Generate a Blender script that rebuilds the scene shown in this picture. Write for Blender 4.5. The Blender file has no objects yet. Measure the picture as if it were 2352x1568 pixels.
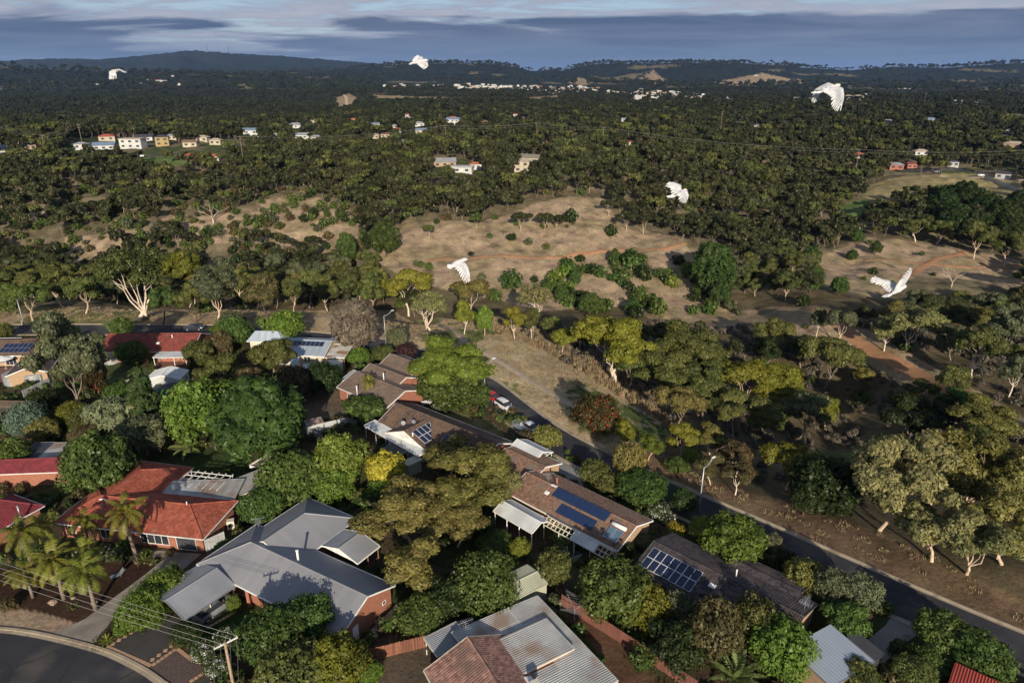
import bpy, math, random
import numpy as np
from mathutils import Vector, Matrix

R = math.radians
rng = np.random.default_rng(11)
random.seed(5)
sc = bpy.context.scene
C = sc.collection

# ------------------------------------------------------------------ camera
CAM_H = 60.0
PITCH = R(21.5)
cam_d = bpy.data.cameras.new("camera")
cam_d.sensor_width = 36.0
cam_d.lens = 24.0
cam_d.clip_start = 0.5
cam_d.clip_end = 40000.0
cam = bpy.data.objects.new("camera", cam_d)
cam.location = (0, 0, CAM_H)
cam.rotation_euler = (R(90) - PITCH, 0, 0)
C.objects.link(cam)
sc.camera = cam

# ------------------------------------------------------------------ world, sun, exposure
SUN_AZ = Vector((0.11, -1.0)).normalized()      # where the sun stands, seen from the place
SUN_EL = R(19.0)
SKY_STRENGTH = 0.1
world = bpy.data.worlds.new("World")
sc.world = world
world.use_nodes = True
sc.view_settings.view_transform = 'Standard'
sc.view_settings.look = 'None'
sc.view_settings.gamma = 1.0
sc.view_settings.use_curve_mapping = False
sc.view_settings.exposure = 0.45
sun_d = bpy.data.lights.new("sun", 'SUN')
sun_d.energy = 5.0
sun_d.angle = R(0.5)
sun_d.color = (1.0, 0.88, 0.71)
sun = bpy.data.objects.new("sun", sun_d)
sdir = Vector((-SUN_AZ.x * math.cos(SUN_EL), -SUN_AZ.y * math.cos(SUN_EL), -math.sin(SUN_EL)))
sun.rotation_euler = sdir.to_track_quat('-Z', 'Y').to_euler()
sun.location = (0, -60, 120)
C.objects.link(sun)


def build_world():
    nt = world.node_tree
    nt.nodes.clear()
    N = nt.nodes.new
    L = nt.links.new
    out = N('ShaderNodeOutputWorld')
    bg = N('ShaderNodeBackground')
    bg.inputs['Strength'].default_value = SKY_STRENGTH
    L(bg.outputs[0], out.inputs[0])
    sky = N('ShaderNodeTexSky')
    sky.sky_type = 'NISHITA'
    sky.sun_disc = False
    sky.sun_elevation = SUN_EL
    sky.sun_rotation = math.atan2(SUN_AZ.x, SUN_AZ.y)
    sky.air_density = 1.0
    sky.dust_density = 0.6
    sky.ozone_density = 2.0
    tc = N('ShaderNodeTexCoord')
    sep = N('ShaderNodeSeparateXYZ')
    L(tc.outputs['Generated'], sep.inputs[0])
    # a flat cloud sheet seen in perspective: direction / height
    zm = N('ShaderNodeMath'); zm.operation = 'MAXIMUM'; zm.inputs[1].default_value = 0.0
    L(sep.outputs['Z'], zm.inputs[0])
    za = N('ShaderNodeMath'); za.operation = 'ADD'; za.inputs[1].default_value = 0.055
    L(zm.outputs[0], za.inputs[0])
    dx = N('ShaderNodeMath'); dx.operation = 'DIVIDE'
    dy = N('ShaderNodeMath'); dy.operation = 'DIVIDE'
    L(sep.outputs['X'], dx.inputs[0]); L(za.outputs[0], dx.inputs[1])
    L(sep.outputs['Y'], dy.inputs[0]); L(za.outputs[0], dy.inputs[1])
    cb = N('ShaderNodeCombineXYZ')
    L(dx.outputs[0], cb.inputs[0]); L(dy.outputs[0], cb.inputs[1])

    def noise(scale, detail, rough, off, dist=0.0):
        mp = N('ShaderNodeMapping')
        mp.inputs['Location'].default_value = off
        mp.inputs['Scale'].default_value = (1.0, 1.25, 1.0)
        L(cb.outputs[0], mp.inputs[0])
        n = N('ShaderNodeTexNoise')
        n.inputs['Scale'].default_value = scale
        n.inputs['Detail'].default_value = detail
        n.inputs['Roughness'].default_value = rough
        n.inputs['Distortion'].default_value = dist
        L(mp.outputs[0], n.inputs[0])
        return n.outputs[0]

    def ramp(src, pts):
        r = N('ShaderNodeValToRGB')
        e = r.color_ramp.elements
        e[0].position, e[0].color = pts[0][0], pts[0][1]
        e[1].position, e[1].color = pts[-1][0], pts[-1][1]
        for p_, c_ in pts[1:-1]:
            k = e.new(p_); k.color = c_
        L(src, r.inputs[0])
        return r.outputs[0]

    def mix(f, a, b):
        m = N('ShaderNodeMix'); m.data_type = 'RGBA'
        if isinstance(f, float): m.inputs[0].default_value = f
        else: L(f, m.inputs[0])
        for s_, v_ in ((6, a), (7, b)):
            if isinstance(v_, tuple): m.inputs[s_].default_value = v_
            else: L(v_, m.inputs[s_])
        return m.outputs[2]

    K = 1.0 / SKY_STRENGTH
    E = 0.74                       # exposure compensation
    def c(r_, g_, b_): return (r_ * K * E, g_ * K * E, b_ * K * E, 1)
    big = noise(0.10, 3.0, 0.5, (5.3, 0.6, 0.0), 0.3)
    mid = noise(0.42, 7.0, 0.55, (7.1, 2.3, 4.0), 0.5)
    fine = noise(1.3, 7.0, 0.6, (1.7, 9.3, 2.0), 0.3)
    # colour of the cloud sheet: slate underside, paler where thin
    under = mix(ramp(mid, [(0.35, (0, 0, 0, 1)), (0.7, (1, 1, 1, 1))]),
                c(0.09, 0.135, 0.235), c(0.20, 0.245, 0.35))
    pale = mix(ramp(fine, [(0.35, (0, 0, 0, 1)), (0.68, (1, 1, 1, 1))]),
               c(0.30, 0.36, 0.50), c(0.46, 0.48, 0.55))
    # height mask: the low band is one even slate-blue sheet, openings higher up
    h = N('ShaderNodeMapRange')
    h.inputs['From Min'].default_value = 0.035
    h.inputs['From Max'].default_value = 0.095
    L(sep.outputs['Z'], h.inputs[0])
    s = N('ShaderNodeMath'); s.operation = 'MULTIPLY_ADD'
    L(h.outputs[0], s.inputs[0]); s.inputs[1].default_value = 0.22
    L(big, s.inputs[2])
    s2 = N('ShaderNodeMath'); s2.operation = 'MULTIPLY_ADD'
    L(mid, s2.inputs[0]); s2.inputs[1].default_value = 0.45; L(s.outputs[0], s2.inputs[2])
    hole = ramp(s2.outputs[0], [(0.79, (0, 0, 0, 1)), (0.845, (1, 1, 1, 1))])
    thin = mix(0.35, c(0.24, 0.33, 0.52), sky.outputs[0])
    open_sky = mix(ramp(fine, [(0.38, (0, 0, 0, 1)), (0.52, (1, 1, 1, 1))]), thin, pale)
    clouds = mix(hole, under, open_sky)
    # towards the horizon the sheet thins to a clearer blue
    hz = N('ShaderNodeMapRange')
    hz.inputs['From Min'].default_value = 0.0
    hz.inputs['From Max'].default_value = 0.05
    L(sep.outputs['Z'], hz.inputs[0])
    final = mix(hz.outputs[0], c(0.185, 0.265, 0.40), clouds)
    L(final, bg.inputs[0])


build_world()

# ------------------------------------------------------------------ picture geometry helpers (pixel of a 2352 px wide print -> ray from the camera)
CP, SP = math.cos(PITCH), math.sin(PITCH)


def ray(u, v):
    x = (u - 1176) / 1568.0
    y = (784 - v) / 1568.0
    return (x, CP + y * SP, -SP + y * CP)


def W(u, v, z=0.0):
    """point where the line of sight (u, v) meets the level z"""
    d = ray(u, v)
    t = (z - CAM_H) / d[2]
    return Vector((d[0] * t, d[1] * t, z))


_Q = {1: (0, 700), 2: (583.3, 700), 3: (1166.7, 700), 4: (1750, 700),
      5: (0, 1130.5), 6: (583.3, 1130.5), 7: (1166.7, 1130.5), 8: (1750, 1130.5)}


def q(r, x, y):
    return (_Q[r][0] + x / 3.583, _Q[r][1] + y / 3.583)


def Z(r, x, y, z=0.0):
    return W(*q(r, x, y), z)


def project(X, Y, Zz):
    """world -> (u, v, depth), numpy friendly"""
    dz = Zz - CAM_H
    depth = Y * CP - dz * SP
    up = Y * SP + dz * CP
    return 1176 + 1568 * X / depth, 784 - 1568 * up / depth, depth


# ------------------------------------------------------------------ mesh builder
class MB:
    def __init__(s):
        s.v = []; s.f = []; s.m = []; s.r = []

    def face(s, pts, m=0, r=0.5):
        b = len(s.v)
        s.v.extend([tuple(p) for p in pts])
        s.f.append(tuple(range(b, b + len(pts)))); s.m.append(m); s.r.append(r)

    def box(s, o, ex, ey, ez, m=0, r=0.5):
        """o corner, ex ey ez edge vectors"""
        o, ex, ey, ez = Vector(o), Vector(ex), Vector(ey), Vector(ez)
        b = len(s.v)
        for k in range(8):
            p = o + (ex if k & 1 else Vector()) + (ey if k & 2 else Vector()) + (ez if k & 4 else Vector())
            s.v.append(tuple(p))
        for f in ((0, 2, 3, 1), (4, 5, 7, 6), (0, 1, 5, 4), (2, 6, 7, 3), (0, 4, 6, 2), (1, 3, 7, 5)):
            s.f.append(tuple(b + i for i in f)); s.m.append(m); s.r.append(r)

    def cbox(s, c, sx, sy, sz, rz=0.0, m=0, r=0.5):
        """box centred in plan at c, standing on c.z"""
        ex = Vector((math.cos(rz), math.sin(rz), 0)) * sx
        ey = Vector((-math.sin(rz), math.cos(rz), 0)) * sy
        s.box(Vector(c) - ex / 2 - ey / 2, ex, ey, (0, 0, sz), m, r)

    def tube(s, pts, rad, n=6, m=0, cap=True, r=0.5):
        pts = [Vector(p) for p in pts]
        if not hasattr(rad, '__len__'): rad = [rad] * len(pts)
        b = len(s.v)
        prev = None
        for i, p in enumerate(pts):
            d = (pts[min(i + 1, len(pts) - 1)] - pts[max(i - 1, 0)])
            if d.length < 1e-9: d = Vector((0, 0, 1))
            d.normalize()
            a = prev if prev is not None else (Vector((1, 0, 0)) if abs(d.x) < 0.8 else Vector((0, 1, 0)))
            x = (a - d * a.dot(d)).normalized()
            prev = x
            y = d.cross(x)
            for k in range(n):
                t = 2 * math.pi * k / n
                s.v.append(tuple(p + (x * math.cos(t) + y * math.sin(t)) * rad[i]))
        for i in range(len(pts) - 1):
            for k in range(n):
                k2 = (k + 1) % n
                s.f.append((b + i * n + k, b + i * n + k2, b + (i + 1) * n + k2, b + (i + 1) * n + k))
                s.m.append(m); s.r.append(r)
        if cap:
            e = b + (len(pts) - 1) * n
            s.f.append(tuple(b + k for k in reversed(range(n)))); s.m.append(m); s.r.append(r)
            s.f.append(tuple(e + k for k in range(n))); s.m.append(m); s.r.append(r)

    def bar(s, a, b, w, h, m=0, r=0.5):
        """rectangular bar from a to b; h upward"""
        a, b = Vector(a), Vector(b)
        d = (b - a)
        if d.length < 1e-6: return
        side = d.cross(Vector((0, 0, 1)))
        if side.length < 1e-6: side = Vector((1, 0, 0))
        side.normalize()
        up = side.cross(d).normalized()
        s.box(a - side * w / 2 - up * h / 2, d, side * w, up * h, m, r)

    def mesh(s, name, mats, smooth=False):
        me = bpy.data.meshes.new(name)
        me.from_pydata(s.v, [], s.f)
        for m_ in (mats if isinstance(mats, (list, tuple)) else [mats]): me.materials.append(m_)
        if any(s.m): me.polygons.foreach_set('material_index', s.m)
        at = me.attributes.new('rnd', 'FLOAT', 'FACE')
        at.data.foreach_set('value', s.r)
        if smooth: me.polygons.foreach_set('use_smooth', [True] * len(s.f))
        me.update()
        return me

    def build(s, name, mats, parent=None, smooth=False, **props):
        if not s.f: return None
        return link(name, s.mesh(name, mats, smooth), parent, **props)


def link(name, me, parent=None, loc=None, **props):
    o = bpy.data.objects.new(name, me)
    C.objects.link(o)
    if parent is not None: o.parent = parent
    if loc is not None: o.location = loc
    for k, v_ in props.items(): o[k] = v_
    return o


def thing(name, label, cat, loc=(0, 0, 0), rz=0.0, group=None):
    o = bpy.data.objects.new(name, None)
    o.empty_display_size = 0.5
    C.objects.link(o)
    o.location = loc
    o.rotation_euler = (0, 0, rz)
    o['label'] = label; o['category'] = cat
    if group: o['group'] = group
    return o


def copy_thing(src, loc, rz=None, scale=None, label=None, group=None):
    r_ = src.copy(); C.objects.link(r_)
    r_.location = loc
    if rz is not None: r_.rotation_euler = (0, 0, rz)
    if scale is not None: r_.scale = scale if hasattr(scale, '__len__') else (scale,) * 3
    if label: r_['label'] = label
    if group: r_['group'] = group
    for ch in list(src.children):
        c_ = ch.copy(); C.objects.link(c_); c_.parent = r_
        for g in list(ch.children):
            d = g.copy(); C.objects.link(d); d.parent = c_
    return r_


def npmesh(name, V, F, mats, rnd=None, smooth=False):
    """fast mesh from numpy arrays; F is (n,4) or (n,3)"""
    me = bpy.data.meshes.new(name)
    n, k = F.shape
    me.vertices.add(len(V)); me.vertices.foreach_set('co', np.asarray(V, dtype=np.float32).ravel())
    me.loops.add(n * k); me.loops.foreach_set('vertex_index', F.astype(np.int32).ravel())
    me.polygons.add(n)
    me.polygons.foreach_set('loop_start', np.arange(0, n * k, k, dtype=np.int32))
    if smooth: me.polygons.foreach_set('use_smooth', np.ones(n, dtype=bool))
    for m_ in (mats if isinstance(mats, (list, tuple)) else [mats]): me.materials.append(m_)
    if rnd is not None:
        at = me.attributes.new('rnd', 'FLOAT', 'FACE')
        at.data.foreach_set('value', np.asarray(rnd, dtype=np.float32))
    me.update(calc_edges=True)
    return me


# ------------------------------------------------------------------ materials
MATS = {}


def mat(name, col, rough=0.8, metal=0.0, col2=None, nscale=1.0, ndetail=5.0, bump=0.0, bscale=20.0,
        rnd=0.0, spec=0.3, stain=None, stain_scale=0.25, stain_at=(0.52, 0.7), alpha=None, brick=None, objr=0.0):
    """principled with noise mottling, optional per-face variation and stains"""
    if name in MATS: return MATS[name]
    m = bpy.data.materials.new(name)
    m.use_nodes = True
    nt = m.node_tree
    N = nt.nodes.new; L = nt.links.new
    b = nt.nodes['Principled BSDF']
    b.inputs['Roughness'].default_value = rough
    b.inputs['Metallic'].default_value = metal
    b.inputs['Specular IOR Level'].default_value = spec
    g = N('ShaderNodeNewGeometry')

    def mx(f, a, c_):
        x = N('ShaderNodeMix'); x.data_type = 'RGBA'
        if isinstance(f, float): x.inputs[0].default_value = f
        else: L(f, x.inputs[0])
        for i, v_ in ((6, a), (7, c_)):
            if isinstance(v_, (tuple, list)): x.inputs[i].default_value = tuple(v_)[:3] + (1,)
            else: L(v_, x.inputs[i])
        return x.outputs[2]

    def nz(sc_, det=5.0):
        n = N('ShaderNodeTexNoise')
        n.inputs['Scale'].default_value = sc_
        n.inputs['Detail'].default_value = det
        L(g.outputs['Position'], n.inputs[0])
        return n.outputs[0]

    def mr(src, a, c_, lo=0.0, hi=1.0):
        x = N('ShaderNodeMapRange')
        x.inputs[1].default_value = a; x.inputs[2].default_value = c_
        x.inputs[3].default_value = lo; x.inputs[4].default_value = hi
        L(src, x.inputs[0])
        return x.outputs[0]

    if col2 is None: col2 = tuple(c_ * 0.78 for c_ in col)
    cur = mx(mr(nz(nscale, ndetail), 0.35, 0.65), col, col2)
    if brick:
        tcn = N('ShaderNodeTexCoord')
        bt = N('ShaderNodeTexBrick')
        bt.inputs['Scale'].default_value = 1.0
        bt.inputs['Brick Width'].default_value = 0.24
        bt.inputs['Row Height'].default_value = 0.086
        bt.inputs['Mortar Size'].default_value = 0.008
        bt.inputs['Color1'].default_value = tuple(col) + (1,)
        bt.inputs['Color2'].default_value = tuple(col2) + (1,)
        bt.inputs['Mortar'].default_value = tuple(brick) + (1,)
        # run the courses along the wall whatever way it faces
        sp = N('ShaderNodeSeparateXYZ'); L(g.outputs['Position'], sp.inputs[0])
        ad = N('ShaderNodeMath'); ad.operation = 'ADD'
        L(sp.outputs[0], ad.inputs[0]); L(sp.outputs[1], ad.inputs[1])
        cbn = N('ShaderNodeCombineXYZ')
        L(ad.outputs[0], cbn.inputs[0]); L(sp.outputs[2], cbn.inputs[1])
        L(cbn.outputs[0], bt.inputs[0])
        cur = mx(mr(nz(3.0), 0.3, 0.7, 0.0, 0.35), bt.outputs[0], tuple(c_ * 0.55 for c_ in col))
    if rnd:
        at = N('ShaderNodeAttribute'); at.attribute_name = 'rnd'
        hs = N('ShaderNodeHueSaturation')
        L(mr(at.outputs['Fac'], 0.0, 1.0, 1 - rnd, 1 + rnd), hs.inputs['Value'])
        L(cur, hs.inputs['Color'])
        cur = hs.outputs[0]
    if stain:
        cur = mx(mr(nz(stain_scale, 7.0), stain_at[0], stain_at[1]), cur, stain)
    if objr:
        oi = N('ShaderNodeObjectInfo')
        hs = N('ShaderNodeHueSaturation')
        L(mr(oi.outputs['Random'], 0.0, 1.0, 1 - objr, 1 + objr), hs.inputs['Value'])
        L(cur, hs.inputs['Color'])
        cur = hs.outputs[0]
    L(cur, b.inputs['Base Color'])
    if bump:
        bp = N('ShaderNodeBump')
        bp.inputs['Strength'].default_value = 1.0
        bp.inputs['Distance'].default_value = bump
        L(nz(bscale, 6.0), bp.inputs['Height'])
        L(bp.outputs[0], b.inputs['Normal'])
    if alpha is not None: b.inputs['Alpha'].default_value = alpha
    MATS[name] = m
    return m


def leaf_mat(name, a, b_, hi=None, hi_at=0.9, var=0.22, hue=0.02, trans=0.3):
    """foliage: two tones spread over the leaves, optional flowers, variation from tree to tree"""
    if name in MATS: return MATS[name]
    m = bpy.data.materials.new(name)
    m.use_nodes = True
    nt = m.node_tree
    nt.nodes.clear()
    N = nt.nodes.new; L = nt.links.new
    out = N('ShaderNodeOutputMaterial')
    at = N('ShaderNodeAttribute'); at.attribute_name = 'rnd'
    r = N('ShaderNodeValToRGB')
    e = r.color_ramp.elements
    e[0].position = 0.05; e[0].color = tuple(a) + (1,)
    e[1].position = 0.85 if not hi else hi_at - 0.03; e[1].color = tuple(b_) + (1,)
    if hi:
        k = e.new(hi_at); k.color = tuple(hi) + (1,)
    L(at.outputs['Fac'], r.inputs[0])
    oi = N('ShaderNodeObjectInfo')
    mr = N('ShaderNodeMapRange')
    mr.inputs[3].default_value = 1 - var; mr.inputs[4].default_value = 1 + var
    L(oi.outputs['Random'], mr.inputs[0])
    m2 = N('ShaderNodeMath'); m2.operation = 'FRACT'
    m3 = N('ShaderNodeMath'); m3.operation = 'MULTIPLY'; m3.inputs[1].default_value = 7.31
    L(oi.outputs['Random'], m3.inputs[0]); L(m3.outputs[0], m2.inputs[0])
    mh = N('ShaderNodeMapRange')
    mh.inputs[3].default_value = 0.5 - hue; mh.inputs[4].default_value = 0.5 + hue
    L(m2.outputs[0], mh.inputs[0])
    hs = N('ShaderNodeHueSaturation')
    L(mr.outputs[0], hs.inputs['Value']); L(mh.outputs[0], hs.inputs['Hue'])
    L(r.outputs[0], hs.inputs['Color'])
    d = N('ShaderNodeBsdfDiffuse'); L(hs.outputs[0], d.inputs[0])
    t = N('ShaderNodeBsdfTranslucent'); L(hs.outputs[0], t.inputs[0])
    g = N('ShaderNodeBsdfGlossy'); g.inputs['Roughness'].default_value = 0.45
    g.inputs[0].default_value = (0.5, 0.5, 0.45, 1)
    mx = N('ShaderNodeMixShader'); mx.inputs[0].default_value = trans
    L(d.outputs[0], mx.inputs[1]); L(t.outputs[0], mx.inputs[2])
    mx2 = N('ShaderNodeMixShader'); mx2.inputs[0].default_value = 0.03
    L(mx.outputs[0], mx2.inputs[1]); L(g.outputs[0], mx2.inputs[2])
    L(mx2.outputs[0], out.inputs[0])
    MATS[name] = m
    return m


WHITE = mat('white_paint', (0.75, 0.75, 0.72), 0.5, bump=0.0)
CREAM = mat('cream_paint', (0.62, 0.58, 0.48), 0.6)
GREY_METAL = mat('dull_metal', (0.35, 0.36, 0.37), 0.45, 0.6)
GALV = mat('galvanised', (0.5, 0.52, 0.54), 0.45, 0.5, stain=(0.35, 0.33, 0.3))
DARK_METAL = mat('dark_metal', (0.05, 0.052, 0.06), 0.5)
GLASS = mat('window_glass', (0.03, 0.035, 0.045), 0.08, spec=0.8)
BRICK_RED = mat('red_brick', (0.36, 0.12, 0.06), 0.9, col2=(0.24, 0.075, 0.045), brick=(0.3, 0.24, 0.2))
BRICK_TAN = mat('tan_brick', (0.42, 0.27, 0.15), 0.9, col2=(0.34, 0.2, 0.11), brick=(0.38, 0.33, 0.27))
RENDER_CREAM = mat('cream_render', (0.6, 0.54, 0.42), 0.9)
TIMBER = mat('timber', (0.2, 0.11, 0.06), 0.85, nscale=6.0)
TIMBER_GREY = mat('weathered_timber', (0.24, 0.2, 0.16), 0.9, nscale=5.0)
RUBBER = mat('rubber', (0.02, 0.02, 0.02), 0.9)
CONCRETE = mat('concrete', (0.33, 0.31, 0.28), 0.92, nscale=0.8, bump=0.01, stain=(0.2, 0.18, 0.16))

# ------------------------------------------------------------------ terrain
FAR_KERB_PX = [(-60, 748), (0, 746), (201, 745), (508, 747), (603, 753), (762, 766), (876, 778), (985, 807),
               (1060, 838), (1130, 868), (1167, 892), (1284, 979), (1418, 1049), (1566, 1116), (1750, 1195),
               (1909, 1264), (2130, 1360), (2352, 1452), (2700, 1590)]
FAR_KERB = [W(u, v) for u, v in FAR_KERB_PX]
_kx = np.array([p.x for p in FAR_KERB]); _ky = np.array([p.y for p in FAR_KERB])


def kerbY(X):
    X = np.asarray(X, dtype=float)
    y = np.interp(X, _kx, _ky)
    sl = (_ky[1] - _ky[0]) / (_kx[1] - _kx[0]); sr = (_ky[-1] - _ky[-2]) / (_kx[-1] - _kx[-2])
    y = np.where(X < _kx[0], _ky[0] + sl * (X - _kx[0]), y)
    y = np.where(X > _kx[-1], np.maximum(_ky[-1] + sr * (X - _kx[-1]), 15.0), y)
    return y


# (u, v, distance forward) of ground seen or judged; its level follows from the line of sight
TP = [(-300, 735, 168), (0, 727, 170), (300, 720, 173), (600, 722, 172), (800, 715, 175), (0, 620, 262), (300, 620, 262), (600, 620, 262),
      (0, 560, 280), (300, 560, 280), (600, 560, 280), (0, 500, 305), (300, 500, 305), (600, 500, 305),
      (0, 450, 335), (300, 450, 335), (600, 450, 335), (0, 400, 375), (300, 400, 375), (600, 400, 375),
      (0, 362, 420), (300, 362, 420), (600, 362, 430), (0, 335, 475), (300, 336, 475), (550, 325, 510),
      (0, 305, 640), (300, 300, 700), (650, 300, 720), (100, 268, 1200), (500, 262, 1250), (700, 250, 1700),
      (0, 240, 2000), (400, 238, 1900), (0, 205, 3000), (400, 200, 3200), (700, 205, 3100), (200, 180, 4300), (700, 182, 4200),
      (1000, 700, 215), (1150, 700, 220), (1350, 700, 224), (1500, 690, 222), (900, 600, 258), (1100, 600, 255), (1300, 600, 255), (1500, 600, 255), (900, 500, 300),
      (1100, 500, 297), (1300, 500, 295), (1480, 500, 305), (1100, 455, 325), (1300, 448, 322), (1480, 450, 330),
      (1000, 400, 365), (1300, 400, 365), (1500, 400, 370), (1000, 380, 420), (1300, 380, 415), (1200, 330, 530),
      (1000, 290, 720), (1300, 290, 700), (1000, 250, 1150), (1400, 250, 1100), (1000, 225, 2000), (1400, 228, 2000),
      (1000, 203, 2900), (1400, 208, 2800), (1100, 190, 4000), (1500, 195, 3800),
      (1650, 720, 215), (1650, 640, 240), (1700, 560, 272), (1800, 520, 325), (1850, 440, 420), (1700, 420, 370), (1750, 350, 480), (1800, 290, 720),
      (1900, 250, 1100), (1900, 232, 2000), (1900, 210, 3000), (1900, 195, 3900),
      (2050, 605, 255), (2050, 570, 272), (2050, 520, 300), (2000, 440, 385), (2200, 412, 410), (2300, 380, 465), (2300, 610, 252), (2250, 540, 285),
      (2250, 330, 560), (2300, 280, 800), (2300, 245, 1300), (2300, 228, 2100), (2350, 205, 3200), (2300, 192, 4000),
      (1870, 722, 188), (2050, 800, 162), (2200, 900, 135), (2352, 1000, 114), (2250, 800, 168), (2330, 700, 205), (2150, 700, 205),
      (1950, 960, 148), (1760, 850, 168), (2080, 1050, 124), (1520, 770, 192), (1300, 745, 196), (1150, 730, 185),
      (1050, 765, 160), (1300, 850, 141), (1450, 950, 121), (1580, 1000, 111), (1650, 1095, 97), (1900, 1100, 98), (1850, 1230, 80), (2200, 1300, 71), (2400, 1350, 66), (2400, 1150, 92)]
TXY = [(-115, 215, -13), (-60, 212, -15), (-85, 230, -14), (-30, 208, -15), (-160, 225, -10), (-8, 196, -11)]
_pts = []
for u_, v_, Y_ in TP:
    d_ = ray(u_, v_); t_ = Y_ / d_[1]
    _pts.append((d_[0] * t_, Y_, CAM_H + d_[2] * t_))
_pts += TXY
_pts += [(x_, y_, 0.0) for x_, y_ in ((-60, 60), (0, 60), (60, 30), (-60, 110), (-150, 150), (0, 30), (-120, 60), (120, 30), (0, 100), (-90, 140), (-40, 140))]
_pts = np.array(_pts)


def _key(X, Y):
    r = np.hypot(X, Y)
    return np.stack([np.arctan2(X, Y) * 1.6, np.log(np.maximum(r, 12.0))], -1)


_P = _key(_pts[:, 0], _pts[:, 1])


def _phi(d2):
    return np.sqrt(d2 + 0.0009)


_n = len(_P)
_A = np.zeros((_n + 3, _n + 3))
_A[:_n, :_n] = _phi(((_P[:, None] - _P[None]) ** 2).sum(-1)) - np.eye(_n) * 0.004
_A[:_n, _n] = 1; _A[:_n, _n + 1:] = _P
_A[_n, :_n] = 1; _A[_n + 1:, :_n] = _P.T
_w = np.linalg.solve(_A, np.concatenate([_pts[:, 2], [0, 0, 0]]))


def _waves(X, Y, seed, scale, octs=4):
    r_ = np.random.default_rng(seed)
    out = np.zeros_like(X, dtype=float); amp = 1.0; tot = 0
    for o in range(octs):
        for k in range(4):
            a = r_.uniform(0, math.pi); ph = r_.uniform(0, 6.28); f = (2 ** o) / scale * r_.uniform(0.75, 1.3)
            out += amp * np.sin((X * math.cos(a) + Y * math.sin(a)) * f * 6.28 + ph + 1.3 * np.sin((X * math.sin(a) - Y * math.cos(a)) * f * 3.1 + ph * 2))
        tot += amp * 2.0; amp *= 0.5
    return out / tot


SKY_A = [(-900, 152), (0, 147), (67, 142), (160, 140), (233, 142), (300, 137), (367, 132), (423, 127), (500, 130), (583, 132), (667, 137), (783, 145),
         (880, 150), (1000, 160), (1227, 164), (1264, 161.5), (1300, 164), (3600, 170)]
SKY_B = [(-1500, 176), (0, 174), (500, 170), (700, 166), (830, 158), (917, 152), (1037, 149), (1134, 150), (1190, 157), (1227, 166), (1290, 164), (1330, 157), (1377, 150), (1567, 149),
         (1700, 149), (1801, 152), (1845, 158), (1951, 163), (2051, 156), (2168, 158), (2235, 154), (2352, 149), (2900, 140), (4200, 150)]
SKY_L = [(-1500, 158), (0, 157), (60, 158), (300, 168), (550, 173), (784, 180), (900, 190), (1200, 205), (4200, 215)]


def ground(X, Y):
    X = np.asarray(X, dtype=float); Y = np.asarray(Y, dtype=float)
    shp = np.broadcast(X, Y).shape
    X = np.broadcast_to(X, shp).ravel(); Y = np.broadcast_to(Y, shp).ravel()
    K = _key(X, Y)
    z = np.empty(len(X))
    for i in range(0, len(X), 20000):
        k = K[i:i + 20000]
        z[i:i + 20000] = _phi(((k[:, None] - _P[None]) ** 2).sum(-1)) @ _w[:_n] + _w[_n] + k @ _w[_n + 1:]
    r = np.hypot(X, Y)
    # small relief on the slopes
    z = z + (_waves(X, Y, 3, 45.0) * 1.3 + _waves(X, Y, 4, 11.0) * .12) * np.clip((r - 150) / 120, 0, 1)
    far = np.clip((r - 700) / 900, 0, 1)
    z = z + _waves(X, Y, 8, 700.0, 5) * 11 * far
    z = np.clip(z, -40, 200)
    # distant ridges
    u = 1176 + 1685 * X / np.maximum(Y, 1.0)
    fx = np.array

    def ridge(tab, Yc, wf, wb, rough, sd):
        t = np.array(tab)
        vv = np.interp(u, t[:, 0], t[:, 1])
        top = 60 + (166.3 - vv) / 1568 * Yc * 1.02
        e = np.where(Y < Yc, (Y - Yc) / wf, (Y - Yc) / wb)
        prof = np.exp(-e * e)
        spur = 1 + 0.5 * _waves(X, Y, sd, 1300.0, 5) * np.clip((1 - prof) * 3, 0, 1)
        return (top + 30) * prof * spur - 30 + rough * _waves(X, Y, sd + 1, 60.0, 3) * prof, prof
    for tab, Yc, wf, wb, rough, sd in ((SKY_L, 3900, 700, 500, 2.5, 21), (SKY_B, 5600, 1150, 900, 3.0, 31), (SKY_A, 9800, 2300, 2500, 9.0, 41)):
        zr, pf = ridge(tab, Yc, wf, wb, rough, sd)
        z = np.maximum(z, np.where(Y > 2300, zr, -1e3))
    # the terrace with the street and gardens is level
    s = np.clip((Y - kerbY(X) - 2.5) * 0.75 / 13.0, 0, 1)
    s = s * s * (3 - 2 * s)
    return (z * s).reshape(shp)


def gz(x, y):
    return float(ground(np.array([x]), np.array([y]))[0])


_TT = np.concatenate([np.linspace(45, 520, 950), np.geomspace(523, 12000, 500)])


def G(u, v):
    """point of the ground seen along the line (u, v)"""
    d = ray(u, v)
    x = d[0] * _TT; y = d[1] * _TT; zz = CAM_H + d[2] * _TT
    g = zz - ground(x, y)
    i = int(np.argmax(g < 0))
    if i == 0: i = len(_TT) - 1 if g[0] > 0 else 1
    a = g[i - 1] / (g[i - 1] - g[i] + 1e-9)
    t = _TT[i - 1] + a * (_TT[i] - _TT[i - 1])
    return Vector((d[0] * t, d[1] * t, CAM_H + d[2] * t))


def in_poly(u, v, poly):
    u = np.asarray(u); v = np.asarray(v)
    c = np.zeros(u.shape, dtype=bool)
    n = len(poly); j = n - 1
    for i in range(n):
        xi, yi = poly[i]; xj, yj = poly[j]
        cond = ((yi > v) != (yj > v)) & (u < (xj - xi) * (v - yi) / (yj - yi + 1e-12) + xi)
        c ^= cond; j = i
    return c


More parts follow.
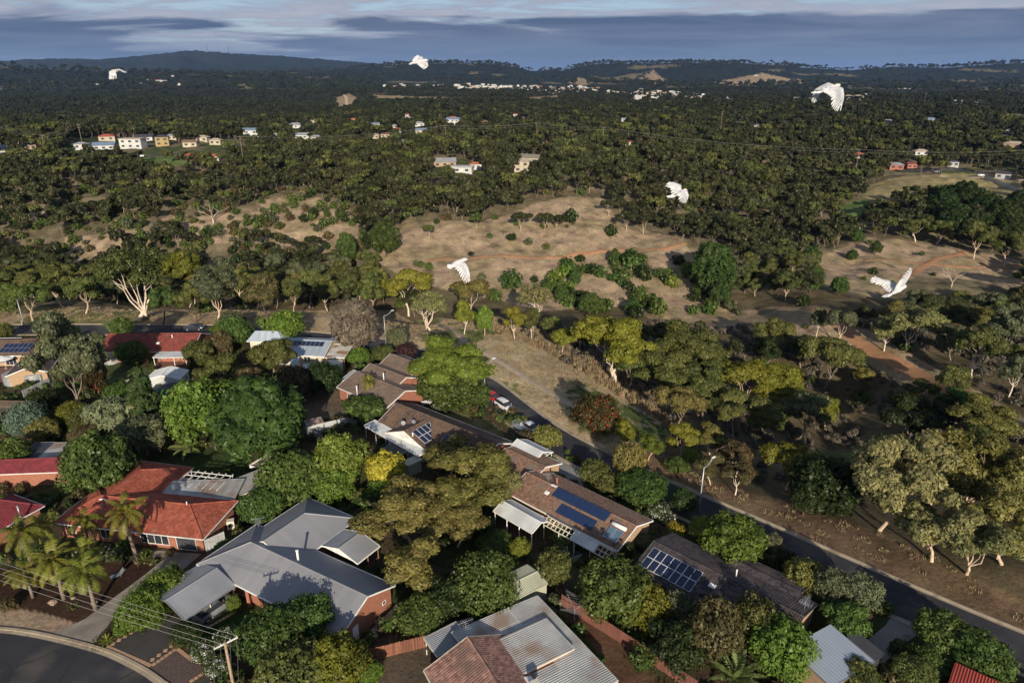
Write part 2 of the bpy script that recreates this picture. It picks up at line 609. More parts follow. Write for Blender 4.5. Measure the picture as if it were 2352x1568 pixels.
# ground covers, outlined on the ground (same pixel grid as above, laid down where those sight lines land)
BARE = [
    [(862, 600), (880, 570), (930, 520), (1010, 505), (1100, 510), (1180, 485), (1240, 465), (1310, 450), (1390, 455), (1420, 500), (1500, 535), (1560, 545),
     (1600, 600), (1640, 690), (1640, 722), (1500, 735), (1440, 700), (1250, 715), (1150, 690), (1000, 660), (930, 640)],
    [(1850, 640), (1880, 590), (1950, 560), (2000, 545), (2150, 560), (2352, 600), (2352, 660), (2200, 640), (2100, 640), (2000, 680), (1900, 660)],
    [(120, 590), (150, 545), (230, 540), (280, 560), (230, 600), (130, 610)],
    [(250, 510), (300, 500), (370, 520), (360, 560), (300, 570), (250, 560)],
    [(360, 500), (560, 490), (720, 480), (800, 480), (830, 540), (760, 600), (700, 560), (560, 560), (420, 560)],
    [(590, 460), (700, 440), (800, 480), (700, 500), (600, 490)],
    [(20, 470), (120, 490), (100, 510), (20, 500)],
    [(1500, 715), (1620, 700), (1700, 715), (1780, 705), (1870, 700), (1960, 740), (1990, 790), (1900, 800), (1800, 760), (1650, 760), (1540, 760)],
    [(1820, 700), (1900, 730), (2000, 760), (2120, 830), (2230, 890), (2352, 960), (2352, 1010), (2200, 925), (2080, 880), (1960, 820), (1860, 760)],
]
PADDOCK = [
    [(770, 225), (800, 216), (820, 224), (815, 250), (775, 262)],
    [(850, 218), (950, 222), (1085, 225), (1090, 236), (1000, 238), (870, 234)],
    [(1200, 225), (1285, 220), (1285, 232), (1210, 240)],
    [(1305, 190), (1330, 178), (1360, 190), (1340, 198)],
    [(1470, 180), (1500, 162), (1530, 185), (1500, 196)],
    [(1640, 190), (1750, 168), (1860, 190), (1700, 200)], [(1430, 235), (1520, 228), (1530, 234), (1440, 240)],
    [(560, 1), (561, 1), (560, 2)],
]
PARK = [(1960, 445), (2000, 425), (2070, 405), (2200, 398), (2352, 405), (2352, 450), (2250, 450), (2130, 430), (2000, 460)]
GREEN = [[(300, 366), (350, 357), (420, 362), (430, 378), (350, 382)], [(1930, 470), (1990, 455), (2010, 490), (1940, 500)]]
STRIP = [(925, 770), (960, 735), (1010, 728), (1100, 745), (1200, 768), (1290, 830), (1370, 870), (1440, 910), (1520, 965), (1548, 1010), (1480, 1035), (1420, 1060),
         (1284, 985), (1167, 895), (1060, 840), (985, 810)]
GRASSY = [(1290, 900), (1340, 880), (1420, 920), (1520, 975), (1545, 1010), (1480, 1020), (1400, 985), (1310, 945)]
VERGE_L = [(-400, 760), (-400, 700), (0, 700), (450, 712), (900, 712), (985, 760), (940, 800), (870, 776), (600, 752), (0, 745)]
VERGE_R = [(1420, 1045), (1500, 1030), (1620, 1100), (1800, 1150), (2000, 1215), (2352, 1380), (2800, 1560), (2700, 1600), (2352, 1460), (1909, 1268), (1566, 1118)]
SLOPE_GREEN = [(1780, 1040), (1880, 1030), (1960, 1040), (1960, 1090), (1840, 1080)]


def zone_colours(X, Y, Zt):
    u, v, dep = project(X, Y, Zt)
    col = np.zeros((len(X), 4)); col[:, 3] = 1
    col[:, :3] = (0.075, 0.052, 0.034)
    r = np.hypot(X, Y)
    gm = _waves(X, Y, 55, 14.0, 4) > 0.05
    col[gm, :3] = (0.05, 0.062, 0.024)
    beyond = (Y > kerbY(X))
    n1 = _waves(X, Y, 51, 30.0, 4); n2 = _waves(X, Y, 52, 9.0, 4)
    def put(mask, c_, k=0.0):
        col[mask, :3] = np.array(c_) * (1 + k * n2[mask])[:, None]
    put(beyond, (0.108, 0.086, 0.05), 0.25)
    put(beyond & (r > 240), (0.14, 0.115, 0.07), 0.3)
    put(r > 560, (0.032, 0.038, 0.022), 0.4)
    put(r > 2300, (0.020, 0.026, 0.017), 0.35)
    put(r > 4000, (0.014, 0.021, 0.018), 0.4)  # cloud shade on the far hills is painted into this ground colour
    put((r > 2300) & (_waves(X, Y, 61, 900.0, 4) > 0.62), (0.13, 0.11, 0.06), 0.2)
    put((Y > 7300), (0.02, 0.028, 0.024), 0.3)
    for b_ in SUB: put(in_poly(u, v, b_) & beyond & (r > 300) & (r < 700) & (n1 > -.2), (0.065, 0.078, 0.032), 0.3)
    ju = u + n1 * 10; jv = v + n1 * 3
    for b_ in BARE: put(in_poly(ju, jv, b_) & beyond & (r < 500), (0.30, 0.222, 0.145), 0.16)
    hb = np.zeros(len(X), bool)
    for b_ in BARE: hb |= in_poly(ju, jv, b_)
    put(hb & beyond & (_waves(X, Y, 57, 30.0, 6) > 0.15), (0.25, 0.195, 0.115), 0.25)
    put(hb & beyond & (_waves(X, Y, 58, 9.0, 5) > 0.5), (0.20, 0.155, 0.10), 0.3)
    for b_ in PADDOCK: put(in_poly(u + n1 * 4, v, b_) & (r > 900), (0.27, 0.2, 0.12), 0.2)
    put(in_poly(u, v, PARK) & (r < 600), (0.24, 0.2, 0.10), 0.25)
    for b_ in GREEN: put(in_poly(u, v, b_) & beyond & (r < 600), (0.09, 0.13, 0.04), 0.2)
    put(in_poly(u, v, STRIP) & beyond, (0.40, 0.315, 0.19), 0.2)
    m = in_poly(u, v, STRIP) & beyond & (n1 > 0.4)
    put(m, (0.19, 0.19, 0.08), 0.2)
    put(in_poly(ju, jv, GRASSY) & beyond & (n2 > -.3), (0.10, 0.13, 0.045), 0.25)
    put(in_poly(u, v, SLOPE_GREEN) & beyond, (0.10, 0.115, 0.045), 0.25)
    put(in_poly(u, v, VERGE_L) & beyond, (0.30, 0.225, 0.14), 0.2)
    m = in_poly(u, v, VERGE_L) & beyond & (u < 350) & (n1 > -0.15)
    put(m, (0.15, 0.145, 0.06), 0.2)
    put(in_poly(u, v, VERGE_R) & beyond, (0.14, 0.095, 0.058), 0.3)
    for b_, c_ in YARDS: put(in_poly(u, v, b_) & ~beyond, c_, 0.2)
    return col


YARDS = [
    ([(215, 840), (330, 830), (345, 860), (300, 885), (230, 880)], (0.07, 0.085, 0.035)),
    ([(1010, 950), (1060, 945), (1130, 965), (1160, 1000), (1090, 1005), (1030, 980)], (0.12, 0.11, 0.05)),
    ([(400, 1040), (560, 1020), (590, 1090), (430, 1090)], (0.04, 0.06, 0.02)),
    ([(690, 900), (800, 890), (800, 950), (700, 970)], (0.13, 0.10, 0.07)),
    ([(-200, 1395), (60, 1400), (250, 1430), (190, 1480), (126, 1463), (0, 1443), (-200, 1443)], (0.27, 0.2, 0.14)),
    ([(-100, 1310), (180, 1290), (300, 1290), (390, 1280), (200, 1440), (60, 1395), (-100, 1385)], (0.045, 0.026, 0.018)),
    ([(460, 1420), (560, 1400), (585, 1430), (520, 1480), (430, 1500)], (0.03, 0.055, 0.015)),
    ([(340, 1535), (405, 1490), (455, 1520), (450, 1560), (400, 1590), (360, 1580)], (0.085, 0.06, 0.05)),
    ([(1300, 1420), (1420, 1440), (1500, 1550), (1560, 1620), (1380, 1620), (1390, 1520)], (0.11, 0.062, 0.038)),
    ([(1170, 1250), (1290, 1290), (1400, 1310), (1330, 1350), (1240, 1310)], (0.075, 0.07, 0.035)),
    ([(1370, 1130), (1480, 1180), (1530, 1200), (1500, 1190), (1400, 1150)], (0.03, 0.06, 0.015)),
    ([(1700, 1290), (1860, 1340), (2020, 1440), (1900, 1480), (1760, 1380)], (0.04, 0.05, 0.018)),
    ([(860, 1480), (1010, 1460), (1010, 1600), (860, 1600)], (0.11, 0.085, 0.06)),
]


# land that houses and streets of the suburb beyond stand on is kept open in front of them
SUB = [[(130, 358), (170, 318), (260, 318), (345, 335), (400, 345), (440, 378), (300, 372), (150, 372)],
       [(345, 320), (430, 335), (520, 320), (570, 345), (560, 368), (500, 360), (400, 352)], [(425, 352), (530, 352), (530, 375), (425, 378)],
       [(988, 366), (1070, 366), (1110, 385), (1110, 405), (1030, 405), (990, 388)], [(1175, 372), (1245, 360), (1245, 380), (1230, 405), (1175, 405)],
       [(2040, 385), (2352, 385), (2352, 402), (2060, 396)]]


def terrain_material():
    m = bpy.data.materials.new('ground_cover'); m.use_nodes = True
    nt = m.node_tree; N = nt.nodes.new; L = nt.links.new
    b = nt.nodes['Principled BSDF']
    b.inputs['Roughness'].default_value = 1.0
    b.inputs['Specular IOR Level'].default_value = 0.05
    at = N('ShaderNodeAttribute'); at.attribute_name = 'cover'
    g = N('ShaderNodeNewGeometry')
    def nz(s_, det, ro=0.6):
        n = N('ShaderNodeTexNoise'); n.inputs['Scale'].default_value = s_; n.inputs['Detail'].default_value = det
        n.inputs['Roughness'].default_value = ro
        L(g.outputs['Position'], n.inputs[0]); return n.outputs[0]
    def mr(src, a, c_, lo, hi):
        x = N('ShaderNodeMapRange'); x.inputs[1].default_value = a; x.inputs[2].default_value = c_
        x.inputs[3].default_value = lo; x.inputs[4].default_value = hi
        L(src, x.inputs[0]); return x.outputs[0]
    hs = N('ShaderNodeHueSaturation')
    mu = N('ShaderNodeMath'); mu.operation = 'MULTIPLY'
    L(mr(nz(1.6, 8.0, 0.7), 0.3, 0.7, 0.62, 1.38), mu.inputs[0]); L(mr(nz(0.12, 6.0), 0.3, 0.7, 0.78, 1.22), mu.inputs[1])
    L(mu.outputs[0], hs.inputs['Value']); L(at.outputs['Color'], hs.inputs['Color'])
    L(mr(nz(0.3, 5.0), 0.3, 0.7, 0.485, 0.515), hs.inputs['Hue'])
    mx = N('ShaderNodeMix'); mx.data_type = 'RGBA'
    L(mr(nz(0.5, 7.0, 0.7), 0.55, 0.7, 0.0, 0.45), mx.inputs[0])
    L(hs.outputs[0], mx.inputs[6]); mx.inputs[7].default_value = (0.055, 0.05, 0.03, 1)
    L(mx.outputs[2], b.inputs['Base Color'])
    bp = N('ShaderNodeBump'); bp.inputs['Distance'].default_value = 0.25; bp.inputs['Strength'].default_value = 0.8
    L(nz(1.2, 9.0, 0.75), bp.inputs['Height']); L(bp.outputs[0], b.inputs['Normal'])
    return m


GROUND_MAT = terrain_material()


def build_terrain():
    na, nr = 620, 760
    # sectors dense in front of the camera, ring spacing growing with distance; the sheet runs behind the camera too
    az = np.concatenate([np.linspace(-150, -50, 40)[:-1], np.linspace(-50, 50, na), np.linspace(50, 150, 40)[1:]])
    az = np.radians(az)
    rr = np.concatenate([[0.5, 10, 20, 30], np.linspace(36, 150, 150), np.geomspace(150.8, 520, 330)[0:], np.geomspace(526, 6500, 280), np.geomspace(6700, 26000, 60)])
    A, RR = np.meshgrid(az, rr, indexing='ij')
    X = (np.sin(A) * RR).ravel(); Y = (np.cos(A) * RR).ravel()
    Zt = ground(X, Y)
    back = Y < 20
    Zt[back] = 0.0
    V = np.stack([X, Y, Zt], -1)
    a, b = len(az), len(rr)
    i, j = np.meshgrid(np.arange(a - 1), np.arange(b - 1), indexing='ij')
    k = (i * b + j).ravel()
    F = np.stack([k, k + 1, k + b + 1, k + b], -1)
    F = F[:, ::-1]
    me = npmesh('ground', V, F, GROUND_MAT, smooth=True)
    # normals upward
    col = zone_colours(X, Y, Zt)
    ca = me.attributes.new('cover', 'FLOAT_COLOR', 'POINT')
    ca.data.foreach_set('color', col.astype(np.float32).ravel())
    if me.polygons[1000].normal.z < 0: me.flip_normals()
    link('ground', me, kind='structure')


build_terrain()

# ------------------------------------------------------------------ streets, kerbs, tracks
ASPHALT = mat('asphalt', (0.036, 0.037, 0.043), 0.85, col2=(0.026, 0.027, 0.032), nscale=0.25, bump=0.004, bscale=40,
              stain=(0.075, 0.066, 0.06), stain_scale=0.16, stain_at=(0.48, 0.62))
KERB = mat('kerb_concrete', (0.36, 0.3, 0.22), 0.9, nscale=0.6, stain=(0.2, 0.15, 0.11), stain_scale=0.7)
DIRT = mat('orange_dirt', (0.36, 0.2, 0.11), 1.0, nscale=0.6, bump=0.02, spec=0.05)
PALE_DIRT = mat('pale_dirt', (0.46, 0.36, 0.26), 1.0, nscale=0.6, bump=0.02, spec=0.05)



def crack(m):
    """sealed cracks and patches wandering over the asphalt"""
    nt = m.node_tree; N = nt.nodes.new; L = nt.links.new; b = nt.nodes['Principled BSDF']; src = b.inputs['Base Color'].links[0].from_socket
    g = N('ShaderNodeNewGeometry'); n = N('ShaderNodeTexNoise'); n.inputs['Scale'].default_value = .35; n.inputs['Detail'].default_value = 6
    L(g.outputs['Position'], n.inputs[0]); a = N('ShaderNodeMix'); a.data_type = 'RGBA'; a.inputs[0].default_value = .45
    L(n.outputs['Color'], a.inputs[6]); L(g.outputs['Position'], a.inputs[7])
    v = N('ShaderNodeTexVoronoi'); v.feature = 'DISTANCE_TO_EDGE'; v.inputs['Scale'].default_value = .3; L(a.outputs[2], v.inputs[0])
    r = N('ShaderNodeMapRange'); r.inputs[1].default_value = .004; r.inputs[2].default_value = .014; L(v.outputs[0], r.inputs[0])
    x = N('ShaderNodeMix'); x.data_type = 'RGBA'; x.inputs[6].default_value = (.022, .022, .025, 1); L(r.outputs[0], x.inputs[0]); L(src, x.inputs[7]); L(x.outputs[2], b.inputs['Base Color'])


crack(ASPHALT)


def offset(line, d):
    """parallel plan line, positive to the right of travel"""
    out = []
    for i, p in enumerate(line):
        a = line[max(i - 1, 0)]; b = line[min(i + 1, len(line) - 1)]
        t = Vector((b.x - a.x, b.y - a.y, 0)).normalized()
        out.append(Vector((p.x + t.y * d, p.y - t.x * d, p.z)))
    return out


def smooth_line(line, step=1.5):
    P_ = [Vector(p) for p in line]
    out = []
    for i in range(len(P_) - 1):
        p0 = P_[max(i - 1, 0)]; p1 = P_[i]; p2 = P_[i + 1]; p3 = P_[min(i + 2, len(P_) - 1)]
        n = max(1, int((p2 - p1).length / step))
        for k in range(n):
            t = k / n
            out.append(0.5 * ((2 * p1) + (p2 - p0) * t + (2 * p0 - 5 * p1 + 4 * p2 - p3) * t * t + (3 * p1 - p0 - 3 * p2 + p3) * t ** 3))
    out.append(P_[-1])
    return out


def ribbon(a, b, z, mb, m=0):
    for i in range(len(a) - 1):
        mb.face([(a[i].x, a[i].y, z), (b[i].x, b[i].y, z), (b[i + 1].x, b[i + 1].y, z), (a[i + 1].x, a[i + 1].y, z)], m)


def kerb_strip(line, side, mb, w=0.32, h=0.13):
    a = line; b = offset(line, side * w)
    for i in range(len(a) - 1):
        p, q_, r_, s_ = a[i], b[i], b[i + 1], a[i + 1]
        t = lambda v_, z_: (v_.x, v_.y, z_)
        mb.face([t(p, h), t(q_, h), t(r_, h), t(s_, h)])
        mb.face([t(p, 0), t(p, h), t(s_, h), t(s_, 0)])
        mb.face([t(q_, h), t(q_, 0), t(r_, 0), t(r_, h)])


fk = smooth_line(FAR_KERB, 1.2)
nk = offset(fk, 7.4)
mb = MB(); ribbon(fk, nk, 0.02, mb)
mb.build('road', ASPHALT, kind='structure')
mb = MB(); kerb_strip(fk, -1, mb); mb.build('kerb', KERB, kind='structure')
mb = MB(); kerb_strip(nk, 1, mb); mb.build('kerb', KERB, kind='structure')
# shallow gutters of concrete, a sheet above the asphalt
mb = MB(); ribbon(offset(fk, 0.02), offset(fk, 0.4), 0.026, mb); ribbon(offset(nk, -0.4), offset(nk, -0.02), 0.026, mb)
mb.build('gutter', KERB, kind='structure')

CURVE = [W(-500, 1425), W(-200, 1432), Z(5, 0, 1130), Z(5, 220, 1155), Z(5, 450, 1200), Z(5, 700, 1262), Z(5, 900, 1325), Z(5, 1060, 1400),
         Z(5, 1200, 1475), Z(5, 1330, 1568), W(400, 1590), W(430, 1640), W(450, 1720)]
ck = smooth_line(CURVE, 0.8)
mb = MB()
cen = Vector((-52, 30, 0))
for i in range(len(ck) - 1):
    mb.face([(ck[i].x, ck[i].y, .02), (cen.x, cen.y, .02), (ck[i + 1].x, ck[i + 1].y, .02)])
mb.face([(ck[0].x, ck[0].y, .02), (ck[0].x - 60, ck[0].y - 10, .02), (-110, -10, .02), (cen.x, cen.y, .02)])
mb.face([(cen.x, cen.y, .02), (-110, -10, .02), (0, -10, .02), (ck[-1].x, ck[-1].y, .02)])
mb.build('side_street', ASPHALT, kind='structure')
mb = MB(); kerb_strip(ck, -1, mb, 0.35); mb.build('kerb', KERB, kind='structure')
mb = MB(); ribbon(offset(ck, 0.02), offset(ck, 0.45), 0.026, mb); mb.build('gutter', KERB, kind='structure')


def drape(px, width, m, name, lift=0.12, on=None, world=None):
    line = smooth_line([G(u, v) for u, v in px] if world is None else world, 1.6)
    nn = 5
    rows = [offset(line, width * (k / (nn - 1) - 0.5)) for k in range(nn)]
    X = np.array([[p.x for p in r_] for r_ in rows]); Y = np.array([[p.y for p in r_] for r_ in rows])
    jit = _waves(X, Y, 77, 6.0, 3) * width * 0.12
    Y[0] += jit[0]; Y[-1] += jit[-1]
    Zt = ground(X, Y) + lift * np.array([0.3, 1, 1, 1, 0.3])[:, None]
    V = np.stack([X.ravel(), Y.ravel(), Zt.ravel()], -1)
    n = len(line)
    i, j = np.meshgrid(np.arange(nn - 1), np.arange(n - 1), indexing='ij')
    k = (i * n + j).ravel()
    F = np.stack([k, k + 1, k + n + 1, k + n], -1)
    me = npmesh(name, V, F, m, smooth=True)
    if me.polygons[0].normal.z < 0: me.flip_normals()
    return link(name, me, kind='structure')


drape([(980, 601), (1040, 596), (1110, 590), (1200, 591), (1280, 592), (1330, 583), (1400, 577), (1480, 575), (1530, 572), (1575, 558)], 2.5, DIRT, 'dirt_track', 0.2)
drape([(1985, 600), (2050, 599), (2110, 606), (2200, 613), (2280, 614), (2360, 607)], 1.9, DIRT, 'dirt_track', 0.2)
drape([(2075, 640), (2120, 612), (2180, 588), (2235, 578)], 3.2, DIRT, 'dirt_track', 0.24)
drape([(1860, 705), (1900, 722), (1960, 775), (2020, 815), (2080, 845), (2150, 880), (2210, 905), (2290, 960), (2370, 1010)], 3.6, DIRT, 'dirt_track', 0.2)
drape([(1008, 742), (1060, 775), (1100, 800), (1140, 825), (1167, 842), (1220, 875), (1270, 905), (1325, 937)], 1.9, PALE_DIRT, 'walking_path', 0.1)
drape([(790, 219), (796, 232), (786, 248), (778, 258)], 9, PALE_DIRT, 'dirt_track', 0.8)
drape([(2160, 404), (2250, 408), (2352, 412)], 4, PALE_DIRT, 'dirt_track', 0.25)
drape([(150, 363), (250, 362), (330, 360), (420, 352)], 5, ASPHALT, 'side_street', 0.3)
drape([(530, 330), (545, 338), (552, 350), (548, 362)], 7, ASPHALT, 'side_street', 0.4)
drape([(2060, 392), (2150, 391), (2240, 395), (2352, 402)], 6, ASPHALT, 'side_street', 0.4)

# ------------------------------------------------------------------ foliage materials (two tones each; far forest darkened to stand for cloud shade)
LM = {
    'olive': leaf_mat('leaf_olive', (0.036, 0.047, 0.014), (0.138, 0.150, 0.040)),
    'forest': leaf_mat('leaf_forest', (0.018, 0.025, 0.010), (0.066, 0.068, 0.026), var=0.38, hue=0.013),
    'farforest': leaf_mat('leaf_far_forest', (0.012, 0.018, 0.009), (0.036, 0.043, 0.020), var=0.45, hue=0.015),  # tones lowered: cloud shade over the distance is put into the leaf colour
    'yellowgreen': leaf_mat('leaf_yellow_green', (0.075, 0.085, 0.012), (0.215, 0.215, 0.028)),
    'bright': leaf_mat('leaf_bright', (0.052, 0.085, 0.014), (0.155, 0.215, 0.032)),
    'green': leaf_mat('leaf_green', (0.030, 0.054, 0.013), (0.108, 0.155, 0.034)),
    'dark': leaf_mat('leaf_dark', (0.010, 0.020, 0.007), (0.045, 0.068, 0.018)),
    'grey': leaf_mat('leaf_grey_green', (0.045, 0.056, 0.028), (0.145, 0.155, 0.078)),
    'silver': leaf_mat('leaf_silver', (0.10, 0.115, 0.06), (0.24, 0.25, 0.13)),
    'brown': leaf_mat('leaf_brown_olive', (0.052, 0.044, 0.020), (0.125, 0.100, 0.042)),
    'sheoak': leaf_mat('leaf_sheoak', (0.13, 0.11, 0.075), (0.28, 0.245, 0.17)),
    'gold': leaf_mat('leaf_gold', (0.17, 0.145, 0.015), (0.44, 0.38, 0.045)),
    'gumgold': leaf_mat('leaf_gum_gold', (0.062, 0.060, 0.017), (0.24, 0.215, 0.060)),
    'palegum': leaf_mat('leaf_pale_gum', (0.085, 0.088, 0.034), (0.27, 0.26, 0.10)),
    'pine': leaf_mat('leaf_pine', (0.022, 0.042, 0.012), (0.078, 0.118, 0.026)),
    'red': leaf_mat('leaf_red_flowering', (0.035, 0.035, 0.012), (0.085, 0.075, 0.025), hi=(0.34, 0.06, 0.018), hi_at=0.80),
    'white': leaf_mat('leaf_white_flowering', (0.030, 0.045, 0.012), (0.075, 0.10, 0.025), hi=(0.8, 0.8, 0.78), hi_at=0.80),
    'purple': leaf_mat('leaf_purple', (0.030, 0.012, 0.012), (0.075, 0.03, 0.03)),
    'blue': leaf_mat('leaf_blue_green', (0.055, 0.085, 0.060), (0.13, 0.175, 0.12)),
    'twig': leaf_mat('leaf_bare_twigs', (0.085, 0.072, 0.055), (0.19, 0.165, 0.125)),
    'drygrass': leaf_mat('leaf_dry_grass', (0.20, 0.15, 0.09), (0.42, 0.32, 0.19)),
    'palm': leaf_mat('leaf_palm', (0.050, 0.075, 0.014), (0.200, 0.190, 0.030)),
    'cycad': leaf_mat('leaf_cycad', (0.055, 0.085, 0.022), (0.20, 0.24, 0.08)),
    'cypress': leaf_mat('leaf_cypress', (0.028, 0.055, 0.018), (0.085, 0.12, 0.035), hi=(0.42, 0.16, 0.05), hi_at=0.955),
}
BARK_PALE = mat('bark_pale', (0.52, 0.42, 0.31), 0.9, col2=(0.38, 0.26, 0.18), nscale=2.0, bump=0.02, bscale=8)
BARK_WHITE = mat('bark_white', (0.62, 0.55, 0.46), 0.9, col2=(0.5, 0.38, 0.28), nscale=1.5, bump=0.02, bscale=8)
BARK_DARK = mat('bark_dark', (0.085, 0.065, 0.05), 0.95, nscale=3.0, bump=0.03, bscale=8)
BARK_GREY = mat('bark_grey', (0.20, 0.16, 0.125), 0.95, nscale=3.0, bump=0.02, bscale=8)


def leaf_cloud(cen, rad, n, size, r_, up=0.25, droop=0.0, asp=1.8, shell=0.72, tone=None):
    """n leaves over each clump: cen (k,3), rad (k,3)"""
    k = len(cen)
    idx = np.repeat(np.arange(k), n)
    m = len(idx)
    d = r_.normal(size=(m, 3)); d[:, 2] += up
    d /= np.linalg.norm(d, axis=1)[:, None] + 1e-9
    # lumpy surface: radius varies with direction inside each clump
    ph = r_.uniform(0, 6.28, (k, 3))[idx]
    lump = 1 + 0.24 * np.sin(d[:, 0] * 5 + ph[:, 0]) * np.sin(d[:, 1] * 5 + ph[:, 1]) + 0.10 * np.sin(d[:, 2] * 9 + ph[:, 2])
    f = (shell + (1.06 - shell) * np.sqrt(r_.random(m))) * lump
    p = cen[idx] + d * rad[idx] * f[:, None]
    nrm = d + r_.normal(size=(m, 3)) * 0.36; nrm[:, 2] += 0.15
    nrm /= np.linalg.norm(nrm, axis=1)[:, None]
    t = r_.normal(size=(m, 3)); t[:, 2] -= droop * 2.2
    t -= nrm * (t * nrm).sum(1)[:, None]
    t /= np.linalg.norm(t, axis=1)[:, None] + 1e-9
    b = np.cross(nrm, t)
    s = size * r_.uniform(0.4, 1.6, m)
    L_ = t * (s * asp * 0.5)[:, None]; B_ = b * (s * 0.5)[:, None]
    V = np.empty((m, 4, 3))
    V[:, 0] = p - L_; V[:, 1] = p + B_ - L_ * 0.1; V[:, 2] = p + L_; V[:, 3] = p - B_ - L_ * 0.1
    tn = r_.random(k)[idx] if tone is None else tone[idx]
    rnd = np.clip(0.35 * tn + 0.65 * r_.random(m), 0, 1)
    return V.reshape(-1, 3), rnd


def crown_mesh(name, parts, mtl):
    V = np.concatenate([p[0] for p in parts]); rn = np.concatenate([p[1] for p in parts])
    F = np.arange(len(V)).reshape(-1, 4)
    return npmesh(name, V, F, mtl, rn)


def limbs(mb, r_, base, top, r0, depth, spread, ends, n=5, wob=0.1):
    """a forking limb"""
    base = Vector(base); top = Vector(top)
    L_ = (top - base).length
    pts = [base]
    for k in (1, 2, 3):
        t = k / 3
        p = base.lerp(top, t)
        if k < 3: p += Vector(r_.normal(size=3)) * L_ * wob * 0.5
        pts.append(p)
    mb.tube(pts, [r0, r0 * 0.85, r0 * 0.7, r0 * 0.52], n, cap=False)
    if depth == 0:
        ends.append(pts[-1]); return
    kk = 2 if r_.random() < 0.6 else 3
    d0 = (pts[-1] - pts[-2]).normalized()
    for i in range(kk):
        d = d0 + Vector(r_.normal(size=3)) * spread
        d.z = abs(d.z) * 0.6 + 0.25
        d.normalize()
        limbs(mb, r_, pts[-1], pts[-1] + d * L_ * r_.uniform(0.55, 0.8), r0 * 0.52, depth - 1, spread, ends, max(4, n - 1), wob)


def make_gum(seed, H, Wd, leaves, lsize, forks=4, hf=0.33, depth=2, flat=0.62, cr=0.17, lean=0.05, r0=None, low=0.3):
    r_ = np.random.default_rng(seed)
    mb = MB(); ends = []
    fork = Vector((r_.normal() * lean * H, r_.normal() * lean * H, H * hf))
    r0 = r0 or H * 0.018
    mid = fork * 0.5 + Vector((r_.normal() * 0.02 * H, r_.normal() * 0.02 * H, 0))
    mb.tube([(0, 0, -0.4), (0, 0, 0.3), mid, fork], [r0 * 1.5, r0 * 1.15, r0 * 0.95, r0 * 0.8], 8, cap=False)
    for i in range(forks):
        a = 2 * math.pi * (i + r_.uniform(-0.3, 0.3)) / forks
        rr = Wd * 0.5 * r_.uniform(0.3, 0.6)
        top = fork + Vector((math.cos(a) * rr, math.sin(a) * rr, H * (1 - hf) * r_.uniform(0.32, 0.55)))
        limbs(mb, r_, fork - Vector((0, 0, 0.1 * H * r_.random())), top, r0 * 0.6, depth, 0.55, ends)
    E_ = np.array([tuple(e) for e in ends])
    # fit the twig ends to the crown's size
    cx = E_[:, :2]
    k = (Wd * 0.5 * 0.86) / max(np.percentile(np.hypot(cx[:, 0], cx[:, 1]), 92), 0.1)
    k = min(k, 1.35)
    E_[:, :2] *= k
    zt = E_[:, 2].max(); E_[:, 2] *= (H * 0.92) / zt
    ends2 = E_
    extra = E_[r_.integers(0, len(E_), int(len(E_) * 0.5))] * np.array([0.8, 0.8, 0.93]) + r_.normal(size=(int(len(E_) * 0.5), 3)) * Wd * 0.06
    cen = np.concatenate([ends2, extra])
    cen[:, 2] = np.maximum(cen[:, 2], H * low)
    rad = np.stack([np.full(len(cen), 1.0), np.full(len(cen), 1.0), np.full(len(cen), flat)], -1) * (Wd * cr * r_.uniform(0.7, 1.25, len(cen)))[:, None]
    V, rn = leaf_cloud(cen, rad, max(8, leaves // len(cen)), lsize, r_, up=0.35, droop=0.5, shell=0.6)
    for i, v_ in enumerate(mb.v):
        f = min(1.0, max(0.0, (v_[2] / H - hf * 0.8) / 0.3))
        kk = 1 + (k - 1) * f
        mb.v[i] = (v_[0] * kk, v_[1] * kk, v_[2] * (1 + (H * 0.92 / zt - 1) * f))
    return mb.mesh('trunk', BARK_PALE, True), crown_mesh('crown', [(V, rn)], LM['olive'])


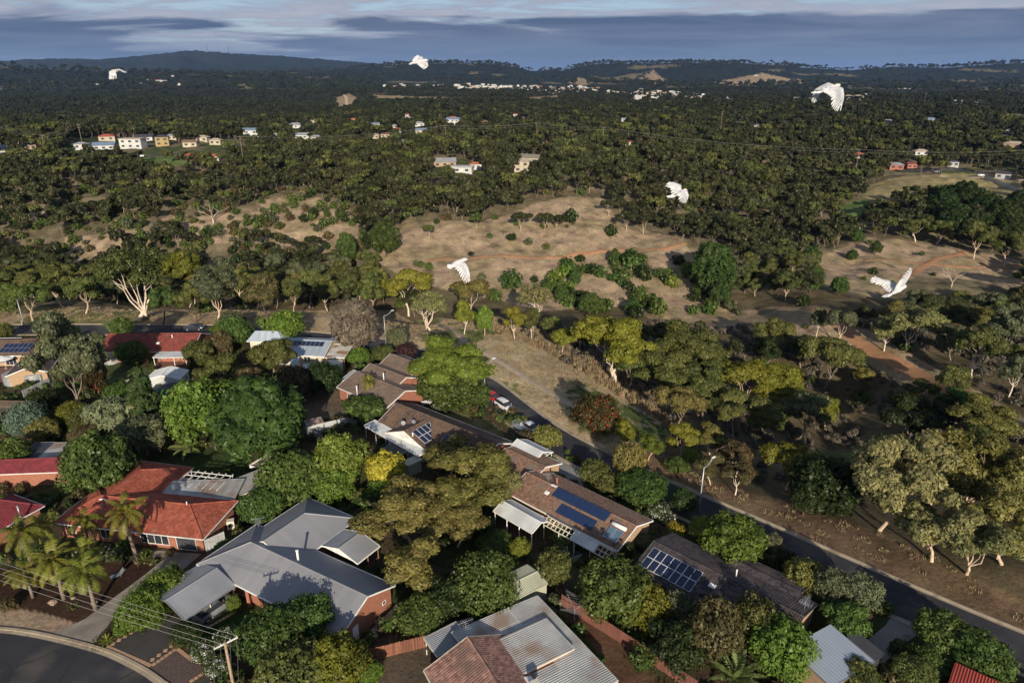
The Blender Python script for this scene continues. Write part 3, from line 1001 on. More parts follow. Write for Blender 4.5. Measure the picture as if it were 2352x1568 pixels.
def make_round(seed, H, Wd, leaves, lsize, base=0.18, k=34, cr=0.2, top=1.0, conic=0.0, trunk=True, asp=1.6, up=0.3, vert=1.0, mtl='green'):
    r_ = np.random.default_rng(seed)
    mb = MB()
    r0 = Wd * 0.028
    if trunk:
        mb.tube([(0, 0, -0.3), (0, 0, H * 0.2), (r_.normal() * .1, r_.normal() * .1, H * 0.6)], [r0 * 1.3, r0, r0 * 0.6], 7, cap=False)
        for i in range(5):
            a = r_.uniform(0, 6.28)
            mb.tube([(0, 0, H * 0.25), (math.cos(a) * Wd * .15, math.sin(a) * Wd * .15, H * 0.45), (math.cos(a) * Wd * .3, math.sin(a) * Wd * .3, H * 0.65)], [r0 * .6, r0 * .45, r0 * .25], 5, cap=False)
    i = np.arange(k) + 0.5
    ph = np.arccos(1 - 2 * i / k * 0.93); th = math.pi * (1 + 5 ** 0.5) * i + r_.uniform(0, 6)
    hz = (H * (1 - base)) / 2; cz = H * base + hz
    f = r_.uniform(0.5, 0.98, k)
    x = np.cos(th) * np.sin(ph) * Wd / 2 * f; y = np.sin(th) * np.sin(ph) * Wd / 2 * f
    z = cz + np.cos(ph) * hz * f * 0.98
    if conic:
        t = np.clip((z - H * base) / (H * (1 - base)), 0, 1)
        s = 1 - conic * t
        x *= s * 1.15; y *= s * 1.15
    cen = np.stack([x, y, z], -1)
    cen = np.concatenate([cen, [[0, 0, cz], [0, 0, cz + hz * 0.4], [0, 0, cz - hz * 0.4]]])
    kk = len(cen)
    rs = Wd * cr * r_.uniform(0.55, 1.3, kk)
    if conic:
        t = np.clip((cen[:, 2] - H * base) / (H * (1 - base)), 0, 1)
        rs *= 1 - conic * 0.6 * t
    rad = np.stack([rs, rs, rs * vert], -1)
    V, rn = leaf_cloud(cen, rad, max(8, leaves // kk), lsize, r_, up=up, asp=asp, shell=0.78)
    V[:, 2] = np.maximum(V[:, 2], 0.02)
    tm = mb.mesh('trunk', BARK_DARK, True) if trunk else None
    return tm, crown_mesh('crown', [(V, rn)], LM[mtl])


def make_dead(seed, H, Wd, forks=4):
    r_ = np.random.default_rng(seed); mb = MB(); ends = []
    r0 = H * 0.025
    fork = Vector((0, 0, H * 0.25))
    mb.tube([(0, 0, -0.3), fork * 0.5, fork], [r0 * 1.3, r0, r0 * .9], 7, cap=False)
    for i in range(forks):
        a = 2 * math.pi * (i + r_.uniform(-.3, .3)) / forks
        top = fork + Vector((math.cos(a) * Wd * .3, math.sin(a) * Wd * .3, H * .35))
        limbs(mb, r_, fork, top, r0 * .6, 2, 0.6, ends)
    return mb.mesh('trunk', BARK_WHITE, True), None


def frond_strip(mb, r_, base, az, el, L_, wid, droop, n=9, leaflets=True, m=0, curl=0.35):
    """an arching frond: rachis and two rows of hanging leaflets"""
    d = Vector((math.cos(az) * math.cos(el), math.sin(az) * math.cos(el), math.sin(el)))
    p = Vector(base); pts = [p.copy()]
    st = L_ / n
    for k in range(n):
        d.z -= droop / n * (0.6 + 0.9 * k / n)
        d.normalize(); p = p + d * st; pts.append(p.copy())
    mb.tube(pts, [0.035 * (1 - 0.8 * i / n) for i in range(n + 1)], 3, m=m, cap=False, r=0.9)
    for i in range(1, n + 1):
        for h in (0.0, 0.5):
            t = (i - h) / n
            if t < 0.12: continue
            j = min(int(t * n), n - 1); a = pts[j].lerp(pts[j + 1], t * n - j)
            dd = (pts[j + 1] - pts[j]).normalized()
            side = dd.cross(Vector((0, 0, 1)))
            if side.length < 1e-3: side = Vector((1, 0, 0))
            side.normalize()
            w = wid * math.sin(math.pi * min(1, t * 0.85 + 0.13)) ** 0.6
            for sg in (-1, 1):
                tip = a + side * sg * w * 0.9 + dd * w * 0.55 - Vector((0, 0, 1)) * w * (curl + r_.random() * 0.35)
                m1 = a.lerp(tip, 0.5) + Vector((0, 0, w * 0.10))
                q1 = dd * (st * 0.24)
                rn = float(np.clip(0.25 + 0.6 * r_.random(), 0, 1))
                mb.face([a - q1, a + q1, m1 + q1 * 0.9, m1 - q1 * 0.9], m, rn)
                mb.face([m1 - q1 * 0.9, m1 + q1 * 0.9, tip], m, rn)


def make_palm(seed, H, nf=22, L_=2.9):
    r_ = np.random.default_rng(seed)
    tb = MB()
    tb.tube([(0, 0, -0.2), (0.05, 0, H * 0.3), (0.0, 0.1, H * 0.7), (0.1, 0.1, H)], [0.26, 0.19, 0.15, 0.13], 8)
    tb.tube([(0.1, 0.1, H), (0.12, 0.1, H + 0.9)], [0.16, 0.1], 8, r=0.9)
    fb = MB()
    top = Vector((0.12, 0.1, H + 0.8))
    # the wind blows the crown to one side
    for i in range(nf):
        az = i * 2.399 + r_.uniform(-0.2, 0.2)
        el = R(r_.uniform(15, 80)) if i > 4 else R(r_.uniform(-35, 5))
        frond_strip(fb, r_, top, az, el, L_ * r_.uniform(0.85, 1.1), 0.62, 1.9 + r_.random() * 0.8, 9)
    for i in range(3):
        az = r_.uniform(0, 6.28)
        frond_strip(tb, r_, top - Vector((0, 0, .3)), az, R(-50), L_ * 0.8, 0.25, 1.2, 6)
    return tb.mesh('trunk', BARK_GREY, True), fb.mesh('fronds', LM['palm'])


def make_cycad(seed, nf=22, L_=2.2, wid=0.32, lab='cycad'):
    r_ = np.random.default_rng(seed)
    tb = MB(); tb.tube([(0, 0, -.1), (0, 0, .5)], [.32, .26], 8)
    fb = MB()
    for i in range(nf):
        az = i * 2.399; el = R(18 + 60 * (i / nf) + r_.uniform(-6, 6))
        frond_strip(fb, r_, (0, 0, 0.5), az, el, L_ * r_.uniform(.9, 1.1), wid, 0.9, 12, curl=0.05)
    return tb.mesh('trunk', BARK_GREY, True), fb.mesh('fronds', LM[lab])


PROTO = {}


def add_proto(kind, made, H, Wd, a='trunk', b='crown'):
    PROTO.setdefault(kind, []).append((made[0], made[1], H, Wd, a, b))


for s_ in range(4):
    add_proto('gum', make_gum(100 + s_, 14, 12, 20000, 0.30, forks=4 + s_ % 2, depth=2, cr=0.145), 14, 12)
for s_ in range(3):
    add_proto('biggum', make_gum(120 + s_, 20, 17, 42000, 0.34, forks=5, depth=3, cr=0.105, hf=0.2, low=0.24), 20, 17)
add_proto('whitegum', make_gum(141, 18, 19, 9000, 0.36, forks=7, depth=2, cr=0.11, hf=0.16, flat=0.5, r0=0.5), 18, 19)
for s_ in range(4):
    add_proto('midgum', make_gum(160 + s_, 10, 9, 4200, 0.42, forks=4 + s_ % 2, depth=1, cr=0.19, hf=0.3, flat=0.6, r0=0.15), 11, 9)
for s_ in range(3):
    add_proto('round', make_round(200 + s_, 7, 8, 17000, 0.235, cr=0.145, k=60), 7, 8)
add_proto('clipped', make_round(210, 6, 7.5, 22000, 0.2, cr=0.17, k=90, up=0.1, base=0.0), 6, 7.5)
for s_ in range(2):
    add_proto('pine', make_round(220 + s_, 10, 8.5, 26000, 0.22, base=0.12, cr=0.125, k=95, conic=0.35, asp=2.8, up=0.9, vert=1.2, mtl='pine'), 10, 8.5)
for s_ in range(2):
    add_proto('shrub', make_round(230 + s_, 2.4, 3.2, 2600, 0.20, base=0.0, cr=0.24, k=16, trunk=False), 2.4, 3.2)
add_proto('sheoak', make_round(240, 12, 11, 17000, 0.30, base=0.22, cr=0.15, k=52, asp=4.5, mtl='sheoak'), 12, 11)
add_proto('conifer', make_round(250, 9, 4, 7000, 0.26, base=0.05, cr=0.24, k=30, conic=0.75, asp=2.6, up=1.0, mtl='cypress'), 9, 4)
add_proto('dead', make_dead(260, 9, 9), 9, 9)
add_proto('dead', make_dead(263, 7, 8, 3), 7, 8)
add_proto('feathery', make_round(270, 7, 9, 9000, 0.30, base=0.3, cr=0.13, k=60, asp=3.0, mtl='silver'), 7, 9)
for s_ in range(3):
    add_proto('palm', make_palm(300 + s_, 5.2), 6, 5.2, 'trunk', 'fronds')
add_proto('cycad', make_cycad(310), 2.6, 4.2, 'trunk', 'fronds')
for s_ in range(2):
    add_proto('midbush', make_round(320 + s_, 2.6, 3.6, 500, 0.42, base=0.0, cr=0.26, k=10, trunk=False), 2.6, 3.6)
for s_ in range(2):
    add_proto('midpine', make_round(330 + s_, 10, 7, 3200, 0.5, base=0.05, cr=0.17, k=34, conic=0.4, asp=2.6, up=0.9, vert=1.2, mtl='pine'), 10, 7)
# wood beyond: light crowns that are instanced
for s_ in range(7):
    add_proto('woodgum', make_gum(400 + s_, 10, 9.5, 1500, 0.55, forks=4, depth=1, cr=0.17, hf=0.28, flat=0.6, r0=0.12), 10, 9.5)

KIND_NAME = {'gum': 'gum_tree', 'biggum': 'gum_tree', 'whitegum': 'gum_tree', 'midgum': 'gum_tree', 'woodgum': 'gum_tree', 'round': 'garden_tree', 'clipped': 'garden_tree',
             'pine': 'pine_tree', 'midpine': 'pine_tree', 'shrub': 'shrub', 'midbush': 'shrub', 'sheoak': 'she_oak_tree', 'conifer': 'conifer_tree', 'dead': 'dead_tree',
             'feathery': 'wattle_tree', 'palm': 'palm_tree', 'cycad': 'cycad'}


def put_tree(kind, pos, H, Wd, leaf=None, label='', group=None, rz=None, bark=None, variant=None, parts=True):
    pr = PROTO[kind]
    tm, cm, h0, w0, an, bn = pr[(variant if variant is not None else random.randrange(len(pr))) % len(pr)]
    nm = KIND_NAME[kind]
    cat = {'gum_tree': 'tree', 'garden_tree': 'tree', 'pine_tree': 'tree', 'she_oak_tree': 'tree', 'conifer_tree': 'tree', 'dead_tree': 'dead tree',
           'wattle_tree': 'tree', 'palm_tree': 'palm tree', 'cycad': 'cycad', 'shrub': 'shrub'}[nm]
    rz = random.uniform(0, 6.28) if rz is None else rz
    s = (Wd / w0, Wd / w0, H / h0)

    def dress(o, m_):
        if m_ is not None:
            o.material_slots[0].link = 'OBJECT'; o.material_slots[0].material = m_
    if tm is None or cm is None or not parts:
        me = cm if cm is not None else tm
        o = link(nm, me)
        o.location = pos; o.rotation_euler = (0, 0, rz); o.scale = s
        o['label'] = label; o['category'] = cat
        if group: o['group'] = group
        if cm is not None and leaf: dress(o, LM[leaf])
        return o
    t = thing(nm, label, cat, pos, rz, group); t.scale = s
    a = link(an, tm, t); b = link(bn, cm, t)
    if bark is not None: dress(a, bark)
    if leaf: dress(b, LM[leaf])
    return t


def tree_at(uc, vc, wpx, kind, leaf, label, ar=None, bark=None, group=None, variant=None, hscale=1.0, rz=None, on=None, flat=False):
    """place a tree so that its crown stands where the sight line (uc, vc) meets it"""
    pr = PROTO[kind][0]
    ratio = (pr[2] / pr[3]) if ar is None else ar
    cf = {'gum': 0.66, 'biggum': 0.62, 'whitegum': 0.6, 'midgum': 0.68, 'palm': 0.9, 'cycad': 0.4, 'dead': 0.5, 'shrub': 0.5, 'midbush': 0.5}.get(kind, 0.55)
    d = ray(uc, vc)
    x = d[0] * _TT; y = d[1] * _TT; zz = CAM_H + d[2] * _TT
    dep = _TT
    w = wpx * dep / 1568.0
    hh = w * ratio * hscale
    g = zz - (ground(x, y) if not flat else 0 * x) - hh * cf
    i = int(np.argmax(g < 0))
    if i == 0: i = 1
    a = g[i - 1] / (g[i - 1] - g[i] + 1e-9)
    t = _TT[i - 1] + a * (_TT[i] - _TT[i - 1])
    X, Y = d[0] * t, d[1] * t
    wd = wpx * t / 1568.0
    H_ = wd * ratio * hscale
    return put_tree(kind, (X, Y, gz(X, Y)), H_, wd, leaf, label, group, rz, bark, variant)

# ------------------------------------------------------------------ building kit
def clip_poly(poly, x0, x1, y0, y1):
    """convex polygon clipped to a rectangle"""
    for ax, lim, sg in ((0, x0, 1), (0, x1, -1), (1, y0, 1), (1, y1, -1)):
        out = []
        n = len(poly)
        for i in range(n):
            p, q_ = poly[i], poly[(i + 1) % n]
            dp, dq = (p[ax] - lim) * sg, (q_[ax] - lim) * sg
            if dp >= 0: out.append(p)
            if (dp >= 0) != (dq >= 0):
                t = dp / (dp - dq)
                out.append((p[0] + (q_[0] - p[0]) * t, p[1] + (q_[1] - p[1]) * t))
        poly = out
        if len(poly) < 3: return []
    return poly


def inside_convex(pt, poly):
    s = 0
    n = len(poly)
    for i in range(n):
        a, b = poly[i], poly[(i + 1) % n]
        c_ = (b[0] - a[0]) * (pt[1] - a[1]) - (b[1] - a[1]) * (pt[0] - a[0])
        if abs(c_) < 1e-9: continue
        if s == 0: s = 1 if c_ > 0 else -1
        elif (c_ > 0) != (s > 0): return False
    return True


TILE_ME = {}


def tile_mesh(m_):
    """one concrete roof tile: rolled top, thick lower edge"""
    if m_.name in TILE_ME: return TILE_ME[m_.name]
    b = MB(); w, l = 0.296, 0.335
    prof = [(0, 0.018), (w * .25, 0.0), (w * .5, 0.018), (w * .75, 0.05), (w, 0.018)]
    for (xa, za), (xb, zb) in zip(prof[:-1], prof[1:]):
        b.face([(xa, 0, za + .045), (xb, 0, zb + .045), (xb, l, zb), (xa, l, za)])
        b.face([(xa, 0, 0), (xb, 0, 0), (xb, 0, zb + .045), (xa, 0, za + .045)])
    me = b.mesh('roof_tile', m_)
    TILE_ME[m_.name] = me
    return me


class Roof:
    """collects the planes of one house's roof"""
    def __init__(s, style, m, trim, ridge_m=None):
        s.style = style; s.m = m; s.trim = trim; s.ridge_m = ridge_m or m
        s.mb = MB(); s.caps = []; s.guts = []; s.under = MB(); s.tiles = []
        s.singles = 0

    def plane(s, poly, singles=0):
        P_ = [Vector(p) for p in poly]
        n = (P_[1] - P_[0]).cross(P_[2] - P_[0]).normalized()
        if n.z < 0: n = -n; P_ = P_[::-1]
        up = Vector((0, 0, 1))
        xa = up.cross(n)
        if xa.length < 1e-4: xa = (P_[1] - P_[0]).normalized()
        xa.normalize()
        ya = n.cross(xa).normalized()
        if ya.z < 0: ya = -ya; xa = -xa
        o = P_[0]
        q2 = [((p - o).dot(xa), (p - o).dot(ya)) for p in P_]
        to3 = lambda x, y, h: o + xa * x + ya * y + n * h
        xs = [p[0] for p in q2]; ys = [p[1] for p in q2]
        x0, x1, y0, y1 = min(xs), max(xs), min(ys), max(ys)
        s.under.face([p - n * 0.06 for p in P_])
        if s.style == 'tile':
            w, l = 0.30, 0.33
            ny = int((y1 - y0) / l) + 1; nx = int((x1 - x0) / w) + 1
            for j in range(ny):
                sh = 0
                for i in range(nx):
                    a, b_, c_, d_ = x0 + i * w, x0 + (i + 1) * w, y0 + j * l, y0 + (j + 1) * l
                    r_ = random.random()
                    if all(inside_convex(p, q2) for p in ((a, c_), (b_, c_), (b_, d_), (a, d_))):
                        if singles:
                            s.tiles.append((to3(a, c_, 0.0), xa, ya, n, r_)); continue
                        hm = 0.034; A = to3(a, c_, .045); M = to3((a + b_) / 2, c_, .045 + hm); B = to3(b_, c_, .045)
                        A2 = to3(a, d_, .004); M2 = to3((a + b_) / 2, d_, hm * .8); B2 = to3(b_, d_, .004)
                        s.mb.face([A, M, M2, A2], 0, r_); s.mb.face([M, B, B2, M2], 0, r_)
                        s.mb.face([to3(a, c_, 0), to3(b_, c_, 0), B, M, A], 0, r_)
                    else:
                        pl = clip_poly(q2, a, b_, c_, d_)
                        if len(pl) >= 3:
                            s.mb.face([to3(px, py, .034 - (py - c_) / l * .026) for px, py in pl], 0, r_)
        elif s.style in ('corr', 'rib', 'box'):
            per, hh = {'corr': (0.19, 0.028), 'rib': (0.26, 0.075), 'box': (0.42, 0.03)}[s.style]
            k = 0; x = x0
            prof = [(0.0, 0.0), (0.5, 1.0), (1.0, 0.0)] if s.style != 'box' else [(0.0, 0.0), (0.38, 0.0), (0.5, 1.0), (0.88, 1.0), (1.0, 0.0)]
            sheet = 0
            while x < x1:
                if k % 4 == 0: sheet = random.random()
                for (ta, ha), (tb, hb) in zip(prof[:-1], prof[1:]):
                    xa_, xb_ = x + ta * per, x + tb * per
                    pl = clip_poly(q2, xa_, xb_, y0 - 1, y1 + 1)
                    if len(pl) >= 3:
                        s.mb.face([to3(px, py, (ha + (hb - ha) * (px - xa_) / (xb_ - xa_)) * hh + .004) for px, py in pl], 0, sheet)
                x += per; k += 1
        else:
            s.mb.face([p + n * 0.004 for p in P_])

    def ridge(s, a, b, r_=0.11):
        a, b = Vector(a), Vector(b)
        d = (b - a); L_ = d.length
        k = max(1, int(L_ / 0.42)) if s.style == 'tile' else 1
        cap = MB(); s.caps.append(cap)
        for i in range(k):
            p, q_ = a + d * (i / k), a + d * ((i + 1) / k)
            off = Vector((0, 0, 0.03))
            cap.tube([p + off, q_ + off], [r_ * 1.06, r_ * 0.95] if s.style == 'tile' else [r_ * .8, r_ * .8], 6, r=random.random())

    def gutter(s, a, b, w=0.13, h=0.12):
        a, b = Vector(a), Vector(b)
        g = MB(); g.bar(a - Vector((0, 0, .04)), b - Vector((0, 0, .04)), w, h); s.guts.append((g, 'gutter'))

    def barge(s, a, b):
        a, b = Vector(a), Vector(b)
        g = MB(); g.bar(a - Vector((0, 0, .05)), b - Vector((0, 0, .05)), 0.05, 0.2); s.guts.append((g, 'barge_board'))

    def finish(s, parent, singles=0, name='roof'):
        nm = {'tile': 'roof_tiles', 'corr': 'roof_sheeting', 'rib': 'roof_sheeting', 'box': 'roof_sheeting'}.get(s.style, 'roof_sheeting')
        kw = {'kind': 'stuff'} if s.style == 'tile' else {}
        if s.tiles:
            # the tiles that show largest stay single pieces, the others are joined
            s.tiles.sort(key=lambda t: (t[0] - Vector((0, 0, CAM_H))).length)
            me = tile_mesh(s.m)
            for (p, xa, ya, n, r_) in s.tiles[:singles]:
                o = bpy.data.objects.new('roof_tile', me); C.objects.link(o); o.parent = parent
                tilt = R(random.uniform(-0.7, 0.7))
                ya2 = (ya + n * tilt).normalized(); n2 = xa.cross(ya2)
                o.matrix_local = Matrix(((xa.x, ya2.x, n2.x, p.x), (xa.y, ya2.y, n2.y, p.y), (xa.z, ya2.z, n2.z, p.z), (0, 0, 0, 1)))
            w, l = 0.296, 0.335
            for (p, xa, ya, n, r_) in s.tiles[singles:]:
                to3 = lambda x, y, h: p + xa * x + ya * y + n * h
                A, M, B = to3(0, 0, .060), to3(w * .72, 0, .092), to3(w, 0, .060)
                A2, M2, B2 = to3(0, l, .014), to3(w * .72, l, .046), to3(w, l, .014)
                s.mb.face([A, M, M2, A2], 0, r_); s.mb.face([M, B, B2, M2], 0, r_)
                s.mb.face([to3(0, 0, 0), to3(w, 0, 0), B, M, A], 0, r_)
        s.mb.build(nm, s.m, parent, **kw)
        s.under.build('roof_lining', TIMBER_GREY, parent)
        for c_ in s.caps: c_.build('ridge_cap', s.ridge_m, parent)
        for g, nm_ in s.guts: g.build(nm_, s.trim, parent)


class Frame:
    """a rectangle A-B (front eave) and depth to the side of C, at eave level"""
    def __init__(s, A, B, Cc, ze, rise=0.0):
        A = Vector((A[0], A[1], 0)); B = Vector((B[0], B[1], 0)); Cc = Vector((Cc[0], Cc[1], 0))
        s.A = A; s.L = (B - A).length; s.e1 = (B - A).normalized()
        n = Vector((-s.e1.y, s.e1.x, 0))
        w = (Cc - B).dot(n)
        if w < 0: n = -n; w = -w
        s.e2 = n; s.W = w; s.ze = ze; s.rise = rise

    def p(s, a, b, z):
        return s.A + s.e1 * a + s.e2 * b + Vector((0, 0, z))


FOOT = []


def roof_block(rf, fr, kind='gable', ends=('gable', 'gable'), singles=0, gut=True):
    FOOT.append(fr)
    L_, W_, ze, zr = fr.L, fr.W, fr.ze, fr.ze + fr.rise
    p = fr.p
    if kind == 'gable':
        h0 = W_ / 2 if ends[0] == 'hip' else 0.0
        h1 = W_ / 2 if ends[1] == 'hip' else 0.0
        a, b = p(h0, W_ / 2, zr), p(L_ - h1, W_ / 2, zr)
        rf.plane([p(0, 0, ze), p(L_, 0, ze), b, a], singles)
        rf.plane([p(L_, W_, ze), p(0, W_, ze), a, b], singles)
        if h0: rf.plane([p(0, W_, ze), p(0, 0, ze), a], singles); rf.ridge(p(0, 0, ze), a); rf.ridge(p(0, W_, ze), a)
        if h1: rf.plane([p(L_, 0, ze), p(L_, W_, ze), b], singles); rf.ridge(p(L_, 0, ze), b); rf.ridge(p(L_, W_, ze), b)
        rf.ridge(a, b)
        if gut:
            rf.gutter(p(0, -.05, ze), p(L_, -.05, ze)); rf.gutter(p(0, W_ + .05, ze), p(L_, W_ + .05, ze))
        for k, x, hh in ((0, 0, h0), (1, L_, h1)):
            if hh:
                if gut: rf.gutter(p(x - .05 if k == 0 else x + .05, 0, ze), p(x - .05 if k == 0 else x + .05, W_, ze))
            else:
                rf.barge(p(x, 0, ze), p(x, W_ / 2, zr)); rf.barge(p(x, W_, ze), p(x, W_ / 2, zr))
    elif kind == 'skillion':
        rf.plane([p(0, 0, ze), p(L_, 0, ze), p(L_, W_, zr), p(0, W_, zr)], singles)
        rf.gutter(p(0, -.05, ze), p(L_, -.05, ze))
        rf.barge(p(0, 0, ze), p(0, W_, zr)); rf.barge(p(L_, 0, ze), p(L_, W_, zr))
        rf.barge(p(0, W_, zr), p(L_, W_, zr))


def wall_block(parent, fr, m, kind='gable', ends=('gable', 'gable'), oh=0.5, ohg=0.25, name='wall', z0=-0.2):
    mb = MB(); p = fr.p
    sl = fr.rise / (fr.W / 2) if kind == 'gable' else 0
    o0 = oh if ends[0] == 'hip' else ohg
    o1 = oh if ends[1] == 'hip' else ohg
    a0, a1, b0, b1 = o0, fr.L - o1, oh, fr.W - oh
    zt = fr.ze + sl * oh - 0.09
    zr = fr.ze + fr.rise - 0.12
    if kind == 'skillion':
        s2 = fr.rise / fr.W
        z_f, z_b = fr.ze + s2 * oh - .09, fr.ze + s2 * (fr.W - oh) - .09
        mb.face([p(a0, b0, z0), p(a1, b0, z0), p(a1, b0, z_f), p(a0, b0, z_f)])
        mb.face([p(a1, b1, z0), p(a0, b1, z0), p(a0, b1, z_b), p(a1, b1, z_b)])
        for a in (a0, a1): mb.face([p(a, b0, z0), p(a, b1, z0), p(a, b1, z_b), p(a, b0, z_f)])
    else:
        mb.face([p(a0, b0, z0), p(a1, b0, z0), p(a1, b0, zt), p(a0, b0, zt)])
        mb.face([p(a1, b1, z0), p(a0, b1, z0), p(a0, b1, zt), p(a1, b1, zt)])
        for a, e in ((a0, ends[0]), (a1, ends[1])):
            if e == 'hip': mb.face([p(a, b0, z0), p(a, b1, z0), p(a, b1, zt), p(a, b0, zt)])
            else: mb.face([p(a, b0, z0), p(a, b1, z0), p(a, b1, zt), p(a, fr.W / 2, zr), p(a, b0, zt)])
    o = mb.build(name, m, parent)
    fr.wall = (a0, a1, b0, b1)
    return o


def window(parent, fr, side, s, z, w, h, panes=2, door=False, m=None, glass=None):
    """side f (front eave), b, l (start end), r; s = distance along that side"""
    a0, a1, b0, b1 = fr.wall
    if side == 'f': o = fr.p(a0 + s, b0, z); ex = fr.e1; n = -fr.e2
    elif side == 'b': o = fr.p(a0 + s, b1, z); ex = fr.e1; n = fr.e2
    elif side == 'l': o = fr.p(a0, b0 + s, z); ex = fr.e2; n = -fr.e1
    else: o = fr.p(a1, b0 + s, z); ex = fr.e2; n = fr.e1
    up = Vector((0, 0, 1)); t = 0.06
    mb = MB()
    for x, zz, ww, hh in ((0, 0, w, t), (0, h - t, w, t), (0, t, t, h - 2 * t), (w - t, t, t, h - 2 * t)):
        mb.box(o + ex * x + up * zz, ex * ww, n * 0.05, up * hh)
    for k in range(1, panes):
        mb.box(o + ex * (w * k / panes - t / 2) + up * t, ex * t, n * 0.045, up * (h - 2 * t))
    f = mb.build('door' if door else 'window', m or WHITE, parent)
    g = MB(); g.box(o + ex * t + up * t, ex * (w - 2 * t), n * 0.015, up * (h - 2 * t))
    g.build('glass' if not door else 'door_leaf', glass or GLASS, f)
    return f


def solar(parent, fr, a, b, n1, n2, pw, ph, side='f', gap=0.02, frame_m=None, off=0.14, names='solar_panel', m=None):
    """panels on the roof slope of frame fr; (a, b) = lower left corner along eave and up the plan slope, pw along eave, ph up the slope"""
    sl = math.atan2(fr.rise, fr.W / 2)
    nrm_y = -math.sin(sl); cy, cz = math.cos(sl), math.sin(sl)
    if side == 'f': base = fr.p(a, b, fr.ze + b * math.tan(sl)); e1 = fr.e1; e2 = fr.e2 * cy + Vector((0, 0, cz)); n = -fr.e2 * cz + Vector((0, 0, cy))
    else: base = fr.p(a, fr.W - b, fr.ze + b * math.tan(sl)); e1 = fr.e1; e2 = -fr.e2 * cy + Vector((0, 0, cz)); n = fr.e2 * cz + Vector((0, 0, cy))
    M = m or SOLAR_MAT
    for j in range(n2):
        for i in range(n1):
            o = base + e1 * i * (pw + gap) + e2 * j * (ph + gap) + n * off
            mb = MB(); mb.box(o, e1 * pw, e2 * ph, n * 0.035, 1)
            fw = 0.035
            mb.face([o + e1 * fw + e2 * fw + n * .039, o + e1 * (pw - fw) + e2 * fw + n * .039,
                     o + e1 * (pw - fw) + e2 * (ph - fw) + n * .039, o + e1 * fw + e2 * (ph - fw) + n * .039], 0)
            mb.build(names, [M, frame_m or ALU], parent)
    r_ = MB()
    for j in range(n2):
        for k in (0.25, 0.75):
            o = base + e2 * (j + k) * (ph + gap) + n * (off - .05)
            r_.box(o - e1 * .1, e1 * (n1 * (pw + gap) + .2), e2 * .04, n * .045)
    r_.build('mounting_rail', ALU, parent)


def flue(parent, pos, h, r_=0.11, m=None, cowl=True, name='flue'):
    mb = MB(); p = Vector(pos)
    mb.tube([p, p + Vector((0, 0, h))], r_, 10)
    if cowl: mb.tube([p + Vector((0, 0, h + .03)), p + Vector((0, 0, h + .16))], [r_ * 1.6, r_ * 1.3], 10)
    mb.tube([p - Vector((0, 0, .1)), p + Vector((0, 0, .12))], [r_ * 2.0, r_ * 1.15], 10)
    return mb.build(name, m or WHITE, parent, True)


def skylight(parent, fr, a, b, w, h, side='f', m=None):
    sl = math.atan2(fr.rise, fr.W / 2); cy, cz = math.cos(sl), math.sin(sl)
    if side == 'f': base = fr.p(a, b, fr.ze + b * math.tan(sl)); e2 = fr.e2 * cy + Vector((0, 0, cz)); n = -fr.e2 * cz + Vector((0, 0, cy))
    else: base = fr.p(a, fr.W - b, fr.ze + b * math.tan(sl)); e2 = -fr.e2 * cy + Vector((0, 0, cz)); n = fr.e2 * cz + Vector((0, 0, cy))
    mb = MB(); mb.box(base, fr.e1 * w, e2 * h, n * 0.14)
    d = MB(); d.box(base + fr.e1 * .06 + e2 * .06 + n * .143, fr.e1 * (w - .12), e2 * (h - .12), n * .05)
    f = mb.build('skylight', m or WHITE, parent)
    d.build('dome', WHITE, f)


def antenna(parent, pos, h=1.8, rz=0.6):
    mb = MB(); p = Vector(pos); top = p + Vector((0, 0, h))
    mb.tube([p, top], 0.025, 5)
    d = Vector((math.cos(rz), math.sin(rz), 0)); s = Vector((-d.y, d.x, 0))
    mb.tube([top - d * .9, top + d * .9], 0.018, 4)
    for k in range(9):
        c_ = top + d * (-.85 + k * .21); l = .55 - .03 * k
        mb.tube([c_ - s * l, c_ + s * l], 0.012, 4)
    t2 = top - Vector((0, 0, .45))
    mb.tube([t2 - s * .7, t2 + s * .7], 0.016, 4)
    for k in range(6):
        c_ = t2 + s * (-.65 + k * .26)
        mb.tube([c_ - d * .4, c_ + d * .4], 0.012, 4)
    return mb.build('tv_antenna', ALU, parent)


def dish(parent, pos, rz=0.9, r_=0.38):
    mb = MB(); p = Vector(pos)
    mb.tube([p, p + Vector((0, 0, .5))], .03, 5)
    d = Vector((math.cos(rz) * .8, math.sin(rz) * .8, .6)).normalized()
    c_ = p + Vector((0, 0, .6)) + d * .1
    mb.tube([c_ - d * .08, c_ - d * .02, c_ + d * .06], [r_ * .3, r_ * .75, r_], 12)
    mb.tube([c_, c_ + d * .5], .015, 4)
    return mb.build('satellite_dish', GREY_METAL, parent)


def post(parent, a, z0, z1, w=0.1, m=None, name='post'):
    mb = MB(); mb.cbox((a[0], a[1], z0), w, w, z1 - z0)
    return mb.build(name, m or WHITE, parent)


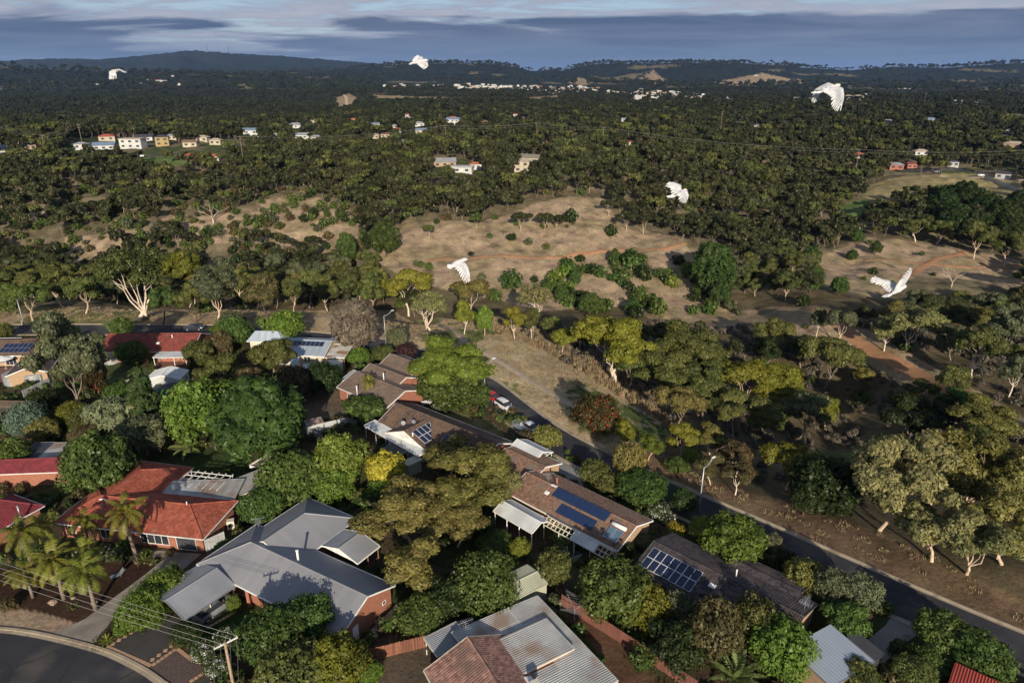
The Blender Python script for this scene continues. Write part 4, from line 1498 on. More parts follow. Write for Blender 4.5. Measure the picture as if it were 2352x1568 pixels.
ALU = mat('aluminium', (0.62, 0.63, 0.65), 0.35, 0.7)
SOLAR_MAT = mat('solar_cells', (0.012, 0.018, 0.045), 0.25, spec=0.6, col2=(0.014, 0.02, 0.055))
SOLAR_BLUE = mat('solar_cells_blue', (0.016, 0.032, 0.085), 0.22, spec=0.6, col2=(0.014, 0.028, 0.075))
TILE_BROWN = mat('tile_brown', (0.135, 0.092, 0.07), 0.9, rnd=0.35, stain=(0.20, 0.125, 0.075), stain_scale=0.35, stain_at=(0.5, 0.75), nscale=1.0, objr=0.25)
TILE_BRICKY = mat('tile_brown_lichen', (0.21, 0.125, 0.085), 0.9, rnd=0.3, stain=(0.16, 0.125, 0.10), stain_scale=0.5, nscale=1.5, objr=0.22)
TILE_DARK = mat('tile_charcoal', (0.050, 0.042, 0.045), 0.9, rnd=0.4, stain=(0.085, 0.062, 0.052), stain_scale=0.4, nscale=1.0, objr=0.3)
TILE_GREYBROWN = mat('tile_grey_brown', (0.185, 0.135, 0.105), 0.9, rnd=0.2, stain=(0.13, 0.095, 0.078), stain_scale=0.25, nscale=1.0)
TILE_RED = mat('tile_red', (0.29, 0.085, 0.052), 0.85, rnd=0.26, stain=(0.25, 0.15, 0.11), stain_scale=0.9, stain_at=(0.6, 0.8), nscale=0.8, col2=(0.24, 0.06, 0.035))
TILE_CRIMSON = mat('tile_crimson', (0.19, 0.032, 0.04), 0.8, rnd=0.15, nscale=0.8, col2=(0.14, 0.026, 0.03))
TILE_MAROON = mat('tile_maroon', (0.23, 0.055, 0.042), 0.85, rnd=0.3, nscale=0.8, col2=(0.15, 0.045, 0.035), stain=(0.25, 0.12, 0.085), stain_scale=0.6, stain_at=(0.6, 0.8))
METAL_SLATE = mat('metal_slate', (0.235, 0.237, 0.252), 0.5, 0.1, rnd=0.05, nscale=0.15, col2=(0.20, 0.203, 0.22), stain=(0.2, 0.17, 0.15), stain_scale=0.4, stain_at=(0.66, 0.8))
METAL_GREY = mat('metal_grey', (0.27, 0.28, 0.30), 0.5, 0.15, rnd=0.04, nscale=0.3)
METAL_WHITE = mat('metal_white', (0.58, 0.60, 0.60), 0.45, 0.1, rnd=0.05, nscale=0.3, stain=(0.42, 0.42, 0.4), stain_scale=0.5)
METAL_BLUE = mat('metal_blue_grey', (0.30, 0.35, 0.42), 0.4, 0.2, rnd=0.08, nscale=0.2, col2=(0.36, 0.40, 0.45))
METAL_OLD = mat('metal_weathered', (0.42, 0.42, 0.41), 0.55, 0.25, rnd=0.14, nscale=0.5, stain=(0.27, 0.20, 0.155), stain_scale=0.3, stain_at=(0.52, 0.68))
METAL_RUST = mat('metal_rusty', (0.22, 0.12, 0.08), 0.8, 0.1, rnd=0.4, nscale=0.8, stain=(0.36, 0.34, 0.33), stain_scale=0.6)
METAL_CREAM = mat('metal_pale_green', (0.44, 0.45, 0.34), 0.5, 0.05, rnd=0.05, nscale=0.4)
METAL_RED = mat('metal_red', (0.30, 0.055, 0.038), 0.5, 0.05, rnd=0.06, nscale=0.4)
METAL_CHAR = mat('metal_charcoal', (0.055, 0.058, 0.066), 0.5, 0.1, rnd=0.08, nscale=0.4)
FENCE_GREY = mat('fence_grey', (0.46, 0.47, 0.47), 0.5, 0.1, nscale=0.5, rnd=0.08)
FENCE_RED = mat('fence_red', (0.20, 0.085, 0.062), 0.7, 0.0, nscale=0.7, rnd=0.12)
FENCE_DARK = mat('fence_dark', (0.06, 0.062, 0.065), 0.7, nscale=0.7)
TEAL = mat('teal_cloth', (0.02, 0.30, 0.27), 0.7)
PLASTIC_GREEN = mat('green_plastic', (0.02, 0.12, 0.05), 0.5)
NET = mat('white_netting', (0.6, 0.62, 0.6), 0.9, alpha=0.55)


def house(label, cat='house', name='house', loc=(0, 0, 0)):
    return thing(name, label, cat, loc)


def fence(label, pts, h=1.8, m=None, post_m=None, panel=2.35, name='fence', z=None, cap=True, slats=False, group=None):
    """posts and ribbed sheet panels, each its own part"""
    t = thing(name, label, 'fence', (0, 0, 0))
    if group: t['group'] = group
    for a, b in zip(pts[:-1], pts[1:]):
        a = Vector(a); b = Vector(b); d = b - a; n = max(1, round(d.length / panel)); e = d / n
        u = d.normalized(); nn = Vector((-u.y, u.x, 0))
        for i in range(n):
            p0 = a + e * i; p1 = a + e * (i + 1)
            mb = MB(); k = max(4, int(e.length / 0.2))
            for j in range(k):
                f0, f1 = j / k, (j + 1) / k
                o0 = 0.02 if j % 2 else -0.02
                q0, q1 = p0.lerp(p1, f0), p0.lerp(p1, f1)
                hz_ = h - .03
                mb.box((q0.x + nn.x * o0, q0.y + nn.y * o0, q0.z), (q1.x - q0.x, q1.y - q0.y, q1.z - q0.z), nn * .018, (0, 0, hz_), 0, random.random())
            mb.box(p0 + Vector((0, 0, h - .03)) - nn * .03, p1 - p0, nn * .06, (0, 0, .05))
            mb.build('panel', m or FENCE_GREY, t)
            ps = MB(); ps.cbox((p0.x, p0.y, p0.z - .1), .07, .07, h + .18, math.atan2(u.y, u.x)); ps.build('post', post_m or m or FENCE_GREY, t)
    return t


def tank(label, pos, r_, h, m=None, name='water_tank'):
    t = thing(name, label, 'water tank', (pos[0], pos[1], 0))
    mb = MB(); k = 14
    pts = []; rad = []
    for i in range(k * 2 + 1):
        pts.append((0, 0, h * i / (k * 2))); rad.append(r_ + (0.02 if i % 2 else -.02))
    mb.tube(pts, rad, 24, cap=False)
    mb.build('shell', m or GALV, t, True)
    lb = MB(); lb.tube([(0, 0, h), (0, 0, h + .12), (0, 0, h + .25)], [r_ * 1.02, r_ * .8, r_ * .05], 24); lb.build('lid', m or GALV, t, False)
    pb = MB(); pb.tube([(r_ * .9, -r_ * .5, 0), (r_ * .9, -r_ * .5, h * .9)], .045, 6); pb.build('pipe', WHITE, t)
    return t

# ------------------------------------------------------------------ the houses near the camera
def FrP(a, b, c_, ze, rise=0.0, back=0.0, fwd=0.0):
    """frame from three eave corners given as (sheet, x, y)"""
    f = Frame(*[Z(*k, ze) if not isinstance(k, Vector) else k for k in (a, b, c_)], ze, rise)
    if back or fwd:
        f.A = f.A - f.e1 * back; f.L += back + fwd
    return f


# --- house with the long slate grey metal roof
h = house('red brick house with long slate-grey metal roof, white flue and rear wing, beside the carport')
rf = Roof('corr', METAL_SLATE, WHITE)
fm = FrP((5, 1620, 590), (6, 710, 1195), (6, 1205, 785), 2.6, 2.0)
roof_block(rf, fm, 'gable', ('hip', 'gable'))
wall_block(h, fm, BRICK_RED, 'gable', ('hip', 'gable'), oh=0.7, ohg=0.15)
fw = FrP((6, 535, 450), (6, 850, 215), (6, 440, 45), 2.6, 2.02, back=4.6)
roof_block(rf, fw, 'gable', ('gable', 'hip'))
wall_block(h, fw, BRICK_RED, 'gable', ('gable', 'hip'))
rf.finish(h)
for s_, w_ in ((2.0, 2.2), (6.5, 1.6), (10.5, 2.6), (16, 2.0), (20, 1.5)): window(h, fm, 'f', s_, 0.5, w_, 1.6, 3)
window(h, fm, 'r', 1.3, 0.0, 0.9, 2.1, 1, door=True, glass=WHITE)
window(h, fm, 'r', 6.4, 1.3, 0.6, 0.5, 1)
for a_ in (9.0, 12.6): post(h, fm.p(a_, 0.1, 0), 0, 2.5, 0.35, BRICK_RED, 'brick_pillar')
pf = Z(6, 368, 580, 3.9)
flue(h, (pf.x, pf.y, 3.6), 2.1, 0.14)
antenna(h, Z(6, 30, 235, 4.0) + Vector((0, 0, -1.2)), 1.6, 0.3)
mb = MB()
for k in range(9):
    c_ = fm.p(fm.L + 0.25, 0, 0) + fm.e2 * (0.2 + k * 1.15) + Vector((0, 0, .02))
    mb.box(c_, fm.e1 * 1.3, fm.e2 * 1.12, (0, 0, .05))
link('side_path', mb.mesh('side_path', CONCRETE), None, kind='structure')

# patio roof at its rear
t = thing('patio_cover', 'grey gabled patio cover with white gable end behind the slate-roofed house', 'patio cover')
rf = Roof('corr', METAL_GREY, WHITE)
fp = FrP((6, 850, 585), (6, 1035, 440), (6, 760, 290), 2.7, 0.9)
roof_block(rf, fp, 'gable'); rf.finish(t)
mb = MB(); mb.face([fp.p(0.02, .1, 2.7), fp.p(.02, fp.W - .1, 2.7), fp.p(.02, fp.W / 2, 3.52)]); mb.build('gable_board', WHITE, t)
for a_, b_ in ((.2, .2), (fp.L - .2, .2), (fp.L - .2, fp.W - .2), (fp.L / 2, .2)): post(t, fp.p(a_, b_, 0), 0, 2.7, .12, TIMBER)
mb = MB(); mb.bar(fp.p(.2, .2, .95), fp.p(fp.L, .2, .95), .06, .08); mb.bar(fp.p(.2, .2, .5), fp.p(fp.L, .2, .5), .06, .08); mb.build('railing', TIMBER, t)

# carport
t = thing('carport', 'grey ribbed gable carport sheltering the silver car', 'carport')
rf = Roof('corr', METAL_GREY, GREY_METAL)
fc = FrP((5, 1520, 1050), (5, 1945, 765), (5, 1630, 600), 2.5, 0.95)
CARPORT = fc
roof_block(rf, fc, 'gable'); rf.finish(t)
for a_ in (.3, fc.L / 2, fc.L - .3):
    for b_ in (.35, fc.W - .35): post(t, fc.p(a_, b_, 0), 0, 2.6, .12, CREAM)

# --- red tiled L-shaped house
h = house('L-shaped brick house with orange-red tiled hip roof behind the palms')
rf = Roof('tile', TILE_RED, WHITE)
fr = FrP((5, 430, 250), (5, 1670, 385), (5, 1980, 70), 2.6, 1.9)
roof_block(rf, fr, 'gable', ('hip', 'hip'))
wall_block(h, fr, BRICK_RED, 'gable', ('hip', 'hip'), oh=.6)
f2 = FrP((1, 1340, 1545), (1, 1590, 1340), (1, 1115, 1300), 2.6, 1.95, back=5.5)
roof_block(rf, f2, 'gable', ('gable', 'hip'))
wall_block(h, f2, BRICK_RED, 'gable', ('gable', 'hip'), oh=.6)
rf.finish(h)
window(h, fr, 'f', fr.L - 1.2 - 3.9, 0.05, 2.9, 2.1, 1, door=True, glass=METAL_CHAR)
window(h, fr, 'f', fr.L - 1.2 - 9.2, 0.5, 4.2, 1.6, 4)
window(h, fr, 'f', 1.0, 0.8, 1.2, 1.2, 2); window(h, fr, 'f', 6.0, 0.5, 1.6, 1.7, 2)
p_ = Z(5, 1540, 105, 4.4); flue(h, (p_.x, p_.y, 4.1), .9, .07, cowl=False)
h_red = h
t = thing('pergola', 'open white pergola frame over a dark courtyard behind the red tiled house', 'pergola')
fg = FrP((1, 1440, 1480), (1, 1790, 1520), (1, 1890, 1400), 2.7)
for k in range(7):
    mb = MB(); a_ = fg.L * k / 6; mb.bar(fg.p(a_, -.2, 2.72), fg.p(a_, fg.W + .3, 2.72), .07, .14); mb.build('beam', WHITE, t)
for k in range(5):
    mb = MB(); b_ = fg.W * k / 4; mb.bar(fg.p(-.1, b_, 2.6), fg.p(fg.L + .1, b_, 2.6), .06, .1); mb.build('rafter', WHITE, t)
for a_, b_ in ((0, 0), (fg.L, 0), (0, fg.W), (fg.L, fg.W)): post(t, fg.p(a_, b_, 0), 0, 2.55, .1)
t = thing('patio_cover', 'weathered corrugated patio roof with rusty sheets beside the white pergola', 'patio cover')
rf = Roof('corr', METAL_OLD, GREY_METAL)
fg = FrP((1, 1290, 1620), (1, 1930, 1600), (1, 2075, 1440), 2.55, .25)
roof_block(rf, fg, 'skillion'); rf.finish(t)
for a_ in (.2, fg.L / 2, fg.L - .2):
    for b_ in (.2, fg.W - .2): post(t, fg.p(a_, b_, 0), 0, 2.5, .1)
fence('pale grey side gate and screen between red tiled house and slate-roofed house', [Z(5, 1700, 495, 0), Z(5, 1860, 420, 0)], 2.0)

# --- crimson roofed house at the left edge
h = house('brick house with crimson tiled hip roof and flue at the left edge')
rf = Roof('tile', TILE_CRIMSON, WHITE)
f1 = FrP((5, 0, 310), (5, 365, 110), (1, 470, 1375), 2.6, 2.2, back=9)
roof_block(rf, f1, 'gable', ('hip', 'hip')); wall_block(h, f1, BRICK_RED, 'gable', ('hip', 'hip'))
f3 = FrP((1, -200, 1400), (1, 540, 1372), (1, 590, 1262), 2.6, 1.3)
roof_block(rf, f3, 'gable', ('hip', 'hip')); wall_block(h, f3, BRICK_RED, 'gable', ('hip', 'hip'))
rf.finish(h)
p_ = Z(5, 165, 185, 3.5); flue(h, (p_.x, p_.y, 3.3), 1.5, .12, GREY_METAL)
window(h, f1, 'f', f1.L - 5, .8, 1.6, 1.2, 2)
t = thing('shed', 'long shed with black flat roof beside pale concrete roof, behind the crimson house', 'shed')
for a_, b_, c_, m_ in (((1, 70, 1325), (1, 236, 1322), (1, 430, 1135), METAL_CHAR), ((1, 244, 1322), (1, 400, 1318), (1, 615, 1135), METAL_OLD)):
    rf = Roof('flat', m_, GREY_METAL); f = FrP(a_, b_, c_, 2.5, .15); roof_block(rf, f, 'skillion'); rf.finish(t); wall_block(t, f, RENDER_CREAM, 'skillion', oh=.15, ohg=.1)

# --- maroon tiled house by the far street
h = house('low brick house with long maroon tiled gable roof near the far street')
rf = Roof('tile', TILE_MAROON, WHITE)
a_, b_ = Z(1, 790, 392, 2.6), Z(1, 1585, 382, 2.6)
f = Frame(a_, b_, b_ + Vector((0, 11.1, 0)), 2.6, 2.2)
roof_block(rf, f, 'gable'); wall_block(h, f, BRICK_RED); rf.finish(h)
for s_ in (1.0, 4.2, 8.4, 12.5, 17): window(h, f, 'f', s_, .7, 1.9, 1.4, 2)
skylight(h, f, f.L * .58, 2.2, .7, .6)
p_ = f.p(f.L * .72, 4.2, 4.2); flue(h, p_, .6, .1)
t = thing('patio_cover', 'cream flat patio cover on posts in front of the maroon roof', 'patio cover')
rf = Roof('box', METAL_WHITE, WHITE); g_ = FrP((1, 1255, 432), (1, 1530, 430), (1, 1560, 368), 2.5, .15)
roof_block(rf, g_, 'skillion'); rf.finish(t)
for a_ in (.15, g_.L * .62, g_.L - .2): post(t, g_.p(a_, .15, 0), 0, 2.45, .12)
t = thing('shed', 'white gabled shed on the lawn in front of the maroon-roofed house', 'shed')
rf = Roof('corr', METAL_WHITE, WHITE); f = FrP((1, 1475, 612), (1, 1552, 535), (1, 1330, 490), 2.4, .9)
roof_block(rf, f, 'gable'); rf.finish(t); wall_block(t, f, METAL_WHITE, oh=.1, ohg=.05)
window(t, f, 'f', f.L * .6, 1.0, .8, .8, 1)
t = thing('garden_enclosure', 'teal shade cloth enclosure with dark top beside the white shed', 'shade house')
A_ = Z(1, 1235, 760, 0)
mb = MB(); mb.cbox((A_.x + 3, A_.y + 1.5, 0), 5.0, 3.2, 1.7, .25); mb.build('cloth_wall', TEAL, t)
mb = MB(); mb.cbox((A_.x + 3, A_.y + 1.5, 1.71), 4.8, 3.0, .04, .25); mb.build('cloth_top', FENCE_DARK, t)
t = thing('tarpaulin', 'small turquoise tarpaulin left of the conifer with orange tips', 'tarpaulin')
A_ = Z(1, 970, 700, .6); mb = MB(); mb.face([A_, A_ + Vector((1.9, .2, 0)), A_ + Vector((2.2, 1.6, .3)), A_ + Vector((.5, 1.5, .5))]); mb.face([A_ + Vector((0, 0, -.6)), A_ + Vector((1.9, .2, -.6)), A_ + Vector((1.9, .2, 0)), A_]); mb.build('sheet', TEAL, t)


def net_dome(label, p, r_, hh):
    t = thing('netting_tent', label, 'netting', (p.x, p.y, 0)); b = MB(); n = 14
    for j in range(5):
        e0, e1 = j / 5 * 1.45, (j + 1) / 5 * 1.45
        for i in range(n):
            a0, a1 = 6.283 * i / n, 6.283 * (i + 1) / n
            q_ = lambda a, e: (math.cos(a) * math.cos(e) * r_ * (1 + .08 * math.sin(3 * a)), math.sin(a) * math.cos(e) * r_, math.sin(e) * hh * (1 + .1 * math.sin(2 * a + e * 3)))
            b.face([q_(a0, e0), q_(a1, e0), q_(a1, e1), q_(a0, e1)])
    b.build('net', NET, t, True)


net_dome('white bird netting draped over a fruit tree under the maroon eave', Z(1, 925, 470, 0), 1.7, 2.4)
net_dome('arched white netting tunnel behind the teal enclosure', Z(1, 1370, 700, 0), 2.0, 2.1)
net_dome('low white netting over a bed left of the teal enclosure', Z(1, 1080, 660, 0), 1.6, 1.2)

# --- left edge: house with dark panels, brick outbuilding, tanks, umbrella
h = house('brick house with dark solar panels on its brown roof at left edge behind tall gum')
rf = Roof('tile', TILE_BROWN, WHITE)
f = FrP((1, -260, 425), (1, 262, 415), (1, 330, 270), 2.6, 1.5); roof_block(rf, f, 'gable', ('gable', 'hip')); rf.finish(h); wall_block(h, f, BRICK_TAN, 'gable', ('gable', 'hip'))
solar(h, f, f.L - 7.6, .9, 6, 2, 1.0, 1.65)
window(h, f, 'f', f.L - 6.5, 0.2, 2.4, 1.9, 3)
t = thing('carport', 'white ribbed carport roof at the far left edge', 'carport')
rf = Roof('box', METAL_WHITE, WHITE); g_ = FrP((1, -150, 330), (1, 95, 325), (1, 125, 275), 2.7, .1); roof_block(rf, g_, 'skillion'); rf.finish(t)
for a_ in (.2, g_.L - .2): post(t, g_.p(a_, .2, 0), 0, 2.6, .1)
t = thing('outbuilding', 'peach brick gabled outbuilding behind the two water tanks', 'outbuilding')
rf = Roof('tile', TILE_DARK, WHITE); f = FrP((1, 400, 550), (1, 480, 440), (1, 185, 425), 2.5, 1.3); roof_block(rf, f, 'gable'); rf.finish(t); wall_block(t, f, BRICK_TAN, ohg=.3)
window(t, f, 'l', 1.6, .6, 2.6, 1.3, 3)
tank('corrugated steel water tank, left of the pair by the brick outbuilding', Z(1, 130, 640, 0), 2.0, 2.2)
tank('corrugated steel water tank, right of the pair by the brick outbuilding', Z(1, 300, 635, 0), 2.0, 2.1)


def umbrella(label, p, r_=1.8, hh=2.5):
    t = thing('garden_umbrella', label, 'umbrella', (p.x, p.y, 0)); b = MB(); n = 8
    for i in range(n):
        a0, a1 = 6.283 * i / n, 6.283 * (i + 1) / n
        b.face([(math.cos(a0) * r_, math.sin(a0) * r_, hh - .5), (math.cos(a1) * r_, math.sin(a1) * r_, hh - .5), (0, 0, hh)])
        b.face([(math.cos(a0) * r_, math.sin(a0) * r_, hh - .5), (math.cos(a1) * r_, math.sin(a1) * r_, hh - .5), (math.cos(a1) * r_, math.sin(a1) * r_, hh - .65), (math.cos(a0) * r_, math.sin(a0) * r_, hh - .65)], 1)
    b.build('canopy', [WHITE, mat('navy_cloth', (.02, .03, .1))], t)
    b = MB(); b.tube([(0, 0, 0), (0, 0, hh)], .03, 6); b.build('pole', WHITE, t)
    b = MB(); b.tube([(0, 0, 0), (0, 0, .12)], .35, 10); b.build('base', CONCRETE, t)


umbrella('white market umbrella with navy edge in the left courtyard', Z(1, 50, 525, 0), 2.1, 2.9)

# --- blue-grey metal roof with a row of panels
h = house('cream brick house with blue-grey metal roof and a single row of nine solar panels')
rf = Roof('corr', METAL_BLUE, WHITE)
a_, b_ = Z(2, 60, 402, 2.6), Z(2, 580, 425, 2.6)
f = Frame(a_, b_, b_ + Vector((0, 10.4, 0)), 2.6, 1.6); roof_block(rf, f, 'gable'); wall_block(h, f, RENDER_CREAM)
f2 = FrP((2, -60, 300), (2, 240, 305), (2, 275, 262), 2.8, 1.9); roof_block(rf, f2, 'gable', ('hip', 'hip')); wall_block(h, f2, RENDER_CREAM, 'gable', ('hip', 'hip'))
rf.finish(h)
solar(h, f, f.L - 10.6, 3.0, 9, 1, 1.0, 1.65)
window(h, f, 'f', f.L - 5.2, 1.0, 1.5, 1.2, 2)
t = thing('patio_cover', 'flat white roof with rust patch at the end of the blue-grey roof', 'patio cover')
rf = Roof('flat', mat('roof_white_rusty', (.62, .6, .55), .7, stain=(.3, .17, .1), stain_scale=.35, stain_at=(.5, .56)), WHITE)
g_ = FrP((2, 585, 433), (2, 745, 436), (2, 790, 325), 2.75, .1); roof_block(rf, g_, 'skillion'); rf.finish(t)
for a_, b_ in ((.2, .2), (g_.L - .2, .2), (g_.L - .2, g_.W - .2), (g_.L / 2, .2)): post(t, g_.p(a_, b_, 0), 0, 2.7, .15, BRICK_TAN)
mb = MB()
for k in range(8): mb.bar(g_.p(.2, .22, 1.0 + k * .2), g_.p(g_.L - .2, .22, 1.0 + k * .2), .03, .07)
mb.build('timber_screen', TIMBER, t, kind='stuff')
t = thing('shed', 'white low-roofed shed in front of the blue-grey roof', 'shed')
rf = Roof('corr', METAL_WHITE, WHITE); f = FrP((2, 285, 600), (2, 470, 590), (2, 500, 492), 2.3, .3); roof_block(rf, f, 'skillion'); rf.finish(t); wall_block(t, f, METAL_WHITE, 'skillion', oh=.1, ohg=.1)
t = thing('shed', 'tiny ribbed lean-to between the cream wall and the white shed', 'shed')
rf = Roof('corr', METAL_BLUE, WHITE); f = FrP((2, 295, 492), (2, 350, 490), (2, 378, 438), 2.4, .3); roof_block(rf, f, 'skillion'); rf.finish(t); wall_block(t, f, METAL_WHITE, 'skillion', oh=.1, ohg=.1)
tank('beige round water tank below the rusty-patched white roof', Z(2, 665, 545, 0), 1.9, 2.2, CREAM)

# --- brown stepped gables
h = house('brown tiled house with stepped brick gables and white barge boards, palm in front')
rf = Roof('tile', TILE_GREYBROWN, WHITE)
ang = None
f = FrP((2, 680, 675), (2, 1090, 850), (2, 1490, 735), 2.7, 1.7)
roof_block(rf, f, 'gable'); wall_block(h, f, BRICK_RED, ohg=.12)


def like(fr, a, b, ze, rise, Wd):
    """block parallel to fr, front eave from a to b (points), width Wd"""
    g_ = Frame(a, a + fr.e1, a + fr.e1 + fr.e2, ze, rise); g_.L = abs((b - a).dot(fr.e1)); g_.W = Wd
    return g_


g_ = like(f, f.p(-1.0, 5.6, 0), f.p(f.L - 4.6, 5.6, 0), 2.75, 1.5, 7.6); roof_block(rf, g_, 'gable'); wall_block(h, g_, BRICK_RED, ohg=.12)
a_ = Z(2, 805, 512, 2.7); b_ = Z(2, 1040, 530, 2.7)
g_ = like(f, f.p(-1.5, 11.5, 0), f.p(f.L - 6.5, 11.5, 0), 2.7, 1.7, 7.8); roof_block(rf, g_, 'gable'); wall_block(h, g_, BRICK_RED, ohg=.12)
rf.finish(h)
p_ = Z(2, 850, 735, 3.0); flue(h, (p_.x, p_.y, 2.9), 1.7, .1)
p_ = Z(2, 1068, 605, 4.2); flue(h, (p_.x, p_.y, 3.9), 1.3, .12)
window(h, f, 'f', 2.4, .8, 1.5, 1.1, 2); window(h, f, 'f', 6.4, .8, 1.5, 1.1, 2); window(h, f, 'r', 4.5, .6, 1.6, .7, 1)
t = thing('shed', 'pale blue metal lean-to roof on the left of the stepped brown roof', 'shed')
rf = Roof('flat', METAL_BLUE, WHITE); g_ = FrP((2, 710, 615), (2, 770, 625), (2, 845, 545), 2.6, .1); roof_block(rf, g_, 'skillion'); rf.finish(t); wall_block(t, g_, METAL_WHITE, 'skillion', oh=.1, ohg=.1)

# --- brown roof with panels and white verandah
h = house('brown tiled house with fifteen dark solar panels and a white gable wing')
rf = Roof('tile', TILE_BROWN, WHITE)
a_ = Z(2, 985, 960, 2.6)
r0_, r1_ = Z(2, 1165, 805, 4.7), Z(2, 2010, 1140, 4.7)
e_ = (r1_ - r0_); e_.z = 0; Lm = e_.length; e_.normalize(); n_ = Vector((-e_.y, e_.x, 0))
half = abs((r0_ - a_).dot(n_))
fm = Frame(r0_ - n_ * half, r1_ - n_ * half, r1_ + n_ * half, 2.6, 2.1)
roof_block(rf, fm, 'gable'); wall_block(h, fm, BRICK_RED)
c1, c2 = Z(2, 1110, 1035, 2.6), Z(2, 1405, 1195, 2.6)
s1 = (c1 - fm.A).dot(fm.e1); s2 = (c2 - fm.A).dot(fm.e1)
d_ = min((c1 - fm.A).dot(fm.e2), (c2 - fm.A).dot(fm.e2), -0.6)
print('H8', Lm, half, s1, s2, d_)
Bq = fm.p(s2, d_, 0)
fw = Frame(Bq, fm.p(s2, half, 0), fm.p(s1, half, 0), 2.6, (s2 - s1) / 2 * .40)
roof_block(rf, fw, 'gable'); wall_block(h, fw, mat('white_weatherboard', (.7, .7, .68), .7), ohg=.1)
rf.finish(h)
for j_, (a0_, n1_) in enumerate(((1.6, 5), (.5, 5))):
    pass
_before = len(bpy.data.objects)
g2_ = fw
sd_ = 'f'
solar(h, fw, 1.0, .9, 5, 2, 1.0, 1.6, 'f', frame_m=WHITE)
solar(h, fm, s2 + .9, 1.4, 5, 1, 1.0, 1.6, 'f', frame_m=WHITE)
dish(h, Z(2, 1228, 985, 4.2) - Vector((0, 0, .3)), -1.2); dish(h, Z(2, 1312, 975, 4.2) - Vector((0, 0, .3)), -.9)
p_ = Z(2, 1307, 1075, 4.0); flue(h, (p_.x, p_.y, 3.6), .8, .1)
p_ = Z(2, 1692, 1115, 4.0); flue(h, (p_.x, p_.y, 3.6), .7, .16, mat('terracotta', (.35, .13, .08)), cowl=False, name='chimney_pot')
p_ = Z(2, 1455, 1000, 4.2); flue(h, (p_.x, p_.y, 3.7), 1.2, .05, GREY_METAL, cowl=False)
t = thing('verandah', 'long white ribbed verandah roof on posts along the brown house with panels', 'verandah')
rf = Roof('corr', METAL_WHITE, WHITE); g_ = FrP((2, 905, 990), (2, 1350, 1245), (2, 1440, 1200), 2.5, .2); roof_block(rf, g_, 'skillion'); rf.finish(t)
for k in range(6): post(t, g_.p(.2 + (g_.L - .4) * k / 5, .2, 0), 0, 2.45, .1)
t = thing('pergola', 'dark sheeted pergola in front of the long white verandah', 'pergola')
rf = Roof('corr', METAL_CHAR, GREY_METAL); g_ = FrP((2, 1045, 1185), (2, 1165, 1252), (2, 1282, 1200), 2.3, .05); roof_block(rf, g_, 'skillion'); rf.finish(t)
for a_, b_ in ((.1, .1), (g_.L - .1, .1), (g_.L - .1, g_.W - .1), (.1, g_.W - .1)): post(t, g_.p(a_, b_, 0), 0, 2.25, .09)
t = thing('shed', 'small beige flat-roofed shed at the end of the white verandah', 'shed')
rf = Roof('corr', METAL_CREAM, CREAM); g_ = FrP((2, 1222, 1285), (2, 1270, 1322), (2, 1362, 1262), 2.1, .1); roof_block(rf, g_, 'skillion'); rf.finish(t); wall_block(t, g_, METAL_CREAM, 'skillion', oh=.1, ohg=.1)
fence('long pale grey sheet fence behind the white verandah', [Z(2, 570, 1150, 0), Z(2, 430, 1078, 0), Z(2, 700, 1015, 0), Z(2, 1030, 935, 0)], 1.8)
t = thing('shed', 'small rusty-roofed shed beside the long pale fence', 'shed')
rf = Roof('corr', METAL_RUST, FENCE_GREY); g_ = FrP((2, 440, 1000), (2, 575, 968), (2, 530, 935), 2.2, .2); roof_block(rf, g_, 'skillion'); rf.finish(t); wall_block(t, g_, FENCE_GREY, 'skillion', oh=.06, ohg=.06)
t = thing('shed', 'long pale grey shed roof between the bright green tree and the red tiled house', 'shed')
rf = Roof('flat', METAL_OLD, GREY_METAL); g_ = FrP((2, -120, 1560), (2, 440, 1335), (2, 545, 1168), 2.3, .2); g_.W = min(g_.W, 5.0); roof_block(rf, g_, 'skillion'); rf.finish(t); wall_block(t, g_, RENDER_CREAM, 'skillion', oh=.15, ohg=.1)

# --- the middle house: brown tiles, blue panels, solar hot water, white verandah and pergola
h = house('brown tiled house with two rows of blue solar panels and solar hot water tank')
rf = Roof('tile', TILE_BRICKY, WHITE)
fm = FrP((7, 160, 90), (7, 905, 480), (7, 1275, 270), 2.6, 1.45, back=4.0)
roof_block(rf, fm, 'gable', ('gable', 'gable'), singles=1); wall_block(h, fm, BRICK_TAN, ohg=.3)
f2 = like(fm, fm.p(-7.5, 3.8, 0), fm.p(1.0, 3.8, 0), 2.6, 1.2, 8.0)
roof_block(rf, f2, 'gable'); wall_block(h, f2, BRICK_TAN)
rf.finish(h, 150)
_fl = fm
c_ = Z(7, 775, 285, 3.2); s_ = (c_ - fm.A).dot(fm.e1)
solar(h, fm, s_ - 9.3, 2.75, 9, 1, 1.0, 1.65, frame_m=SOLAR_BLUE, m=SOLAR_BLUE)
solar(h, fm, s_ - 7.0, .75, 6, 1, 1.0, 1.65, frame_m=SOLAR_BLUE, m=SOLAR_BLUE)
sl = math.atan2(fm.rise, fm.W / 2)
wh = bpy.data.objects.new('water_heater', None); C.objects.link(wh); wh.parent = h
b0 = fm.p(s_ + 1.0, 2.9, fm.ze + 2.9 * math.tan(sl) + .32)
mb = MB(); mb.tube([b0 + fm.e1 * .0, b0 + fm.e1 * .05, b0 + fm.e1 * 2.15, b0 + fm.e1 * 2.2], [.2, .29, .29, .2], 14); mb.build('tank', WHITE, wh, True)
